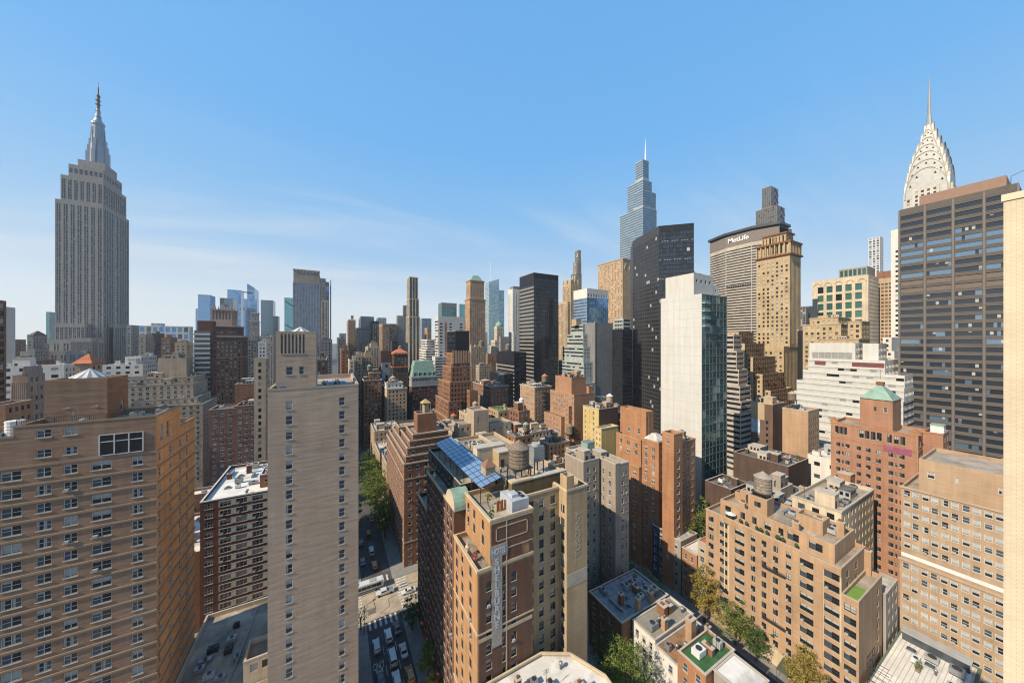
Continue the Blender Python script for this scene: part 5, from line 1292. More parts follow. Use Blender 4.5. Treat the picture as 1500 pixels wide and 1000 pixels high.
for k in range(2):
    for i in range(5 - k):
        x = x0 + 3 + i * (x1 - x0 - 6) / (4 - k); zz = z + 1.2 + k * 6; mb.box(x - 1, x + 1, y0 + 0.6 + k * 1.8, y0 + 5 + k * 2, zz, zz + 3.4, 0); mb.box(x - 0.6, x + 0.6, y0 + 0.54 + k * 1.8, y0 + 0.59 + k * 1.8, zz + 0.4, zz + 2.8, 1)
part(gm, 'mansard_roof', mb, [M_COPPER, G_DARK])
# white office block with square windows
b_ = R(637, 642, 681, 463, Y=420)
wo = bld('office_building', 'white office block with square windows and a tall brown slit down its front', 'office building', [(b_, dict(E=P(cols=[(4, 4), (17, 3), (32, 4)], wh=2.2, sy=4.2, top=9, bot=3))), (R(633, 637.5, 655, 522, Y=410), {})], W_OFFW, S=P(4, 3.6, 4.0, 2.0, mode='strip', mx=0.3, top=6), E=RIB, roof='white')
mb = MB(); x = b_[0] + 8.8; mb.box(x, x + 2.6, b_[2] - 0.1, b_[2] - 0.01, 30, b_[5] - 8, 0); part(wo, 'brown_slit', mb, W_RUST)
b_ = (kx(595) * 480, kx(614.5) * 480)
ws = bld('apartment_tower', 'very slender dark tower with white vertical ribs, left of the white office block', 'apartment tower',
    [(R(594.5, 599, 615, 463, Y=478), {}), (R(595.5, 599.3, 614, 437, Y=479), {}), (R(596, 599.5, 612.5, 405, Y=480), {})], W_CREAM, S=P(3, 2.0, 3.4, 2.2, mode='pier'), E=P(4.4, 3.0, 3.4, 2.4, mode='pier', gl=(6, 1, 0), mx=0.5), roof='tar', trim=M_STEEL)
bld('office_building', 'white and grey ribbon-windowed office stepping back, right of the slender ribbed tower', 'office building', [(R(614, 624, 638, 512, Y=440), {}), (R(617, 625.5, 637, 497, Y=445), {})], W_WHITE, S=RIB, E=RIB, roof='white')

# ---- skyline, canyon centre
def far(name, label, cat, spec, wm, S, E, **k): return bld(name, label, cat, spec if isinstance(spec, list) else [(spec, {})], wm, S=S, E=E, **k)
FP = P(4, 2.2, 3.6, 2.0, mode='pier', dep=0.4, top=4)
FA = P(3.6, 1.7, 3.4, 1.9, dep=0.35, top=4)
far('skyscraper', 'narrow tan tower with a small square cap above the canyon street', 'skyscraper', [(R(508, 510, 521, 468, Y=700), {}), (R(513, 514, 518, 462, Y=705, d=6, zb=130), {})], W_TAN, FA, FA)
far('skyscraper', 'teal-green topped dark tower with stepped shoulders over the canyon', 'skyscraper', [(R(518, 522, 552, 480, Y=660), {}), (R(522, 528, 548, 463, Y=668), dict(wm=W_PALEG))], W_GREYC, FP, FP)
far('office_building', 'brown-ribbed office house right of the teal-topped tower', 'office building', [(R(538, 545, 555, 470, Y=640), {})], W_DBROWN, FP, FP)
far('skyscraper', 'pale green-grey flat block behind the brown ribbed houses', 'skyscraper', R(551, 553, 566, 465, Y=760), W_PALEG, FA, FA)
far('office_building', 'tan pier-fronted loft tower with a cornice, over the canyon', 'office building', [(R(555, 560, 570, 474, Y=560), {}), (R(566, 570, 581, 474, Y=590), {})], W_TAN, FP, FP, cornice=(0.5, 1))
far('skyscraper', 'blank grey shaft beside the slender ribbed tower', 'skyscraper', R(580, 582, 592, 462, Y=600), W_LIME, None, P(4, 1, 3.6, 1.4))
far('skyscraper', 'thin grey spike tower peeping left of the slender ribbed tower', 'skyscraper', R(590, 591, 598, 447, Y=800), W_GREYC, FP, FP)
far('office_building', 'small dark domed house with finials in the canyon skyline', 'office building', [(R(572, 575, 584, 500, Y=520), {})], W_DBROWN, FA, FA)
for i, (a, b, yt, Y, wm, nm) in enumerate(((500, 512, 512, 330, W_BROWN, 'brown house in the row along the canyon street, nearest its mouth'), (512, 519, 527, 300, W_CREAM, 'cream stepped house fronting the canyon street'), (519, 530, 521, 320, W_BUFF, 'buff house with a square tank house, right of the cream one'), (495, 506, 497, 520, W_GREYC, 'grey loft house deep in the canyon street'), (530, 546, 522, 350, W_BUFF, 'buff loft house behind the leafy roof garden'), (539, 556, 508, 400, W_BEIGE, 'beige house with two small tank houses over the roof garden'))):
    far('loft_building', nm, 'loft building', [(R(a - (4 if a > 505 else 2), a, b, yt, Y=Y), {}), (R(a + 3, a + 4, b - 3, yt - 6, Y=Y + 6, d=6, zb=zat(a, yt, Y=Y) - 1.5), {})], wm, APT2, APT2, clut=3)
far('office_building', 'hazy blue-grey block closing the far end of the canyon street', 'office building', [(R(492.5, 493.5, 501, 494, Y=1500), {}), (R(496, 497, 507, 488, Y=1650, d=40), {})], W_BLUEG, FA, FA)
far('skyscraper', 'dark teal-faced glass block behind the white office block', 'skyscraper', R(642, 647, 669, 443, Y=900), W_GREYC, P(4, 3.6, 4, 3.6, mx=0.2), P(5, 4.8, 4, 3.7, mx=0.2, top=14), gl=(G_TEAL, glass('deep_teal_glass', (0.02, 0.10, 0.12), metal=0.4), G_TEAL))
far('skyscraper', 'bright sea-green curved glass tower peeping left of the tan hip-roofed tower', 'skyscraper', R(671, 673, 684, 445, Y=980), W_PALEG, None, P(5, 4.8, 4, 3.7, mx=0.2), gl=(G_GREEN, G_GREEN, G_GREEN))
far('office_building', 'small tan loft with a tank, left of the white office block', 'office building', [(R(622, 626, 632, 480, Y=600), {})], W_TAN, FA, FA)
far('office_building', 'slate blue office block behind the slender ribbed tower', 'office building', [(R(615, 618, 632, 466, Y=900), {})], W_BLUEG, FA, FA)
b_ = R(681, 688, 711, 426, Y=470)
hp = far('skyscraper', 'tall tan masonry tower with a small green hipped copper roof', 'skyscraper', [((*b_[:5], b_[5] - 12), {}), ((b_[0] + 1.5, b_[1] - 1.5, b_[2] + 1.5, b_[3] - 1.5, b_[5] - 13, zat(690, 410, Y=471)), {})], W_TAN, P(4, 1.5, 3.7, 1.9, top=8), P(3.6, 1.5, 3.7, 1.9, mode='pier', top=8), cornice=(0.8, 1.2), trim=W_TAN)
z = zat(690, 410, Y=471)
mb = MB(); mb.hip(b_[0] + 3, b_[1] - 3, b_[2] + 2.5, b_[3] - 2.5, z + 0.1, z + 9, 0, 0.45); part(hp, 'hip_roof', mb, M_COPPER)
# green glass tower with the sloped crown
x0, x1, y0, y1, _, z1 = R(711, 716.5, 731, 409, Y=900)
ba = far('skyscraper', 'green-grey glass tower with a slanted crown and a thin white mast', 'skyscraper', [((x0, x1, y0, y1, 0, z1 - 16), {}), ((x0 + 8, kx(739) * 910, 912, y1, 0, zat(735, 425, Y=910)), dict(wm=W_BLUEG))], W_PALEG, P(5, 4.4, 4.2, 2.6, mode='strip', mx=0.3, dep=0.2), P(4, 3.8, 4.2, 3.2, mx=0.3, dep=0.15), gl=(G_PALE, G_GREEN, G_PALE))
mb = MB()
a = [(x0, y0), (x1, y0), (x1, y1), (x0, y1)]; hh = [z1 - 8, z1 + 4, z1 + 4, z1 - 8]
for i in range(4):
    j = (i + 1) % 4; mb.poly([(*a[i], z1 - 16), (*a[j], z1 - 16), (*a[j], hh[j]), (*a[i], hh[i])], 0)
mb.poly([(*a[i], hh[i]) for i in range(4)], 0); part(ba, 'crown', mb, G_PALE)
mb = MB(); mb.bar((kx(719) * 915, 915, z1 - 8), (kx(719) * 915, 915, zat(719, 385, Y=915)), 0.9, 0, 6); part(ba, 'mast', mb, M_WHITE)
b_ = R(719, 725, 737, 498, Y=430)
gd = far('office_building', 'pale stepped tower crowned by a little green dome and spike', 'office building', [(R(717, 726, 742, 506, Y=428), {}), (b_, {}), (R(724, 728, 737, 478, Y=436), {})], W_CREAM, FA, FA)
mb = MB(); x, y = kx(731) * 444, 444; z = zat(731, 479, Y=444); mb.lathe(x, y, [(6.5, z), (6.0, z + 3), (4.4, z + 6), (1.0, z + 8.5), (0.2, z + 9), (0.15, z + 17)], 12); part(gd, 'dome', mb, M_COPPER, True)
far('office_building', 'blank grey-tan slab right below the green-domed tower', 'office building', R(731, 733, 745, 493, Y=400), W_CONC, APT, None)
for i, (s, wm, nm) in enumerate(((R(684, 690, 712, 508, Y=400), W_BUFF, 'tan loft with a tank under the hip-roofed tower'), (R(697, 702, 720, 535, Y=340), W_BEIGE, 'beige low loft behind the broad brown house'), (R(712, 714, 730, 518, Y=360), W_SALMON, 'pinkish square tower house before the grey-tan slab'), (R(727, 729, 745, 532, Y=330), W_CONC, 'grey loft with a chimney before the dark strip-windowed tower'))):
    far('loft_building', nm, 'loft building', [(s, {})], wm, APT2, APT2, clut=6)
tank(kx(705) * 410, 410, zat(705, 508, Y=410) - 1, 3.2, 6, 'dark tank with a cone on the tan loft under the hip-roofed tower', legs=2)
x0, x1, y0, y1, _, z1 = R(744, 751, 766, 423, Y=540)
far('skyscraper', 'pale pinkish pier-fronted tower partly behind the dark strip-windowed tower', 'skyscraper', [((x0, x1, y0, y1, 0, z1), {}), ((x0 + 3, x1 - 3, y0 + 3, y1 - 3, z1 - 1, z1 + 6), dict(wm=W_GREYC))], W_WHITE, P(5, 1.6, 3.8, 2.2, mode='pier', top=9), P(5, 1.6, 3.8, 2.2, mode='pier', top=9))
far('office_building', 'white-fronted block with square windows below the pinkish tower', 'office building', R(745, 752, 766, 486, Y=470), W_WHITE, OFF, OFF)
# dark office tower with strip windows
x0, x1, y0, y1, _, z1 = R(761, 782, 818, 399, Y=262)
far('skyscraper', 'black glass office tower with pale strip windows on its sunny side', 'skyscraper', [((x0, x1, y0, y1, 0, z1), {}), ((x0 - 14, x0 - 0.02, y0 + 14, y1 + 24, 0, zat(782, 516, Y=262)), dict(E=RIB)), ((x0 - 24, x0 - 14.02, y0 + 16, y1 + 22, 0, zat(782, 548, Y=262)), dict(E=RIB))],
    W_BLACKM, P(3, 1.4, 3.75, 2.6, mode='strip', mx=0.2, dep=0.35, band=4, top=11, gl=(8, 2, 0)), P(2.6, 2.35, 3.75, 3.3, mx=0.1, dep=0.18, top=5, gl=(9, 1, 0)), gl=(G_BLACK, G_DARK, G_MID), trim=plain('strip_spandrel', (0.34, 0.30, 0.25), 0.8), roof='tar')
# gothic tan tower and the thin setback tower behind it
x0, x1, y0, y1, _, z1 = R(824, 836, 848, 415, Y=415)
go = far('skyscraper', 'tan gothic tower with pinnacles, left of the blue glass block', 'skyscraper', [((x0, x1, y0, y1, 0, z1), {}), ((x0 - 6, x1, y0 + 1, y1 + 12, 0, z1 - 30), {}), ((x0 + 2, x1 - 2, y0 + 2, y1 - 2, z1 - 1, z1 + 7), {})], W_GOLD, P(3.4, 1.5, 3.6, 2.0, mode='pier', top=4), P(3.4, 1.5, 3.6, 2.0, mode='pier', top=4), trim=W_TAN)
for sx, sy in ((0, 0), (1, 0), (0, 1), (1, 1), (0.5, 0), (0, 0.5)):
    mb = MB(); x, y = x0 + 1 + (x1 - x0 - 2) * sx, y0 + 1 + (y1 - y0 - 2) * sy; mb.lathe(x, y, [(0.9, z1 - 0.5), (0.9, z1 + 5), (0.05, z1 + 10)], 6); part(go, 'pinnacle', mb, W_GOLD)
far('skyscraper', 'thin grey tower climbing in notched steps behind the gothic one', 'skyscraper', [(R(836, 844, 852, 400, Y=560), {}), (R(839.5, 845.5, 851.5, 383, Y=563), {}), (R(842, 847, 851, 366, Y=566), {})], W_GREYB, P(4, 2.6, 3.6, 2.6, mx=0.4), P(4, 1.2, 3.6, 2.4))
# tan block with an arched top
x0, x1, y0, y1, _, z1 = R(876, 912, 925, 378, Y=352)
ar = far('skyscraper', 'broad golden tan masonry block with an arched end wall', 'skyscraper', [((x0, x1, y0, y1, 0, z1), {})], wall('amber_stone', (0.50, 0.345, 0.20)), P(3.0, 1.3, 3.6, 1.9, top=5, gl=(4, 3, 4)), P(4.2, 1.1, 3.6, 1.9, top=16), cornice=(0.8, 1.4), trim=W_GOLD)
mb = MB(); cx = (x0 + x1) / 2; r = (x1 - x0) * 0.28
for i in range(10):
    a, b = PI * i / 10, PI * (i + 1) / 10
    mb.bar((cx + r * math.cos(a), y0 - 0.25, z1 - 16 + r * 1.6 * math.sin(a)), (cx + r * math.cos(b), y0 - 0.25, z1 - 16 + r * 1.6 * math.sin(b)), 0.5)
part(ar, 'arch', mb, W_CREAM)
# blue glass block with the white band
x0, x1, y0, y1, _, z1 = R(840, 860, 891, 422, Y=288)
bl = far('office_building', 'blue mirror-glass block with a white attic, above the stepped grey office', 'office building', [((x0, x1, y0, y1, 0, z1 - 11), {}), ((x0 + 0.01, x1 - 0.01, y0 + 0.01, y1 - 0.01, z1 - 11, z1), dict(wm=W_WHITE, S=None, E=P(4.2, 2.8, 12, 3.2, top=6.5, bot=0.5)))], W_BLUEG, P(3, 1.5, 3.7, 2.0, mode='strip', mx=0.3), P(3, 2.92, 3.7, 3.6, mx=0.1, dep=0.08, top=0.3), gl=(G_BLUE, G_BLUE2, G_BLUE))
# stepped grey office with the blank side wall
Y = 226
zt = [zat(873, yy, Y=Y) for yy in (560, 530, 508, 489, 474)]
x0 = kx(873) * Y
tiers = []
for i, (lx, xx) in enumerate(((806, 862), (812, 866), (818, 869), (826, 871), (838, 873))):
    tiers.append(((x0 - 14 + i * 2.8, x0 - 0.02, Y + 1 + i * 3.5, Y + 46 - i * 3.2, 0 if i == 0 else zt[i - 1] - 1, zt[i]), {}))
zg = bld('office_building', 'stepped pale green-grey office with a tall blank grey side wall', 'office building', tiers + [((x0, kx(900) * Y, Y + 2, Y + 30, 0, zat(873, 472, Y=Y)), dict(S=None, E=None, wm=W_GREYC))],
    W_PALEG, S=P(3, 1.3, 3.5, 1.6, mode='strip', mx=0.3, dep=0.2, top=1.4), E=P(3, 1.5, 3.5, 1.7, top=2), roof='silver')
mb = MB(); mb.box(x0 - 0.4, x0 + 0.9, Y + 1.7, Y + 1.99, 0, zat(873, 470, Y=Y), 0); part(zg, 'pale_rib', mb, M_CREAMT)
mb = MB(); mb.box(x0 - 7, x0 - 1, Y + 20, Y + 27, zt[4] - 1, zt[4] + 5, 0); mb.box(x0 - 7.2, x0 - 0.8, Y + 19.8, Y + 27.2, zt[4] + 5, zt[4] + 5.5, 1); part(zg, 'plant_room', mb, [W_BUFF, M_STONE])
bld('office_building', 'grey stepped shoulder block with glazed edges, right of the blank grey wall', 'office building', [(R(893, 900, 905, 500, Y=232, d=14), {}), (R(895, 902, 910, 540, Y=228, d=10), {})], W_CONC, S=RIB, E=RIB, roof='silver')
bld('office_building', 'dark office with one tan-framed sunlit edge, beside the black faceted tower', 'office building', [(R(897, 912, 926, 482, Y=215), dict(S=P(3, 1.6, 3.6, 2.4, mode='strip', mx=0.2, gl=(9, 1, 0)))), (R(899, 913, 924, 466, Y=222, d=12), dict(wm=W_PALEG))], W_BLACKM, S=OFF, E=P(5, 3.6, 3.8, 1.8, mode='strip', mx=0.4), trim=M_STONE, gl=(G_BLACK, G_DARK, G_MID), roof='tar')

for px, Yq, zq, r, h, w, c, nm in ((612, 262, None, 2.2, 4.2, M_WOOD, M_WOOD, 'dark wooden tank on the dark red house with the green mansard'),
    (541, 296, None, 1.8, 3.6, M_WOOD, M_COPPER, 'small tank with a green lid over the leafy roof garden house'),
    (893, 133, None, 1.9, 3.6, M_PALEWOOD, M_WHITE, 'pale wooden tank with a white cone on the crowded roof of the yellow house'),
    (917, 133, None, 1.2, 2.4, M_PALEWOOD, M_TERRA, 'little ochre-capped tank on the roofs right of the yellow house'),
    (712, 165, None, 1.6, 3.2, M_WOOD, M_WOOD, 'grey tank between the stair tower house and the broad brown house'),
    (848, 222, None, 2.4, 4.4, M_WOOD, M_PALEWOOD, 'weathered tank before the stepped green-grey office'),
    (744, 300, None, 2.8, 5.0, M_WOOD, M_WOOD, 'dark tank before the black strip-windowed tower'),
    (665, 330, None, 2.6, 4.8, M_PALEWOOD, M_PALEWOOD, 'tan tank just right of the black-netted tower'),
    (586, 330, None, 2.0, 4.0, M_WOOD, M_WOOD, 'small dark tank beside the low orange pyramid roof')):
    best = 0
    x, y = kx(px) * Yq, Yq
    for l_, b_ in ALLB:
        if b_[0] - 0.5 < x < b_[1] + 0.5 and b_[2] - 0.5 < y < b_[3] + 0.5: best = max(best, b_[5] - 1)
    if best > 8: tank(x, y, best, r, h, nm, w, 2.4, c)

rnd = random.Random(99)
for nm, b_, wm, rf in (('low brown house with a patched tar roof just behind the terraced stair-tower house', (70, 83, 128, 139, 33), W_BROWN, 'tar'),
    ('tan white-roofed walk-up in the row across the side street, nearest the avenue', (102.6, 117, 143, 152, 30), W_TAN, 'white'),
    ('red grey-roofed walk-up in the row across the side street, second from the avenue', (102.6, 117, 152.2, 161, 27), W_RED, 'silver'),
    ('cream walk-up in the row across the side street, third from the avenue', (102.6, 117, 161.2, 172, 32), W_CREAM, 'gravel'),
    ('brown walk-up in the row across the side street, fourth from the avenue', (102.6, 116, 172.2, 181, 26), W_BROWN, 'tar'),
    ('salmon walk-up in the row across the side street, farthest from the avenue', (102.6, 116, 181.2, 196, 35), W_SALMON, 'silver'),
    ('grey loft with a silver roof left of the broad brown banded house', (72, 84, 236, 250, 44), W_GREYB, 'silver'),
    ('rust brick house between the black-netted tower and the stair tower house', (55, 70, 172, 196, 36), W_RUST, 'gravel'),
    ('buff house with a gravel roof before the slim brown stair block', (70.5, 84, 176, 196, 42), W_BUFF, 'gravel'),
    ('dark red house tucked behind the brown corner house', (44, 54, 172, 196, 40), W_DRED, 'tar'),
    ('beige loft between the yellow house and the stepped green-grey office', (142, 160, 150, 176, 46), W_BEIGE, 'white'),
    ('brown loft with many roof boxes right of the yellow house', (141, 160, 127, 148, 42), W_BROWN, 'silver')):
    bld('walk_up_house' if 'walk-up' in nm else 'loft_building', nm, 'walk-up' if 'walk-up' in nm else 'loft building', [((*b_[:4], 0, b_[4]), {})], wm, S=APT2, E=APT2, roof=rf, clut=rnd.randint(6, 12), cornice=(0.25, 0.5))

for x, y, r, h, w, c, nm in ((151, 140, 1.9, 3.8, M_WOOD, M_WOOD, 'brown tank on the brown loft with many roof boxes'),
    (152, 168, 2.1, 4.0, M_PALEWOOD, M_WOOD, 'pale tank on the beige loft before the stepped green-grey office'),
    (79, 244, 2.2, 4.2, M_WOOD, M_PALEWOOD, 'weathered tank on the grey loft left of the broad banded house'),
    (64, 188, 1.8, 3.6, M_WOOD, M_TERRA, 'orange-capped tank on the rust brick house below the black-netted tower'),
    (79, 190, 1.7, 3.4, M_PALEWOOD, M_PALEWOOD, 'sandy tank on the buff house before the slim stair block'),
    (110, 190, 1.6, 3.4, M_WOOD, M_WOOD, 'dark tank on the salmon walk-up'),
    (110, 147, 1.5, 3.2, M_PALEWOOD, M_WHITE, 'white-capped tank on the tan walk-up nearest the avenue'),
    (80, 130, 1.5, 3.2, M_WOOD, M_COPPER, 'green-capped tank on the low brown house behind the stair tower')):
    best = 0
    for l_, b_ in ALLB:
        if b_[0] - 0.2 < x < b_[1] + 0.2 and b_[2] - 0.2 < y < b_[3] + 0.2: best = max(best, b_[5] - 1)
    if best > 8: tank(x, y, best, r, h, nm, w, 2.2, c)

def polyb(name, label, cat, pts, z0, z1, wm, st, gl=None, trim=None, roofm=None, wallname='wall', root=None, tops=None):
    """tower on a polygon plan (corners listed counter-clockwise); one style per face"""
    if root is None: root = thing(name, label, cat, (sum(p[0] for p in pts) / len(pts), sum(p[1] for p in pts) / len(pts), 0))
    mb = MB(); rnd = random.Random(label)
    for i, p in enumerate(pts):
        q = pts[(i + 1) % len(pts)]; W_ = math.hypot(q[0] - p[0], q[1] - p[1])
        facade(mb, p, ((q[0] - p[0]) / W_, (q[1] - p[1]) / W_), W_, z0, z1, st[i % len(st)], rnd)
    g = gl or (G_DARK, G_MID, G_BLIND)
    part(root, wallname, mb, [wm, g[0], g[1], g[2], trim or M_STONE])
    rb = MB(); rb.poly([(*p, z1) for p in pts], 0); part(root, 'roof', rb, roofm or M_TAR)
    return root

# black faceted tower
def pxp(px, Y): return (Y * kx(px), Y)
A_, B_, C_, D_ = pxp(927, 232), pxp(944, 212), pxp(965.5, 190), pxp(1016.5, 170)
G_FAC = glass('faceted_black_glass', (0.030, 0.034, 0.042), rough=0.10, metal=0.25, spec=0.8)
G_FAC2 = glass('faceted_brown_black_glass', (0.022, 0.020, 0.019), rough=0.14, spec=0.5)
bk = P(2.9, 2.6, 3.8, 3.2, dep=0.12, top=6, mx=0.2, gl=(24, 8, 1))
bk2 = P(2.9, 2.6, 3.8, 2.7, dep=0.14, top=9, mx=0.2, gl=(20, 8, 1))
zb = zat(965.5, 331, Y=190)
back = (D_[0] + 30, D_[1] + 42)
fac = polyb('skyscraper', 'tall black faceted glass tower rising behind the white-walled slender tower', 'skyscraper', [D_, back, (C_[0] + 14, C_[1] + 22), C_], 0, zb, W_BLACKM, [bk, None, None, bk], gl=(G_FAC, G_BLACK, G_BLIND), trim=W_BLACKM)
polyb('', '', '', [C_, (C_[0] + 14, C_[1] + 22), (A_[0] + 22, A_[1] + 22), A_, B_], 0, zat(944, 343, Y=212), W_DARKM, [None, None, None, bk2, bk2], gl=(G_FAC2, G_BLACK, G_BLIND), trim=W_BLACKM, root=fac)
mb = MB(); dx, dy = D_[0] - C_[0], D_[1] - C_[1]; L_ = math.hypot(dx, dy); nx_, ny_ = dy / L_ * 0.35, -dx / L_ * 0.35
if nx_ > 0: nx_, ny_ = -nx_, -ny_
for r in range(3):
    z = zb - 14.5 - r * 17
    for k in range(14):
        if (k * 7 + r * 5) % 4 == 0: continue
        a0, a1 = (k + 0.15) / 14, (k + 0.7) / 14
        p, q = (C_[0] + dx * a0 + nx_ * .2, C_[1] + dy * a0 + ny_ * .2), (C_[0] + dx * a1 + nx_ * .2, C_[1] + dy * a1 + ny_ * .2)
        mb.poly([(*p, z), (*q, z), (*q, z + 0.5), (*p, z + 0.5)], 0)
o_ = part(fac, 'lit_blind', mb, G_BLIND); o_['kind'] = 'stuff'
rnd = random.Random(5)
# One tall stepped glass tower with a spire
yv = 395
def seg(xl, xc, xr, yt, Y, zb=0): b = R(xl, xc, xr, yt, Y=Y); return (*b[:4], zb, b[5])
ov_S = P(4, 3.6, 4.6, 3.1, mode='strip', mx=0.3, dep=0.3, top=2, gl=(3, 4, 1))
ov_E = P(4, 3.6, 4.6, 3.9, mode='strip', mx=0.3, dep=0.3, top=2, gl=(3, 3, 0))
sA, sB, sC, sD, sE = seg(907, 941.8, 963, 420, yv), seg(908, 941.8, 962, 302, yv + 2), seg(909.5, 941.8, 961, 277, yv + 6), seg(919, 941.9, 955, 262, yv + 8), seg(930.5, 942, 950.5, 233, yv + 10)
ov = bld('skyscraper', 'soaring stepped pale glass skyscraper with a white needle spire', 'skyscraper',
    [(sA, {}), ((*sB[:4], sA[5] - 1, sB[5]), {}), ((sC[0], sC[1], sC[2], sC[3] - 30, sB[5] - 1, sC[5]), {}), ((sD[0], sD[1], sD[2], sD[3], sB[5] - 1, sD[5]), {}), ((*sE[:4], sD[5] - 1, sE[5]), {})],
    wall('pale_spandrel', (0.36, 0.40, 0.43), streak=0.03), S=ov_S, E=ov_E, gl=(glass('smoky_tower_glass', (0.13, 0.19, 0.23), metal=0.55, rough=0.12), glass('silver_green_glass', (0.17, 0.24, 0.26), metal=0.6, rough=0.12), G_BLUE), trim=M_STONE)
x, y = kx(945.5) * (yv + 25), yv + 25
mb = MB(); mb.lathe(x, y, [(2.6, sE[5] - 2), (1.9, sE[5] + 10), (0.25, zat(945.5, 203, Y=yv + 25))], 8); part(ov, 'spire', mb, M_WHITE)

# wide grey-tan slab with rooftop letters
X = 533
P1, P2, P3, P4 = (545, 545 / kx(1040)), (X, X / kx(1063.5)), (X, X / kx(1101)), (545, 545 / kx(1142))
zm = zat(1040, 352, X=545)
ml = P(2.6, 1.5, 4.0, 2.0, mode='strip', mx=0.2, dep=0.8, top=22, gl=(8, 2, 0))
pts = [(572, P4[1]), (572, P1[1]), P1, P2, P3, P4]
pts = [P4, (572, P4[1]), (572, P1[1]), P1, P2, P3]
mt = polyb('skyscraper', 'wide grey-tan ribbed slab skyscraper with white letters along its crown', 'skyscraper', pts, 0, zm - 6, wall('ribbed_tan_concrete', (0.50, 0.43, 0.34), streak=0.04), [None, None, None, ml, ml, ml], gl=(G_DARK, G_MID, G_BLIND))
polyb('', '', '', [(p[0] - (0.5 if p[0] < 560 else 0), p[1]) for p in pts], zm - 22, zm - 6.2, plain('brown_attic_panel', (0.21, 0.17, 0.14), 0.8), [None], wallname='attic_band', root=mt)
polyb('', '', '', [(p[0] + (2.5 if p[0] > 560 else -2.5), p[1] + (2 if p[1] > 260 else -2)) for p in pts], zm - 3.5, zm, W_DARKM, [None], wallname='roof_slab', root=mt)
mb = MB(); mb.prism([(p[0] + (-2 if p[0] > 560 else 2), p[1]) for p in pts], zm - 6, zm - 3.6, 0); part(mt, 'recess_band', mb, M_STEEL)
mb = MB(); ya, yb = P3[1], P2[1]
for i in range(11): mb.box(X - 0.3, X - 0.05, ya + (yb - ya) * (i + 0.15) / 11, ya + (yb - ya) * (i + 0.85) / 11, zm - 86, zm - 82.5, 0)
for y in (ya, yb): mb.box(X - 0.35, X - 0.02, y - 0.4, y + 0.4, 20, zm - 22, 1)
part(mt, 'service_floor', mb, [G_BLACK, M_STONE])
yl = (X / kx(1068) + X / kx(1096)) / 2
text('MetLife', 9.6, plain('white_sign_letter', (0.85, 0.85, 0.85), 0.5), 'sign_letter', mt, (X - 1.0 - mt.location[0], yl - mt.location[1], zm - 13.6), (PI / 2, 0, -PI / 2), 0.25, 0.98, bold=0.16)

# stepped bronze glass tower behind the slab
def segx(xl, xc, xr, yt, X, zb=0): b = R(xl, xc, xr, yt, X=X); return (*b[:4], zb, b[5])
j1, j2, j3, j4 = segx(1098, 1146, 1160, 331, 862), segx(1107, 1138, 1149.5, 300, 863), segx(1116, 1129, 1140, 272, 864), segx(1107, 1138, 1149, 290, 863)
jp = bld('skyscraper', 'bronze and glass skyscraper of three nested steps behind the lettered slab', 'skyscraper', [(j1, {}), ((*j2[:4], j1[5] - 1, j2[5]), {}), ((*j3[:4], j2[5] - 1, j3[5]), {})], plain('bronze_panel', (0.22, 0.16, 0.12), 0.45, metal=0.4),
    S=P(4.5, 3.4, 5, 3.6, dep=0.3, top=2), E=P(6, 5.6, 5, 4.6, dep=0.2, top=2, mx=0.3), gl=(glass('smoky_green_glass', (0.08, 0.13, 0.12), metal=0.5), G_MID, G_DARK))
for (b, zl) in ((j2, j1[5]), (j3, j2[5])):
    mb = MB(); n = 3
    for i in range(n):
        za, zc = zl + (b[5] - zl) * i / n, zl + (b[5] - zl) * (i + 1) / n
        mb.bar((b[0], b[2] - 0.4, za), ((b[0] + b[1]) / 2, b[2] - 0.4, zc), 0.7); mb.bar((b[1], b[2] - 0.4, za), ((b[0] + b[1]) / 2, b[2] - 0.4, zc), 0.7)
    part(jp, 'diagonal_brace', mb, M_RUST)

# golden masonry tower with buttressed crown
x0, x1, y0, y1, _, z1 = R(1108, 1157, 1173, 372, Y=127)
gs = P(3.4, 1.6, 3.75, 2.1, dep=0.4, top=5, gl=(4, 3, 5))
ge = P(2.6, 1.1, 3.75, 2.2, mode='pier', dep=0.5, top=5)
zc = zat(1157, 507, Y=127)
ch = bld('skyscraper', 'golden brick tower with a dark buttressed crown, right of the lettered slab', 'skyscraper',
    [((x0, x1, y0, y1, zc - 1, z1), {}), ((x0 - 10, x1 + 12, y0 + 0.5, y1 + 22, 0, zc), {}), ((x0 + 14, x1 + 4, y0 - 1.5, y1 - 8, zc - 1, zat(1162, 482, Y=125)), {}),
     ((x0 + 1.2, x1 - 1.2, y0 + 1.2, y1 - 1.2, z1 - 1, z1 + 11.5), dict(S=P(3.2, 1.2, 11, 7, dep=0.8, top=2, bot=0.5, gl=(1, 0, 0)), E=P(3.2, 1.2, 11, 7, dep=0.8, top=2, bot=0.5, gl=(1, 0, 0)))),
     ((x0 + 4, x1 - 4, y0 + 4, y1 - 4, z1 + 10.5, z1 + 21), dict(S=P(3.2, 1.2, 11, 7, dep=0.8, top=2, bot=0.5, gl=(1, 0, 0)), E=P(3.2, 1.2, 11, 7, dep=0.8, top=2, bot=0.5, gl=(1, 0, 0))))],
    W_GOLD, S=gs, E=ge, trim=W_TAN, roof='tar')
mb = MB()
for b, za, zb_ in (((x0 - 1.4, x1 + 1.4, y0 - 1.4, y1 + 1.4), z1 - 0.2, z1 + 1.2), ((x0 - 1.0, x1 + 1.0, y0 - 1.0, y1 + 1.0), z1 + 10.8, z1 + 12.4), ((x0 + 3, x1 - 3, y0 + 3, y1 - 3), z1 + 20.2, z1 + 21.6)):
    mb.box(*b, za, zb_, 0)
part(ch, 'crown_ledge', mb, M_RUST)
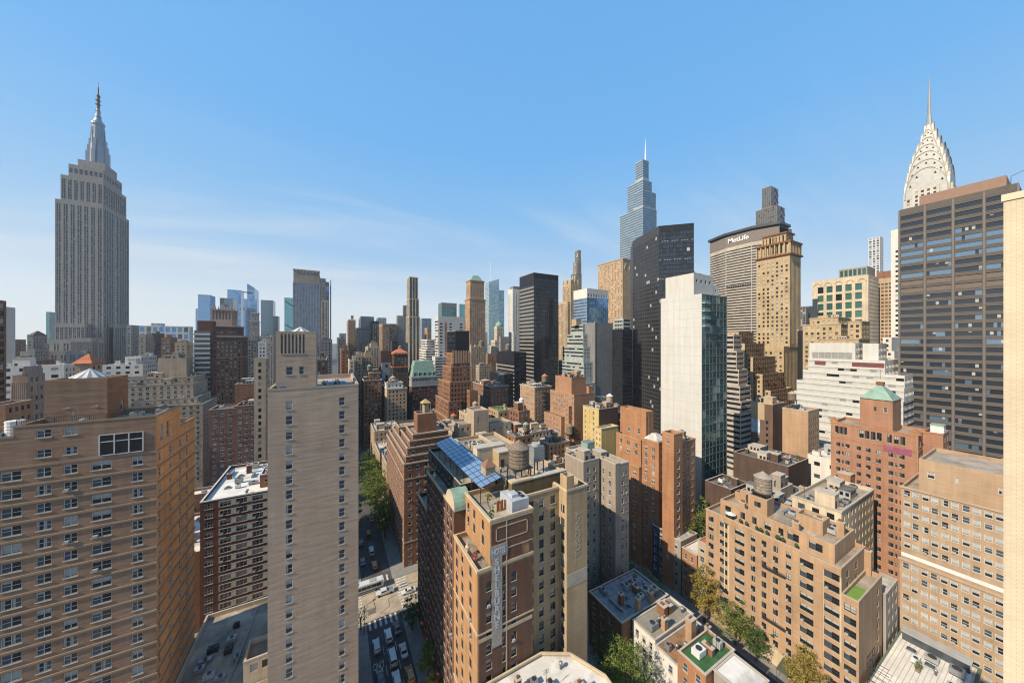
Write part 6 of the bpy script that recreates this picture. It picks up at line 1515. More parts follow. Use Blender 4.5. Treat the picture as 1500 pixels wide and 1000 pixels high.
mb = MB()
for i in range(8):
    y = y0 + 0.3 + (y1 - y0 - 0.6) * i / 7; mb.box(x0 - 0.6, x0 + 1.19, y - 0.45, y + 0.45, z1 + 1.25, z1 + 10.7, 0)
    yy = y0 + 4 + (y1 - y0 - 8) * i / 7; mb.box(x0 + 1.6, x0 + 3.98, yy - 0.4, yy + 0.4, z1 + 12.5, z1 + 18.5, 0)
    x = x0 + 0.3 + (x1 - x0 - 0.6) * i / 7; mb.box(x - 0.45, x + 0.45, y0 - 0.6, y0 + 1.19, z1 + 1.25, z1 + 10.7, 0)
part(ch, 'crown_buttress', mb, W_GOLD)

# tan stepped ziggurat houses in front of the golden tower
ebr = dict(Ewm=wall('shade_dark_tan_brick', (0.27, 0.18, 0.10)))  # shade of the east walls put into a darker brown brick
t1 = [(R(1066, 1082, 1104, 486, Y=130), ebr), (R(1080, 1091, 1120, 503, Y=125.5), ebr), (R(1092, 1103, 1136, 523, Y=121.5), ebr), (R(1106, 1117, 1150, 548, Y=117.5), ebr), (R(1118, 1129, 1161, 572, Y=114), ebr), (R(1130, 1143, 1172, 596, Y=110.5), ebr)]
zg2 = bld('office_building', 'tan masonry office stepping down in many terraces before the golden tower', 'office building', t1, W_GOLD, S=P(2.8, 1.3, 3.5, 1.9, top=1.5, dep=0.4), E=P(3.4, 2.4, 3.5, 2.4, top=1.2, dep=1.0), roof='gravel', trim=W_TAN)
rnd = random.Random(44)
mb = MB()
for k in range(60):       # scaffold decks on the terraces
    b = rnd.choice(t1)[0]; x = rnd.uniform(b[0] + 1, b[1] - 3); z = rnd.uniform(b[5] - 22, b[5] - 2)
    mb.box(x, x + 3.2, b[2] - 1.3, b[2] - 0.1, z, z + 0.2, 0)
    for a in (0.1, 3.0): mb.bar((x + a, b[2] - 1.2, z - 3), (x + a, b[2] - 1.2, z + 2.2), 0.08)
    mb.bar((x, b[2] - 1.2, z + 1.1), (x + 3.2, b[2] - 1.2, z + 1.1), 0.06)
part(zg2, 'scaffolding', mb, M_RUST)['kind'] = 'stuff'
# brown and white striped stepped office
sb = P(2.6, 1.3, 3.4, 1.75, mode='strip', mx=0.25, dep=0.5, top=1.2, gl=(9, 2, 1))
bld('office_building', 'white-banded dark striped office stepping back just right of the glass front', 'office building',
    [(R(1050, 1085, 1104, 606, Y=106), {}), (R(1052, 1086, 1102, 588, Y=109), {}), (R(1054, 1084, 1100, 566, Y=112), {}), (R(1056, 1082, 1095, 541, Y=115), {}), (R(1060, 1079, 1090, 514, Y=118), {}), (R(1062, 1075, 1086, 490, Y=121), {})], wall('pinkish_grey_band', (0.46, 0.40, 0.34), streak=0.05), S=sb, E=sb, roof='gravel', gl=(G_BLACK, G_DARK, G_MID))

# right-hand middle distance
x0, x1, y0, y1, _, z1 = R(1190, 1272, 1287, 402, X=430)
ar_ = bld('skyscraper', 'pale concrete tower of green glass bays with scalloped arches on top', 'skyscraper', [((x0, x1, y0, y1, 0, z1), {}), ((x0 - 0.02, x1 - 3, y1 + 0.01, y1 + 5, 0, z1 - 26), {}), ((x0 + 6, x1 - 2, y0 + 2, y1 - 18, z1 - 1, z1 + 9), dict(wm=W_GREYB, S=P(3, 2.2, 12, 6, top=1.5, bot=0.5, gl=(1, 0, 0)), E=None))], W_CREAM,
    S=P(7.2, 4.4, 8.5, 6.2, dep=0.7, top=7, mx=3, gl=(5, 3, 2)), E=P(3.2, 1.4, 3.6, 1.8, top=3), gl=(glass('dim_teal_glass', (0.04, 0.11, 0.10), metal=0.3), glass('green_bay_glass', (0.06, 0.15, 0.12), metal=0.3), G_DARK), roof='white')
mb = MB(); n = int((y1 - y0) / 7.2)
for i in range(n):
    c = y0 + (y1 - y0) * (i + 0.5) / n; r = 2.6
    for k in range(6):
        a, b = PI * k / 6, PI * (k + 1) / 6
        mb.bar((x0 - 0.3, c + r * math.cos(a), z1 - 5.5 + r * math.sin(a)), (x0 - 0.3, c + r * math.cos(b), z1 - 5.5 + r * math.sin(b)), 0.35)
part(ar_, 'arch', mb, M_CREAMT)
far('skyscraper', 'white gridded pencil tower far behind the scalloped pale tower', 'skyscraper', R(1272, 1289, 1294, 346, X=1500), W_OFFW, P(8, 5.2, 8, 5.6, mx=0.5, dep=0.8, top=2), P(8, 5.2, 8, 5.6, mx=0.5, dep=0.8, top=2), gl=(G_MID, G_PALE, G_DARK))
far('skyscraper', 'tan and brown striped shaft right of the scalloped pale tower', 'skyscraper', [(R(1278, 1308, 1312, 406, X=470), {}), (R(1284, 1306, 1311, 396, X=476), dict(wm=W_BROWN, S=None))], W_BUFF, P(2.6, 1.7, 3.6, 1.9, mx=0.4, dep=0.4, top=5), None, gl=(plain('brown_strip', (0.16, 0.08, 0.06), 0.6), G_DARK, G_MID))
far('apartment_tower', 'very slim white tower just left of the grey strip-windowed office', 'apartment tower', [(R(1305, 1324, 1330, 334, X=330), {})], W_WHITE, P(5, 1.6, 3.3, 1.6, top=14), None)
far('apartment_building', 'white stepped apartment house in front of the slim white tower', 'apartment building', [(R(1286, 1310, 1322, 514, X=300), {}), (R(1293, 1306, 1318, 494, X=305), {})], W_WHITE, P(3, 1.2, 3.2, 1.7), None)
tb = [(R(1176, 1232, 1250, 474, X=330), {}), (R(1186, 1228, 1246, 464, X=334), {}), (R(1242, 1262, 1274, 470, X=326), {}), (R(1199, 1258, 1274, 496, X=318), {})]
bld('office_building', 'sunlit golden tan loft block with a rooftop colonnade, behind the white terraced office', 'office building', tb, W_GOLD, S=P(3.4, 1.5, 3.6, 2.0, dep=0.4, top=2.5, gl=(4, 3, 3)), E=P(3.4, 1.5, 3.6, 2.0, dep=0.4, top=2.5), roof='gravel', cornice=(0.3, 0.7), trim=W_BUFF, clut=4)
far('office_building', 'small black block wedged between the golden tower and the tan loft block', 'office building', R(1168, 1186, 1196, 484, X=345), W_BLACKM, None, None, gl=(G_BLACK, G_BLACK, G_DARK))
far('office_building', 'low dark slate tower on the skyline right of the golden tower', 'office building', R(1170, 1186, 1192, 448, X=620), W_GREYC, P(3.4, 2.6, 3.6, 2, top=2), None)
# white terraced office
ws_ = P(2.4, 1.2, 3.5, 1.45, mode='strip', mx=0.2, dep=0.25, top=1.5, gl=(2, 2, 12))
X = 235
def wt_(xl, xr, yt, dx): return ((X + dx, X + 34, X / kx(xr), (X + dx) / kx(xl), 0, zat(xl, yt, X=X + dx)), {})
wo2 = bld('office_building', 'broad white terraced office of long ribbon windows under a blank white attic', 'office building',
    [wt_(1158, 1322, 618, 0), wt_(1163, 1321, 572, 2), wt_(1167, 1321, 556, 4), wt_(1176, 1320, 541, 6),
     ((X + 7, X + 33, X / kx(1290), (X + 7) / kx(1184), 60, zat(1186, 524, X=X + 7)), {}),
     ((X + 8, X + 30, X / kx(1245), (X + 8) / kx(1185.5), 70, zat(1186, 502, X=X + 8)), dict(S=P(cols=[(0.14 + 0.145 * i, 2.6) for i in range(6)], wh=4.4, sy=30, top=5.4, bot=2, nx=1, gl=(0, 1, 0)), nocor=1)),
     ((X + 14, X + 28, X / kx(1274), X / kx(1250), 70, zat(1260, 503, X=X + 14)), dict(S=None, nocor=1))],
    W_OFFW, S=ws_, E=OFF, roof='white', gl=(G_DARK, plain('grey_blind_glass', (0.30, 0.30, 0.28), 0.4), plain('pale_blind_glass', (0.50, 0.49, 0.45), 0.4)))
mb = MB(); zz = zat(1186, 524, X=X + 7) - 1.6
for a, b in ((1186, 1202), (1241, 1289)): mb.box(X + 6.9, X + 6.99, X / kx(b), X / kx(a), zz - 2.2, zz, 0)
part(wo2, 'red_ribbon', mb, plain('dark_red_panel', (0.18, 0.05, 0.05), 0.7))
# brown pair of party-wall houses with a tank
b1, b3 = R(1100, 1132, 1149, 592, X=196), R(1146, 1184, 1200, 602, X=195)
bp = bld('apartment_building', 'brown and tan party-wall house with blank flanks and a small blue-white mural', 'apartment building',
    [(b1, dict(S=P(cols=[(0.35, 1.0), (0.75, 1.0)], wh=1.6, sy=3.2, top=9, bot=3), E=None, wm=wall('smoky_brown_brick', (0.16, 0.10, 0.07)))), ((b3[0], b3[1], b3[2], b3[3], 0, b3[5]), dict(S=None, E=P(2.4, 0.9, 3.1, 1.4, top=4, bot=3)))], W_TAN, roof='silver', cornice=(0.08, 0.4), trim=M_STONE)
mb = MB(); mb.box(b1[0] - 0.05, b1[0] - 0.002, b1[3] - 4.2, b1[3] - 0.2, b1[5] - 16, b1[5] - 9, 0); part(bp, 'mural', mb, plain('pale_blue_mural', (0.42, 0.55, 0.62), 0.9, vary=0.3))
mb = MB(); mb.box(b1[0] - 0.05, b1[0] - 0.003, b1[3] - 6.2, b1[3] - 0.1, b1[5] - 8.9, b1[5] - 0.5, 0); part(bp, 'tan_facing', mb, W_BUFF)
clutter(bp, (b1[0], b1[1], b1[2], b1[3], 0, b1[5]), 10, random.Random(12), W_BUFF)
clutter(bp, (b3[0], b3[1], b3[2], b3[3], 0, b3[5]), 3, random.Random(13), W_BUFF, 1.0, False)
tank(b3[0] + 3.4, b3[3] - 2.6, b3[5] - 1, 1.7, 3.2, 'wooden water tank caged in a black steel frame on the brown party-wall house', legs=4.5, cone=M_PALEWOOD)
# grey strip office, right
X = 256
x0, x1, y0, y1 = X, X + 40, X / kx(1492), X / kx(1317)
z1 = zat(1317, 308, X=X)
gstrip = P(3.0, 1.3, 3.72, 1.9, dep=0.35, top=4.5, gl=(6, 5, 1), cols=None, mode='punch')
W_SLATE = wall('slate_grey_panel', (0.128, 0.110, 0.096), streak=0.04, blotch=0.06, stain=0.05)
n = 4; wbay = (y1 - y0) / n
go_ = bld('skyscraper', 'huge dark grey office slab of ribbon windows with a pinkish brown plant room', 'skyscraper', [((x0, x1, y0, y1, 0, z1), {})], W_SLATE,
    S=P(cols=[((i + 0.5) * wbay, wbay - 1.0) for i in range(n)], wh=2.15, sy=3.72, top=3.6, bot=3, dep=0.35, gl=(8, 1, 0), nx=8, rowgl={4: [2] * 9 + [1], 5: [2] * 9 + [1], 6: [2] * 8 + [1], 8: [2, 2, 1], 9: [4], 10: [4], 0: [1], 1: [1], 2: [1]}), E=None, trim=plain('louvre_brown', (0.16, 0.125, 0.10), 0.7), gl=(glass('navy_office_glass', (0.02, 0.026, 0.036), spec=0.6), glass('sky_grey_glass', (0.16, 0.25, 0.34), metal=0.6), plain('grey_blind', (0.40, 0.39, 0.36), 0.6)), roof='tar')
mb = MB()
for i in range(n + 1): mb.box(x0 - 0.25, x0 - 0.01, y0 + i * wbay - 0.28, y0 + i * wbay + 0.28, 2, z1 - 0.5, 0)
for r in range(36):
    z = z1 - 2.4 - r * 3.72
    if z > 5: mb.box(x0 - 0.12, x0 - 0.012, y0 + 0.3, y1 - 0.3, z, z + 0.16, 0)
part(go_, 'facade_rib', mb, plain('slate_rib', (0.16, 0.142, 0.125), 0.6))
mb = MB(); yl, yr = x0 / kx(1346), x0 / kx(1474)
mb.prism([(x0 + 1, yr), (x0 + 30, yr), (x0 + 30, yl), (x0 + 1, yl)], z1 - 1, zat(1346, 288, X=x0 + 1), 0); part(go_, 'plant_room', mb, plain('pinkish_brown_panel', (0.30, 0.185, 0.13), 0.8, vary=0.05))
mb = MB(); mb.bar((x0 + 2, yr - 1.0, z1), (x0 + 2, yr - 1.0, z1 + 4), 0.12); mb.bar((x0 + 2, yr - 1, z1 + 4), (x0 + 2, yr - 6, z1 + 6), 0.12); part(go_, 'roof_davit', mb, M_STEEL)

# steel-crowned tower
X = 455
xk, yk0, yk1 = 455, 455 / kx(1390), 455 / kx(1325)
x1 = X + (yk1 - yk0)
cy = (yk0 + yk1) / 2; cx = (X + x1) / 2; hw = (yk1 - yk0) / 2
zs = zat(1363, 272, X=X)
cr = bld('skyscraper', 'white skyscraper with a gleaming steel crown of stacked arches and needle spire', 'skyscraper', [((X, x1, yk0, yk1, 0, 216), {}), ((X - 1.5, x1 + 1.5, cy - hw * 0.60, cy + hw * 0.60, 0, min(zs, 226)), {}), ((X + hw * 0.4, x1 - hw * 0.4, yk0 - 1.5, yk1 + 1.5, 0, min(zs, 226) - 0.3), {})], wall('cream_white_brick', (0.58, 0.54, 0.47), streak=0.05),
    S=P(3.2, 1.5, 3.6, 2.0, dep=0.4, top=2.5), E=P(3.2, 1.5, 3.6, 2.0, dep=0.4, top=2.5), roof='silver')
M_NIRO = plain('bright_steel_cladding', (0.46, 0.44, 0.40), 0.36, metal=0.45, vary=0.10, scale=0.35)
lev = [(0.98, 214, 238.5), (0.88, 226, 246), (0.775, 235, 253.5), (0.655, 243, 260), (0.48, 250, 267), (0.31, 257, 274.5), (0.17, 266, 281)]
mb = MB(); tri = MB(); rim = MB()
for li, (f, zo, zt_) in enumerate(lev):
    w = hw * f; zb_ = zo; h = zt_ - zb_
    N = 14
    prof = [(-w * math.cos(PI * k / N), zb_ + h * math.sin(PI * k / N) ** 0.85) for k in range(N + 1)]
    dpt = hw * f * 1.0 + 0.5
    for ax in (0, 1):
        def T(s_, a, z): return (cx + s_, cy + a, z) if ax == 0 else (cx + a, cy + s_, z)
        for (a, za), (b, zb2) in zip(prof, prof[1:]):
            mb.poly([T(-dpt, a, za), T(-dpt, b, zb2), T(dpt, b, zb2), T(dpt, a, za)], 0)
            rim.bar(T(-dpt - 0.05, a, za), T(-dpt - 0.05, b, zb2), 0.42)
        mb.poly([T(-dpt, a, z) for a, z in prof], 0); mb.poly([T(dpt, a, z) for a, z in reversed(prof)], 0)
        if li < 6:
            for k in range(5):
                th = PI * (0.16 + 0.17 * k); r = 0.84
                a = -w * r * math.cos(th); z = zb_ + h * r * math.sin(th) ** 0.85
                s_ = 1.15 - li * 0.08
                if li == 0 and k in (2,): continue
                for sg in (-1, 1): tri.poly([T(sg * (dpt + 0.06), a - s_ * 0.75, z - s_ * 0.6), T(sg * (dpt + 0.06), a + s_ * 0.75, z - s_ * 0.6), T(sg * (dpt + 0.06), a, z + s_ * 1.4)], 0)
part(cr, 'crown', mb, M_NIRO); part(cr, 'crown_window', tri, G_DARK); part(cr, 'crown_rim', rim, plain('dull_steel_rim', (0.30, 0.27, 0.22), 0.5, metal=0.4))
mb = MB(); z = 273; mb.lathe(cx, cy, [(2.5, z), (1.9, z + 8), (1.2, z + 15), (0.95, z + 24), (0.25, zat(1363, 113, X=cx))], 8); part(cr, 'spire', mb, M_NIRO)

# ================================================================== left skyline
# great setback skyscraper with a mast
Y = 620
def ek(px, Yq=620): return Yq * kx(px)
zE = lambda px, py: zat(px, py, Y=620)
xe0, xe1 = ek(80.5), ek(151)
ye1 = xe1 / kx(189)
es = P(mode='pier', dep=0.6, top=5, sy=3.75, wh=2.0, gl=(6, 3, 1), cols=[((i + 0.5) / 7 + s_ * 0.0235, 1.35) for i in range(7) for s_ in (-1, 1)])
en = P(5.4, 3.2, 3.75, 1.9, mode='pier', dep=0.7, top=5, mx=1.0, gl=(6, 3, 1))
en2 = dict(en); en2['cols'] = [(0.07, 3), (0.16, 3), (0.25, 3), (0.34, 3), (0.5, 7), (0.66, 3), (0.75, 3), (0.84, 3), (0.93, 3)]
W_ESB = wall('grey_indiana_limestone', (0.37, 0.34, 0.30), streak=0.04, blotch=0.05, stain=0.10)
z290, z255, z237, z226 = zE(90, 292), zE(95, 255), zE(100, 237), zE(115, 227)
yc = (620 + ye1) / 2
esb = bld('skyscraper', 'giant grey limestone skyscraper with setbacks and a silver mast', 'skyscraper',
    [((xe0, xe1, Y, ye1, 0, z290), dict(N=en2)), ((xe0 + 3, xe1 - 1.2, Y + 3, ye1 - 4, z290 - 1, z255), {}), ((xe0 + 8, xe1 - 2.4, Y + 6, ye1 - 12, z255 - 1, z237), {}), ((xe0 + 12, xe1 - 4, Y + 14, ye1 - 20, z237 - 1, z226), dict(E=None, N=None)),
     ((ek(90), ek(132), Y - 10, Y - 0.02, 0, zE(120, 474)), {}), ((ek(68), ek(160), Y - 22, Y - 10.02, 0, zE(100, 497)), {}), ((ek(64), ek(152), Y - 34, Y - 22.02, 0, zE(100, 513)), {}), ((ek(128), xe1 + 3, Y - 30, Y - 10, 0, zE(130, 495)), {}), ((xe1 + 0.02, xe1 + 6, Y + 10, ye1 - 2, 0, zE(160, 474)), {})],
    W_ESB, S=es, E=es, N=en, roof='silver', trim=plain('dark_spandrel', (0.21, 0.215, 0.22), 0.6), gl=(G_MID, glass('pale_sky_glass', (0.14, 0.20, 0.21), metal=0.3), G_BLIND), para=1.5)
exc, eyc = (xe0 + 12 + xe1 - 4) / 2, (Y + 14 + ye1 - 20) / 2
M_ALU = plain('dull_aluminium', (0.36, 0.38, 0.41), 0.35, metal=0.6, vary=0.08)
def ez(py): return zat(135, py, Y=eyc)
mb = MB(); n = 16
mb.lathe(exc, eyc, [(7.0, z226 - 3), (6.6, ez(214)), (5.6, ez(196)), (5.4, ez(184)), (6.2, ez(182)), (6.0, ez(179)), (4.4, ez(177)), (2.5, ez(171)), (3.2, ez(170)), (2.2, ez(167)), (1.8, ez(158))], n)
part(esb, 'mast_drum', mb, M_ALU)
mb = MB()
for k in range(4):
    a = PI / 4 + k * PI / 2
    for (r0, r1, za, zb_) in ((0, 10.6, 240, 222), (0, 9.2, 222, 213), (0, 7.8, 213, 204)):
        d = Vector((math.cos(a - PI / 4 + 0.0), math.sin(a - PI / 4), 0))
        s_ = Vector((-d.y, d.x, 0)) * 1.6
        c0, c1 = Vector((exc, eyc, 0)), Vector((exc, eyc, 0)) + d * r1
        mb.prism([tuple((c0 - s_)[:2]), tuple((c1 - s_)[:2]), tuple((c1 + s_)[:2]), tuple((c0 + s_)[:2])], ez(za), ez(zb_), 0)
part(esb, 'mast_wing', mb, M_ALU)
mb = MB()
for k in range(12):
    a = 2 * PI * k / 12; mb.bar((exc + 6.5 * math.cos(a), eyc + 6.5 * math.sin(a), ez(212)), (exc + 5.5 * math.cos(a), eyc + 5.5 * math.sin(a), ez(186)), 0.4)
part(esb, 'mast_rib', mb, M_GREY)
mb = MB(); mb.lathe(exc, eyc, [(1.6, ez(158)), (1.6, ez(140)), (2.1, ez(140)), (2.1, ez(138)), (0.8, ez(137)), (0.7, ez(126)), (0.3, ez(124)), (0.25, ez(119))], 8)
for py in (146, 152, 162): mb.box(exc - 1.9, exc + 1.9, eyc - 1.9, eyc + 1.9, ez(py), ez(py - 1), 0)
part(esb, 'antenna', mb, M_STEEL)

# buildings below and around it
far('office_building', 'grey-beige stepped house topped by a low hipped roof, left of the giant tower', 'office building', [(L(40, 70, 71.5, 510, Y=560), {}), (L(47, 68, 69, 490, Y=564), {})], W_CONC, FA, FA, N=FA)
mb = MB(); b_ = L(46.5, 68.5, 69.5, 491, Y=563); o_ = [o for o in bpy.data.objects if o.get('label', '').startswith('grey-beige stepped house')][0]
mb.hip(b_[0], b_[1], b_[2], b_[3], b_[5], b_[5] + 5, 0, 0.1); part(o_, 'hip_roof', mb, M_TAR)
far('apartment_tower', 'brown brick tower with balconies cut by the left edge of the view', 'apartment tower', L(-30, 8, 9.2, 438, Y=200), W_BROWN, None, P(3, 2, 3, 1.8, top=2), N=P(3, 2, 3, 1.8))
b_ = L(4, 14, 22.5, 449, Y=330)
far('apartment_tower', 'rounded grey-blue tower with a white flank near the left edge', 'apartment tower', [(b_, {})], W_OFFW, None, P(2, 1.7, 3.2, 2.6, gl=(4, 4, 0)), N=None, gl=(G_MID, G_BLUE2, G_DARK))
far('skyscraper', 'teal glass sliver showing left of the giant tower', 'skyscraper', L(75.5, 84, 85, 457, Y=900), W_PALEG, None, P(6, 5.6, 4, 3.6), gl=(G_GREEN, G_PALE, G_GREEN))
far('office_building', 'small red-brown block low on the skyline near the left edge', 'office building', L(20, 36, 38, 497, Y=700), W_BROWN, FA, FA, N=FA)
far('office_building', 'cream low loft behind the pedimented hall, with brick arches', 'office building', L(8, 42, 44, 522, Y=380), W_BUFF, None, P(4, 2, 4, 2.4, top=3), N=APT2)
far('loft_building', 'low loft with a blue-covered roof before the giant tower', 'loft building', [(L(42, 64, 80, 527, Y=420), {})], W_BROWN, None, APT2, N=APT2, roof='silver')
# pedimented hall
b_ = L(24, 63, 66, 548, Y=215)
hall = far('public_hall', 'pinkish stone hall with a pediment above tall columns', 'hall', [(b_, {})], wall('pink_stone', (0.40, 0.29, 0.22)), None, P(cols=[(0.12 + 0.127 * i, 1.1) for i in range(7)], wh=7.0, sy=30, top=3.2, bot=2, dep=0.8, gl=(1, 1, 0)), N=P(3, 1.2, 4, 2))
mb = MB(); xa, xb = b_[0] + 3.5, b_[1] - 1.5
mb.poly([(xa, b_[2] - 0.3, b_[5]), (xb, b_[2] - 0.3, b_[5]), ((xa + xb) / 2, b_[2] - 0.3, b_[5] + 3.4)], 0); mb.poly([(xb, b_[3], b_[5]), (xa, b_[3], b_[5]), ((xa + xb) / 2, b_[3], b_[5] + 3.4)], 0)
mb.poly([(xa, b_[2] - 0.3, b_[5]), ((xa + xb) / 2, b_[2] - 0.3, b_[5] + 3.4), ((xa + xb) / 2, b_[3], b_[5] + 3.4), (xa, b_[3], b_[5])], 0); mb.poly([(xb, b_[3], b_[5]), ((xa + xb) / 2, b_[3], b_[5] + 3.4), ((xa + xb) / 2, b_[2] - 0.3, b_[5] + 3.4), (xb, b_[2] - 0.3, b_[5])], 0)
part(hall, 'pediment', mb, wall('pink_stone', (0.40, 0.29, 0.22)))
mb = MB()
for i in range(8):
    x = b_[0] + (b_[1] - b_[0]) * (0.06 + 0.127 * i); mb.lathe(x, b_[2] - 0.4, [(0.5, b_[5] - 11), (0.38, b_[5] - 3)], 10)
part(hall, 'column', mb, wall('pink_stone', (0.40, 0.29, 0.22)))
far('apartment_building', 'orange brick low house with small dark windows at the left edge', 'apartment building', [(L(-20, 47, 48.5, 590, Y=140), {})], W_SALMON, None, P(1.8, 0.8, 3, 1.2, top=1.6), N=P(2, 1, 3, 1.2), clut=6, roof='gravel')
far('apartment_building', 'white house with paired windows peeping behind the striped roof cap', 'apartment building', [(L(-6, 108, 112, 534, Y=255), {})], W_WHITE, None, P(5, 2.4, 3.6, 1.6, top=1.2), N=APT2, roof='white', clut=5)
b_ = L(109, 141, 150, 532, Y=236)
oh = far('loft_building', 'stone house under a bright orange hipped tile roof', 'loft building', [(b_, {})], W_BUFF, None, P(5, 1.4, 4, 1.8, top=1.4), N=P(5, 1.4, 4, 1.8, top=1.4))
mb = MB(); mb.hip(b_[0] - 0.8, b_[1] + 0.8, b_[2] - 0.8, b_[3] + 0.8, b_[5] + 0.03, b_[5] + 4.6, 0, 0.05); part(oh, 'hip_roof', mb, M_TERRA)
far('apartment_building', 'white stepped house with a beige side, right of the orange hipped roof', 'apartment building', [(L(150, 209, 231, 533, Y=305), {}), (L(183, 207, 229.5, 522, Y=312), {})], W_WHITE, None, P(4.6, 2.0, 3.4, 1.6, top=1.2), N=P(3, 1.4, 3.4, 1.6, top=1.2), roof='white', clut=6)
far('apartment_building', 'blank beige-grey party wall block before the dark balcony tower', 'apartment building', [(L(231, 273, 281, 524, Y=290), dict(E=None))], W_BEIGE, None, None, N=None, clut=3)
# beige stepped apartment house
sx = P(3.0, 1.4, 2.95, 1.7, top=1.2, dep=0.25, nx=2)
bld('apartment_building', 'big beige apartment house stepping down in terraces behind the taupe house', 'apartment building',
    [(L(230, 297, 318, 591, Y=252), {}), (L(196, 289, 309, 581, Y=260), {}), (L(176, 283, 304, 561, Y=268), {}), (L(190, 283, 303, 551, Y=276), {}), (L(120, 200, 214, 560, Y=272), {})], W_BEIGE, E=sx, N=P(3.0, 1.3, 2.95, 1.7, top=1.2), near=True, roof='gravel', cornice=(0.12, 0.35), trim=M_STONE, clut=6)
far('office_building', 'long white office with a pale colonnaded top far behind', 'office building', [(L(203, 279, 283, 478, Y=900), dict(E=P(9, 6, 14, 10, top=2, bot=1))), (L(221, 240, 242, 473.5, Y=915), {})], W_WHITE, None, P(5, 3, 4.4, 2), N=FA, gl=(G_BLUE2, G_MID, G_DARK))
for a, b, c, yt, Y_, wm, nm in ((190, 202, 204, 476, 600, W_LIME, 'grey limestone setback loft touching the giant tower on its right'), (203, 222, 225, 490, 560, W_GREYB, 'grey-beige loft second right of the giant tower'), (222, 238, 241, 488, 620, W_DBROWN, 'dark brown loft third right of the giant tower'), (236, 256, 260, 494, 540, W_BROWN, 'brown pier-fronted loft left of the banded beige loft'), (256, 280, 283, 501, 500, W_BUFF, 'beige loft with horizontal bands, left of the dark balcony tower')):
    far('loft_building', nm, 'loft building', [(L(a, b, c, yt, Y=Y_), {})], wm, FA, FP if 'pier' in nm or 'lime' in nm else FA, N=FA, clut=3)
# dark red brick tower with balconies
b_ = L(284.5, 312, 317, 484, Y=300)
dt = far('apartment_tower', 'dark red brick tower with a column of glass balconies down its left edge', 'apartment tower', [(b_, dict(E=P(cols=[(0.62, 1.1), (0.8, 1.1)], wh=1.6, sy=3.3, top=2, bot=3))), ((kx(289) * 301, b_[1] - 0.05, 301, b_[3] - 1, b_[5] - 1, zat(312, 470, Y=301)), dict(E=None))], W_DRED, None, None, N=P(3, 1.2, 3.3, 1.6))
mb = MB()
for i in range(24):
    z = b_[5] - 3.3 * (i + 1); mb = MB(); mb.box(b_[0] - 0.5, b_[0] + 8.6, 298.5, 299.99, z, z + 0.3, 0); mb.box(b_[0] - 0.5, b_[0] + 8.6, 298.5, 298.56, z + 0.3, z + 1.3, 1); mb.box(b_[0] + 0.2, b_[0] + 8.4, 299.95, 299.99, z + 0.3, z + 2.9, 2)
    part(dt, 'balcony', mb, [M_STONE, G_PALE, G_MID])
# dark brown hotel with a columned crown
b_ = L(315, 355, 363, 492, Y=350)
dh = bld('hotel', 'dark brown brick hotel with a pale columned crown and spiky parapet', 'hotel',
    [(b_, {}), (L(308, 346, 357, 477, Y=355), {}), ((kx(309) * 360, kx(340) * 360, 360, 378, 95, zat(330, 453, Y=360)), dict(E=P(2.0, 1.15, 12, 7.0, top=1.6, bot=0.5, gl=(1, 0, 0)), N=P(2.6, 1.15, 12, 7.0, top=1.6, bot=0.5, gl=(1, 0, 0)), wm=wall('pink_buff_stone', (0.44, 0.31, 0.24))))],
    W_DBROWN, E=P(2.6, 1.1, 3.3, 1.7, top=5, gl=(3, 2, 4)), N=P(2.6, 1.1, 3.3, 1.7, top=5), roof='tar', cornice=(0.5, 1.0), trim=wall('pink_buff_stone', (0.44, 0.31, 0.24)), belts=[18])
mb = MB(); zz = zat(330, 453, Y=360)
for i in range(12): x = kx(309) * 360 + 0.8 + i * 2.05; mb.lathe(x, 360.2, [(0.35, zz), (0.4, zz + 1.2), (0.03, zz + 2.8)], 6)
part(dh, 'finial', mb, wall('pink_buff_stone', (0.44, 0.31, 0.24)))
# far glass cluster
G_SLATE = glass('slate_tower_glass', (0.10, 0.17, 0.21), metal=0.6, rough=0.12, wob=0.0)
GB = (G_BLUE, G_BLUE2, G_BLUE)
cw = P(9, 8.7, 9, 8.6, mx=0.2, dep=0.1, top=1)
def blue(label, s, g, wm=W_BLUEG): return far('skyscraper', label, 'skyscraper', s, wm, cw, cw, N=cw, gl=g)
blue('pale blue glass slab leftmost in the far glass cluster', [(L(290, 308, 315.5, 432, Y=1500), {}), (L(286.5, 291, 292, 452, Y=1560), {})], (G_BLUE, G_BLUE, G_BLUE))
blue('dark slate glass tower with a bitten top, second in the far glass cluster', [(L(322, 341, 349, 437, Y=1300), {}), (L(320, 324, 325, 452, Y=1290), {})], (G_SLATE, G_SLATE, G_BLACK), W_GREYC)
blue('tall blue glass slab behind the dark slate one in the far cluster', L(333, 353, 357.5, 425, Y=1650), (G_BLUE, G_BLUE, G_BLUE2))
x0, x1, y0, y1, _, z1 = L(362, 373, 379, 424, Y=1600)
hy = blue('tallest far blue tower with a slanted tip and a jutting deck', [((x0, x1, y0, y1, 0, z1), {}), (L(357, 376.5, 379.5, 438.5, Y=1500), {})], (G_BLUE, G_BLUE, G_BLUE2))
mb = MB(); zl, zr = zat(362, 415, Y=1600), z1
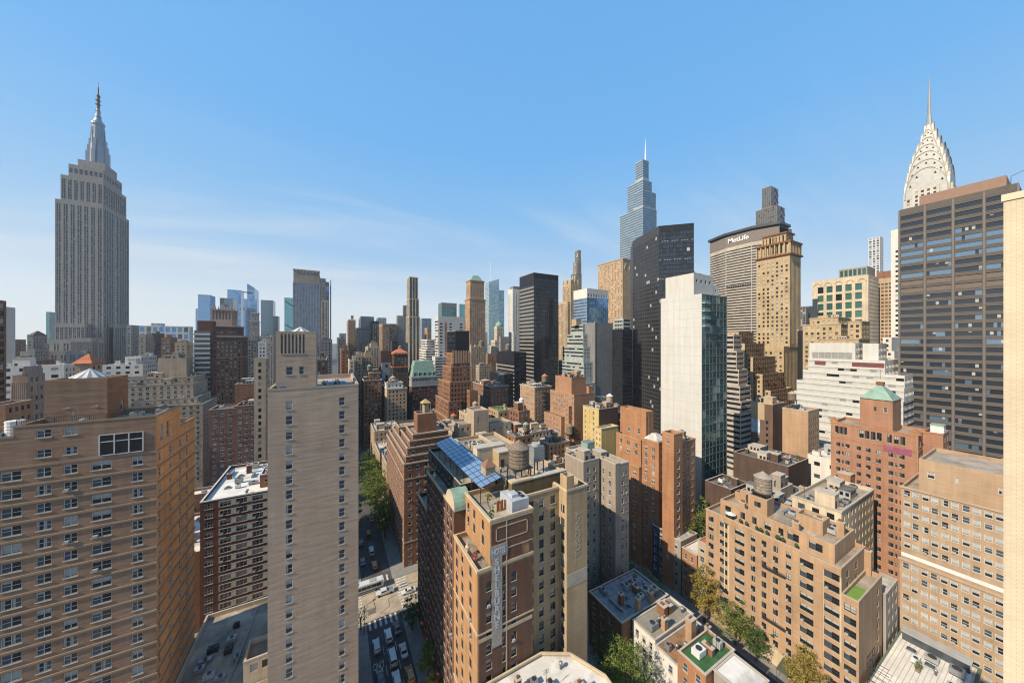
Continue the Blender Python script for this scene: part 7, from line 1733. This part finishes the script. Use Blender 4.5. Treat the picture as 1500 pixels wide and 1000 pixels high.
mb.poly([(x0, y0, z1), (x1, y0, z1), (x1, y0, z1 + 6), (x0, y0, zl)], 0); mb.poly([(x1, y0, z1), (x1, y1, z1), (x1, y1, z1 + 3), (x1, y0, z1 + 6)], 0); mb.poly([(x0, y1, z1), (x0, y0, z1), (x0, y0, zl), (x0, y1, zl - 3)], 0); mb.poly([(x0, y0, zl), (x1, y0, z1 + 6), (x1, y1, z1 + 3), (x0, y1, zl - 3)], 0); mb.poly([(x1, y1, z1), (x0, y1, z1), (x0, y1, zl - 3), (x1, y1, z1 + 3)], 0)
part(hy, 'slanted_tip', mb, G_BLUE2)
mb = MB(); zd = zat(362, 429, Y=1598); mb.prism([(x0 - 14, 1592), (x0 + 16, 1590), (x0 + 16, 1599.9), (x0, 1599.9)], zd, zd + 3.5, 0); part(hy, 'viewing_deck', mb, M_STEEL)
far('skyscraper', 'tan crowned old tower in front of the far blue cluster', 'skyscraper', [(L(366, 379, 380.3, 470, Y=820), {}), (L(367.5, 378.5, 379.8, 458, Y=824), {})], W_CONC, FA, FP, N=FA, trim=W_CREAM, cornice=(1, 2))
blue('grey-teal glass tower standing apart at the right of the far cluster', L(382, 400, 403.5, 440, Y=1450), (G_SLATE, G_SLATE, G_SLATE), W_GREYC)
blue('small slate blue block right of the grey-teal tower', L(402.5, 408, 410, 463, Y=1500), (G_SLATE, G_SLATE, G_BLUE2), W_GREYC)
x0, x1, y0, y1, _, z1 = L(416.5, 440, 441, 437, Y=1350)
tz = blue('aqua glass tower with a dark zigzag line, left of the ribbed hotel tower', (x0, x1, y0, y1, 0, z1), (G_GREEN, glass('aqua_glass', (0.14, 0.36, 0.42), metal=0.7, rough=0.12), G_GREEN))
mb = MB(); h_ = z1
for k, (za, zb_) in enumerate(((-12, -24), (-24, -36), (-92, -104), (-104, -112))):
    xa = x0 + 2 + (k % 2) * 17; mb.bar((xa, y0 - 0.6, z1 + za), (xa + 17, y0 - 0.6, z1 + zb_), 2.2)
part(tz, 'zigzag_band', mb, G_BLACK)
# ribbed hotel tower by the canyon
x0, x1, y0, y1, _, z1 = L(429, 468.5, 469.5, 397, Y=470)
rh = far('hotel', 'tall blue-grey ribbed hotel tower with a crenellated crown', 'hotel', [((x0, x1, y0, y1 + 18, 0, z1 - 16), {}), ((x0 + 0.5, x1 - 0.5, y0 + 0.5, y1 + 17, z1 - 16.01, z1 - 3), dict(E=None, N=None, wm=W_GREYB))], W_CONC, None, P(3.1, 2.2, 3.3, 2.4, mode='pier', top=1.0, mx=0.4, gl=(2, 5, 0)), N=P(4, 2, 3.3, 2), gl=(glass('dim_steel_glass', (0.10, 0.14, 0.19), metal=0.4), glass('steel_blue_glass', (0.14, 0.20, 0.28), metal=0.4), G_MID), trim=W_BLUEG)
mb = MB(); n = 8; w = (x1 - x0) / n
for i in range(n): mb.lathe(x0 + w * (i + 0.5), y0 + 2.2, [(w * 0.42, z1 - 14), (w * 0.42, z1 - 2)], 10); mb.box(x0 + w * i + 0.1, x0 + w * (i + 1) - 0.1, y0 - 0.2, y0 + 3, z1 - 2, z1, 0)
part(rh, 'crown_drum', mb, W_GREYB)
g1 = far('skyscraper', 'grey stone tower overlapped by the ribbed hotel tower on its right', 'skyscraper', [(L(466, 477, 478.5, 408, Y=620), dict(E=FP)), (L(466, 481, 483, 440, Y=615), dict(E=FP, wm=W_BEIGE))], W_GREYC, None, FP, N=FA)
far('skyscraper', 'thin dark blue glass tower with a pale mast, at the canyon edge', 'skyscraper', [(L(476, 482, 482.8, 413, Y=760), {})], W_BLUEG, None, cw, N=cw, gl=(G_BLUE2, G_MID, G_BLUE2))
mb = MB(); mb.bar((kx(484.3) * 790, 790, 0), (kx(484.3) * 790, 790, zat(484.3, 410, Y=790)), 1.2, 0, 6); tag(mb.build('mast', M_GREY), 'tall thin pale mast beside the dark blue glass tower at the canyon edge', 'mast')
far('loft_building', 'dark loft house at the foot of the ribbed hotel tower, left of the canyon', 'loft building', [(L(469, 486.6, 487.6, 497, Y=430, d=30), {})], W_GREYC, None, FA, N=FA, clut=3)
for a, b, c, yt, Y_, wm, nm in ((463, 478, 480, 527, 250, W_DBROWN, 'low brown house with white blinds behind the buff slab terrace'), (372, 392, 394, 525, 185, W_BEIGE, 'beige house with a tank house left of the buff slab'), (378, 391, 393, 500, 330, W_WHITE, 'pale white loft between dark hotel and buff slab'), (362, 380, 382, 497, 420, W_GREYC, 'grey stone loft right of the dark brown hotel'), (380, 402, 404, 492, 520, W_LIME, 'light grey loft just left of the louvred penthouse')):
    far('loft_building', nm, 'loft building', [(L(a, b, c, yt, Y=Y_), {})], wm, FA, APT2, N=APT2, clut=4)
bld('apartment_building', 'reddish brick apartment house with white air conditioners, left of the buff slab', 'apartment building', [(L(306, 345, 346, 597, Y=222, d=15), {}), ((kx(345) * 221, kx(396) * 221, 220, 240, 0, zat(350, 594, Y=220)), {}), (L(344, 375, 377, 561, Y=232, d=10), dict(E=P(cols=[(0.5, 0.9)], wh=1.6, sy=20, top=6, bot=1), wm=W_BROWN))],
    wall('mauve_brick', (0.20, 0.11, 0.08)), E=P(3.0, 1.5, 3.0, 1.5, top=2.2, dep=0.2, nx=2), N=APT, near=True, roof='tar', cornice=(0.1, 0.3), trim=M_STONE, clut=5, varw=(3, 3, 2, 1, 6, 1))
bld('townhouse', 'low white roofs cluttered with ducts behind the white-roofed dark red house', 'townhouse', [((-66, -20, 159, 165.5, 0, 30), {}), ((-64, -34.5, 128, 157, 0, 24), {})], W_BROWN, E=APT, N=APT, roof='white', clut=14)
bld('townhouse', 'row of small tan houses along the tree-lined street, left of the brown corner house', 'townhouse', [((23.6, 40, 173, 200, 0, 24), {}), ((23.7, 40, 200.1, 228, 0, 20), {}), ((23.6, 40, 228.1, 252, 0, 27), {})], W_BUFF, S=APT2, E=APT2, roof='silver', clut=5)

# ================================================================== trees
LEAF = {}
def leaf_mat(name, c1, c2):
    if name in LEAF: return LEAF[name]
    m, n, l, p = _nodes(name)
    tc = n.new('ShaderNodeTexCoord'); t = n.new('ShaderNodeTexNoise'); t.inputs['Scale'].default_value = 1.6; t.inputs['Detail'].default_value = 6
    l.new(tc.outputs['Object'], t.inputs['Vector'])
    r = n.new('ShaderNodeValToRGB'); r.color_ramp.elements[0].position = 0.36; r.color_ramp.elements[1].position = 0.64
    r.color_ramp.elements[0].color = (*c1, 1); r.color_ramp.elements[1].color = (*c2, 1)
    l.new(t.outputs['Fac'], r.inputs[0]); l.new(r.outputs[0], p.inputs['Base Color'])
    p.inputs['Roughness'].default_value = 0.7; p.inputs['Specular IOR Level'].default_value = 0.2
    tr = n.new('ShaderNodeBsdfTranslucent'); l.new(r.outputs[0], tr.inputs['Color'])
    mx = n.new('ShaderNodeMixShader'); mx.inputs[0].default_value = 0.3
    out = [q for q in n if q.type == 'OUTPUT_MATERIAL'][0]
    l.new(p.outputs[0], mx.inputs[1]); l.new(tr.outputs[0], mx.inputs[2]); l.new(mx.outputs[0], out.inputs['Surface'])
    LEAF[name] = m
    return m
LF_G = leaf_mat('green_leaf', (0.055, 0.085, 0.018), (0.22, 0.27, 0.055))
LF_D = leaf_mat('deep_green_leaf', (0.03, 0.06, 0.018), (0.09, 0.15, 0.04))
LF_Y = leaf_mat('yellowing_leaf', (0.17, 0.14, 0.03), (0.38, 0.29, 0.06))
M_BARK = plain('bark', (0.10, 0.08, 0.06), 0.95, vary=0.3, scale=3)
def tree(label, x, y, h, r, lf, seed, z0=0.14, n=70, m=46, s=0.34, group=None, flat=1.0):
    rnd = random.Random(seed)
    root = thing('tree', label, 'tree', (x, y, z0), group)
    tb = MB()
    def limb(a, b, ra, rb):
        a, b = Vector(a), Vector(b); d = (b - a).normalized(); u = d.orthogonal().normalized(); w = d.cross(u); k = 6
        A = [a + (u * math.cos(2 * PI * i / k) + w * math.sin(2 * PI * i / k)) * ra for i in range(k)]
        B = [b + (u * math.cos(2 * PI * i / k) + w * math.sin(2 * PI * i / k)) * rb for i in range(k)]
        for i in range(k): tb.poly([A[i], A[(i + 1) % k], B[(i + 1) % k], B[i]], 0)
    fork = (x + rnd.uniform(-.3, .3), y + rnd.uniform(-.3, .3), z0 + h * 0.36)
    limb((x, y, z0), fork, h * 0.026, h * 0.018)
    cen = Vector((x, y, z0 + h * 0.62)); hz = h * 0.40
    tips = []
    for i in range(7):
        a = i * 2 * PI / 7 + rnd.uniform(-.4, .4); rr = r * rnd.uniform(0.4, 0.75)
        t = (x + rr * math.cos(a), y + rr * math.sin(a), z0 + h * rnd.uniform(0.55, 0.85)); limb(fork, t, h * 0.012, h * 0.004); tips.append(t)
    part(root, 'trunk', tb, M_BARK, True)
    cb = MB()
    for i in range(n):
        while True:
            d = Vector((rnd.uniform(-1, 1), rnd.uniform(-1, 1), rnd.uniform(-1, 1)))
            if 0.25 < d.length < 1: break
        d = d.normalized() * (0.35 + 0.8 * rnd.random() ** 0.8)
        lob = 1 + 0.28 * math.sin(3 * math.atan2(d.y, d.x) + seed) * math.cos(2.3 * d.z + seed)
        c = cen + Vector((d.x * r * lob, d.y * r * lob * flat, d.z * hz))
        cr = r * rnd.uniform(0.12, 0.30)
        for k in range(m):
            q = Vector((rnd.gauss(0, 1), rnd.gauss(0, 1), rnd.gauss(0, 0.7)))
            p = c + q * cr * 0.55
            nrm = (q.normalized() + Vector((rnd.uniform(-.8, .8), rnd.uniform(-.8, .8), rnd.uniform(-.2, 1.0)))).normalized()
            u = nrm.orthogonal().normalized(); w = nrm.cross(u); a = rnd.uniform(0, PI)
            u, w = u * math.cos(a) + w * math.sin(a), w * math.cos(a) - u * math.sin(a)
            sz = s * rnd.uniform(0.6, 1.3)
            cb.v += [tuple(p - u * sz * 0.5), tuple(p + w * sz * 0.32), tuple(p + u * sz * 0.5), tuple(p - w * sz * 0.32)]
            b = len(cb.v); cb.f.append([b - 4, b - 3, b - 2, b - 1]); cb.m.append(0)
    part(root, 'crown', cb, lf)
    return root
tree('big bushy green garden tree at the bottom edge behind the white-backed townhouses', 57.5, 50.0, 17.5, 5.2, LF_G, 1, n=120, m=60, s=0.36)
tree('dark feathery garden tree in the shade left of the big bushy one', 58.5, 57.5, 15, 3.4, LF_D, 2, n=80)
tree('yellow-turning street tree before the left end of the tan block', 99.3, 57.0, 16.6, 3.6, LF_Y, 3, n=110, m=52)
tree('flat-topped green street tree before the middle of the tan block', 99.6, 48.6, 11.5, 4.4, LF_G, 4, n=90, m=50)
tree('second green street tree next to the awning of the tan block', 99.6, 43.5, 9.5, 3.0, LF_D, 5, n=70)
tree('olive-yellow street tree at the bottom edge before the tan block entrance', 99.2, 33.2, 11, 3.6, LF_Y, 6, n=90, m=52)
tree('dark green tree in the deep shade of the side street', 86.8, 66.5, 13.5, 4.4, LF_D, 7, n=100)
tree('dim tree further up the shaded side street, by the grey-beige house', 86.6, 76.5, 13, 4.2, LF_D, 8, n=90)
tree('sunlit green tree in the gap below the white-walled slender tower', 117, 68.5, 27, 5.2, LF_G, 9, n=110, m=55, s=0.42)
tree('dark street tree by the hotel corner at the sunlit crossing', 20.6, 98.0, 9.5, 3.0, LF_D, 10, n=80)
tree('leafy street tree at the bottom edge below the hotel', 21.2, 82.0, 9.0, 3.0, LF_G, 11, n=80)
tree('yellowish small street tree right at the bottom edge beside the hotel', 21.0, 75.5, 7.0, 1.8, LF_Y, 15, n=50)
tree('thin bare-looking young tree on the left corner of the crossing', 7.2, 105.5, 7.5, 2.2, leaf_mat('sparse_leaf', (0.06, 0.06, 0.03), (0.12, 0.11, 0.05)), 12, n=34, m=16, s=0.28)
for i, (x, y, h, r, lf, nm) in enumerate(((19.8, 150, 15, 4.2, LF_G, 'green tree in the leafy street, first beyond the crossing'), (19.0, 163, 19, 5.4, LF_G, 'green tree in the leafy street, second beyond the crossing'), (18.6, 177, 20, 5.8, LF_G, 'green tree in the leafy street, third beyond the crossing'), (18.6, 193, 19, 5.6, LF_G, 'green tree in the leafy street, fourth beyond the crossing'), (19.6, 206, 17, 5.0, LF_G, 'green tree in the leafy street, fifth beyond the crossing'), (19.6, 224, 16, 4.6, LF_D, 'darker tree farthest up the leafy street'), (7.4, 168, 15, 4.2, LF_D, 'shaded tree on the left side of the leafy street'))):
    tree(nm, x, y, h, r, lf, 20 + i, n=120, m=44, s=0.56, group='trees of the leafy street')
tree('small roof garden tree on the terraced tan house with the stair tower', kx(655) * 134, 134, 6.5, 2.0, LF_G, 40, z0=39.5, n=40)
tree('small reddish roof garden shrub on the terraced tan house', kx(672) * 133, 133, 4.2, 1.5, leaf_mat('russet_leaf', (0.12, 0.05, 0.03), (0.25, 0.10, 0.05)), 41, z0=39.5, n=30)
tree('round dark roof garden shrub right of the reddish one', kx(686) * 133, 133, 5.0, 1.7, LF_D, 42, z0=39.5, n=36)
tree('conical evergreen in a pot on the hotel roof terrace', 28.2, 60.6, 3.2, 0.6, LF_G, 43, z0=51.8, n=26, m=40, s=0.2)
tree('little potted evergreen at the corner of the hotel roof terrace', 26.3, 55.2, 2.8, 0.55, LF_G, 44, z0=51.8, n=24, m=40, s=0.2)
# red geraniums on the lower terrace of the hotel
gr = thing('flower_pot', 'pot of red flowers on the low corner terrace of the hotel', 'flowers', (24.2, 58.2, 43.2))
mb = MB(); mb.lathe(24.2, 58.2, [(0.3, 43.2), (0.42, 43.8)], 10); part(gr, 'pot', mb, M_STONE)
mb = MB(); rnd = random.Random(3)
for k in range(160):
    p = Vector((24.2 + rnd.gauss(0, .3), 58.2 + rnd.gauss(0, .3), 44.3 + rnd.gauss(0, .25))); q = Vector((rnd.uniform(-1, 1), rnd.uniform(-1, 1), rnd.uniform(-1, 1))).normalized() * .14
    w = q.orthogonal().normalized() * .12; mb.poly([p, p + q, p + q + w, p + w], k % 3 == 0)
part(gr, 'blossom', mb, [plain('red_petal', (0.55, 0.05, 0.05), 0.7), LF_G])

# ================================================================== vehicles
M_TYRE = plain('tyre_rubber', (0.02, 0.02, 0.02), 0.9); M_RIM = plain('wheel_rim', (0.4, 0.4, 0.4), 0.4, metal=0.6)
M_LAMP = plain('headlight_glass', (0.7, 0.7, 0.65), 0.2); M_TAIL = plain('tail_light', (0.35, 0.02, 0.02), 0.3)
def paint(name, c, metal=0.1):
    m = plain(name, c, 0.3, metal, 0.6, 0.03); m.node_tree.nodes['Principled BSDF'].inputs['Coat Weight'].default_value = 0.6; return m
PW, PS, PB, PT, PG = paint('white_car_paint', (0.72, 0.72, 0.70)), paint('silver_car_paint', (0.38, 0.40, 0.42), 0.5), paint('dark_car_paint', (0.03, 0.035, 0.045)), paint('orange_cab_paint', (0.62, 0.24, 0.03)), paint('grey_car_paint', (0.12, 0.125, 0.13))
SHAPES = {   # side profile (along, height); glasshouse (along, height); length, width
    'sedan': ([(-2.3, .35), (2.3, .35), (2.35, .62), (2.2, .78), (1.1, .92), (-1.45, .95), (-2.25, .9), (-2.35, .6)], [(1.15, .92), (.45, 1.40), (-.85, 1.42), (-1.6, .95)], 1.78),
    'suv': ([(-2.35, .4), (2.3, .4), (2.38, .75), (2.2, 1.0), (1.15, 1.08), (-2.2, 1.1), (-2.4, .95), (-2.42, .6)], [(1.2, 1.08), (.55, 1.68), (-1.9, 1.70), (-2.25, 1.1)], 1.88),
    'van': ([(-2.7, .4), (2.6, .4), (2.7, .8), (2.45, 1.15), (1.9, 1.3), (-2.65, 1.3), (-2.72, .7)], [(1.95, 1.3), (1.2, 2.05), (-2.55, 2.1), (-2.66, 1.3)], 1.98)}
def car(label, kind, x, y, rz, body, group=None, name='car'):
    prof, gh, w = SHAPES[kind]
    root = thing(name, label, 'van' if kind == 'van' else ('taxi' if name == 'taxi' else 'car'), (x, y, 0.006), group)
    mb = MB(); hw = w / 2
    def loft(p, ins0, ins1, zlo, zhi, mi):
        L_ = []
        for sgn in (-1, 1):
            row = []
            for a, z in p:
                f = (z - zlo) / (zhi - zlo); row.append((a, sgn * (hw - ins0 - (ins1 - ins0) * f), z))
            L_.append(row)
        n = len(p)
        for i in range(n):
            j = (i + 1) % n; mb.poly([L_[0][i], L_[1][i], L_[1][j], L_[0][j]], mi)
        mb.poly(L_[0], mi); mb.poly(list(reversed(L_[1])), mi)
    loft(prof, 0.0, 0.06, .35, 1.3, 0)
    zt_ = max(z for a, z in gh); zb_ = min(z for a, z in gh)
    loft(gh, 0.07, 0.24, zb_, zt_, 0)
    bo = mb.build('body', body, root)
    # glass set a hair proud of the cabin
    gb = MB(); a = gh
    yb_, yt_ = hw - 0.10, hw - 0.24
    def lerp(p, q, f): return (p[0] + (q[0] - p[0]) * f, p[1] + (q[1] - p[1]) * f)
    for (p, q, off) in ((a[0], a[1], 0.015), (a[3], a[2], -0.015)):
        lo, hi = lerp(p, q, .12), lerp(p, q, .88)
        gb.poly([(lo[0] + off, -yb_ + .08, lo[1] + .02), (lo[0] + off, yb_ - .08, lo[1] + .02), (hi[0] + off, yt_ - .05, hi[1] + .02), (hi[0] + off, -yt_ + .05, hi[1] + .02)], 0)
    g1 = gb.build('windscreen', G_DARK, root)
    for s_ in (-1, 1):
        gb = MB(); lo0, lo1 = lerp(a[0], a[3], .14), lerp(a[0], a[3], .90); hi0, hi1 = lerp(a[1], a[2], .06), lerp(a[1], a[2], .94)
        gb.poly([(lo0[0], s_ * (hw - .055 - .03), zb_ + .07), (lo1[0], s_ * (hw - .055 - .03), zb_ + .07), (hi1[0], s_ * (hw - .21), zt_ - .09), (hi0[0], s_ * (hw - .21), zt_ - .09)], 0); gb.build('side_window', G_DARK, root)
    for ax in (1.45, -1.45) if kind != 'van' else (1.75, -1.7):
        for s_ in (-1, 1):
            wb = MB(); n = 14
            for r0, y0_, y1_, mi in ((.34, .78, .995, 0), (.2, .80, 1.01, 1)):
                A = [(ax + r0 * math.cos(2 * PI * i / n), s_ * hw * y0_, .34 + r0 * math.sin(2 * PI * i / n)) for i in range(n)]
                B = [(p[0], s_ * hw * y1_, p[2]) for p in A]
                for i in range(n): wb.poly([A[i], A[(i + 1) % n], B[(i + 1) % n], B[i]], mi)
                wb.poly(A, mi); wb.poly(B, mi)
            wb.build('wheel', [M_TYRE, M_RIM], root)
    for s_ in (-1, 1):
        lb = MB(); fx = max(p[0] for p in prof); z = .70 if kind == 'sedan' else .9
        lb.box(fx - .2, fx + .01, s_ * hw * .72 - .2, s_ * hw * .72 + .2, z - .1, z + .08, 0); lb.build('headlight', M_LAMP, root)
        lb = MB(); bx = min(p[0] for p in prof); lb.box(bx - .01, bx + .2, s_ * hw * .76 - .15, s_ * hw * .76 + .15, z - .05, z + .18, 0); lb.build('tail_light', M_TAIL, root)
    if name == 'taxi':
        lb = MB(); lb.box(-.1, .15, -.35, .35, zt_ + .001, zt_ + .16, 0); lb.build('roof_sign', M_LAMP, root)
    root.rotation_euler = (0, 0, rz)
    return root
W90 = PI / 2
ST = 'cars waiting in the side street lanes'
car('silver car first in the left lane of the shaded street', 'suv', 10.6, 97.0, W90, PS, ST)
car('dark sedan behind the silver car, over the lettering in the left lane', 'sedan', 10.5, 87.4, W90, PB, ST)
car('white car first in the middle lane of the shaded street', 'suv', 14.0, 98.8, W90, PW, ST)
car('white van second in the middle lane of the shaded street', 'van', 14.0, 91.6, W90, PW, ST, 'van')
car('white car with a dark sunroof third in the middle lane', 'suv', 14.0, 84.9, W90, PW, ST)
car('white sedan parked in the right lane before the orange cab', 'sedan', 17.0, 92.2, W90, PW, ST)
car('orange taxi at the bottom edge behind the parked white sedan', 'suv', 17.2, 84.6, W90, PT, ST, 'taxi')
car('dark grey car first beside the white one in the middle lane, nearest the crossing', 'sedan', 16.6, 100.4, W90, PG, ST)
car('white sedan crossing on the avenue nearest the hotel', 'sedan', 22.6, 113.4, PI, PW)
car('orange taxi just beyond the crossing in the leafy street', 'suv', 13.8, 132.5, W90, PT, None, 'taxi')
car('white van beyond the orange taxi in the leafy street', 'van', 13.6, 142, W90, PW, None, 'van')
car('rust orange van deeper in the leafy street', 'van', 13.6, 155, W90, paint('rust_van_paint', (0.36, 0.12, 0.04)), None, 'van')
car('grey car parked in shade at the kerb of the leafy street', 'sedan', 10.0, 137, W90, PG)
car('silver car far up the leafy street, half under the trees', 'sedan', 16.2, 168, W90, PS)
car('dark parked car at the shaded left kerb beyond the rust van', 'suv', 10.2, 150, W90, PB)
# white pick-up crossing
pk = thing('pickup_truck', 'long white pick-up truck crossing the sunlit avenue', 'truck', (15.4, 116.8, 0.006))
mb = MB()
for a0, a1, z0, z1_, w in ((-2.9, 2.8, .45, 1.05, .98), (-.5, 1.3, 1.05, 1.75, .88)):
    mb.box(a0, a1, -w, w, z0, z1_, 0)
mb.box(-2.9, -.55, -.98, -.88, 1.05, 1.25, 0); mb.box(-2.9, -.55, .88, .98, 1.05, 1.25, 0); mb.box(-2.9, -2.8, -.88, .88, 1.05, 1.25, 0)
mb.build('body', PW, pk)
mb = MB(); mb.box(-2.79, -.56, -.87, .87, 1.052, 1.06, 0); mb.build('load_bed', M_GREY, pk)
for s_ in (-1, 1):
    mb = MB(); mb.box(-.35, 1.15, s_ * .885 - .01, s_ * .885 + .01, 1.15, 1.62, 0); mb.build('side_window', G_DARK, pk)
mb = MB(); mb.box(1.29, 1.315, -.75, .75, 1.15, 1.62, 0); mb.build('windscreen', G_DARK, pk)
for ax in (-1.9, 1.9):
    for s_ in (-1, 1):
        wb = MB(); n = 14
        A = [(ax + .4 * math.cos(2 * PI * i / n), s_ * .80, .4 + .4 * math.sin(2 * PI * i / n)) for i in range(n)]; B = [(p[0], s_ * .995, p[2]) for p in A]
        for i in range(n): wb.poly([A[i], A[(i + 1) % n], B[(i + 1) % n], B[i]], 0)
        wb.poly(A, 0); wb.poly(B, 0); wb.build('wheel', M_TYRE, pk)
pk.rotation_euler = (0, 0, PI)
# bus
bs = thing('bus', 'white city bus with a dark window band crossing the sunlit avenue', 'bus', (9.4, 121.0, 0.006))
mb = MB(); mb.box(-6, 6, -1.28, 1.28, .35, 3.05, 0); mb.box(-5.7, 5.7, -1.1, 1.1, 3.05, 3.15, 0); mb.build('body', PW, bs)
mb = MB()
for s_ in (-1, 1):
    for i in range(7): mb.box(-5.6 + i * 1.55, -5.6 + i * 1.55 + 1.45, s_ * 1.29 - .012, s_ * 1.29 + .012, 1.5, 2.55, 0)
mb.build('side_window', G_DARK, bs)
mb = MB(); mb.box(5.99, 6.02, -1.1, 1.1, 1.2, 2.7, 0); mb.build('windscreen', G_DARK, bs)
mb = MB(); mb.box(-6.0, 6.0, 1.285, 1.31, .6, 1.05, 0); mb.box(-6.0, 6.0, -1.31, -1.285, .6, 1.05, 0); mb.build('blue_stripe', paint('bus_blue_paint', (0.03, 0.10, 0.32)), bs)
mb = MB(); mb.box(-4.5, -2, -.8, .8, 3.15, 3.45, 0); mb.box(1.5, 3.5, -.8, .8, 3.15, 3.4, 0); mb.build('roof_unit', M_UNIT, bs)
for ax in (-3.6, 3.8):
    for s_ in (-1, 1):
        wb = MB(); n = 14
        A = [(ax + .48 * math.cos(2 * PI * i / n), s_ * 1.0, .48 + .48 * math.sin(2 * PI * i / n)) for i in range(n)]; B = [(p[0], s_ * 1.30, p[2]) for p in A]
        for i in range(n): wb.poly([A[i], A[(i + 1) % n], B[(i + 1) % n], B[i]], 0)
        wb.poly(A, 0); wb.poly(B, 0); wb.build('wheel', M_TYRE, bs)
# street lamp on the corner
lp = thing('street_lamp', 'grey street lamp with a long arm on the left corner of the crossing', 'street lamp', (7.9, 103.0, 0.14))
mb = MB(); mb.bar((7.9, 103, .14), (7.9, 103, 8.6), .11, 0, 8); part(lp, 'pole', mb, M_STEEL)
mb = MB(); mb.bar((7.9, 103, 8.5), (10.6, 103.4, 9.2), .06, 0, 6); part(lp, 'arm', mb, M_STEEL)
mb = MB(); mb.box(10.3, 11.1, 103.25, 103.6, 9.1, 9.25, 0); part(lp, 'lamp_head', mb, M_GREY)

# ================================================================== summer haze
mb = MB(); mb.box(-1500, 2400, -400, 2600, -1.0, 470, 0)
hz = mb.build('haze', [])
m, n, l, p = _nodes('haze_air'); n.clear()
o_ = n.new('ShaderNodeOutputMaterial'); v_ = n.new('ShaderNodeVolumePrincipled')
v_.inputs['Color'].default_value = (0.82, 0.90, 1.0, 1); v_.inputs['Density'].default_value = 0.00009; v_.inputs['Anisotropy'].default_value = 0.2
l.new(v_.outputs[0], o_.inputs['Volume']); hz.data.materials.append(m)
tag(hz, None, None, kind='stuff')
SC.cycles.volume_bounces = 0
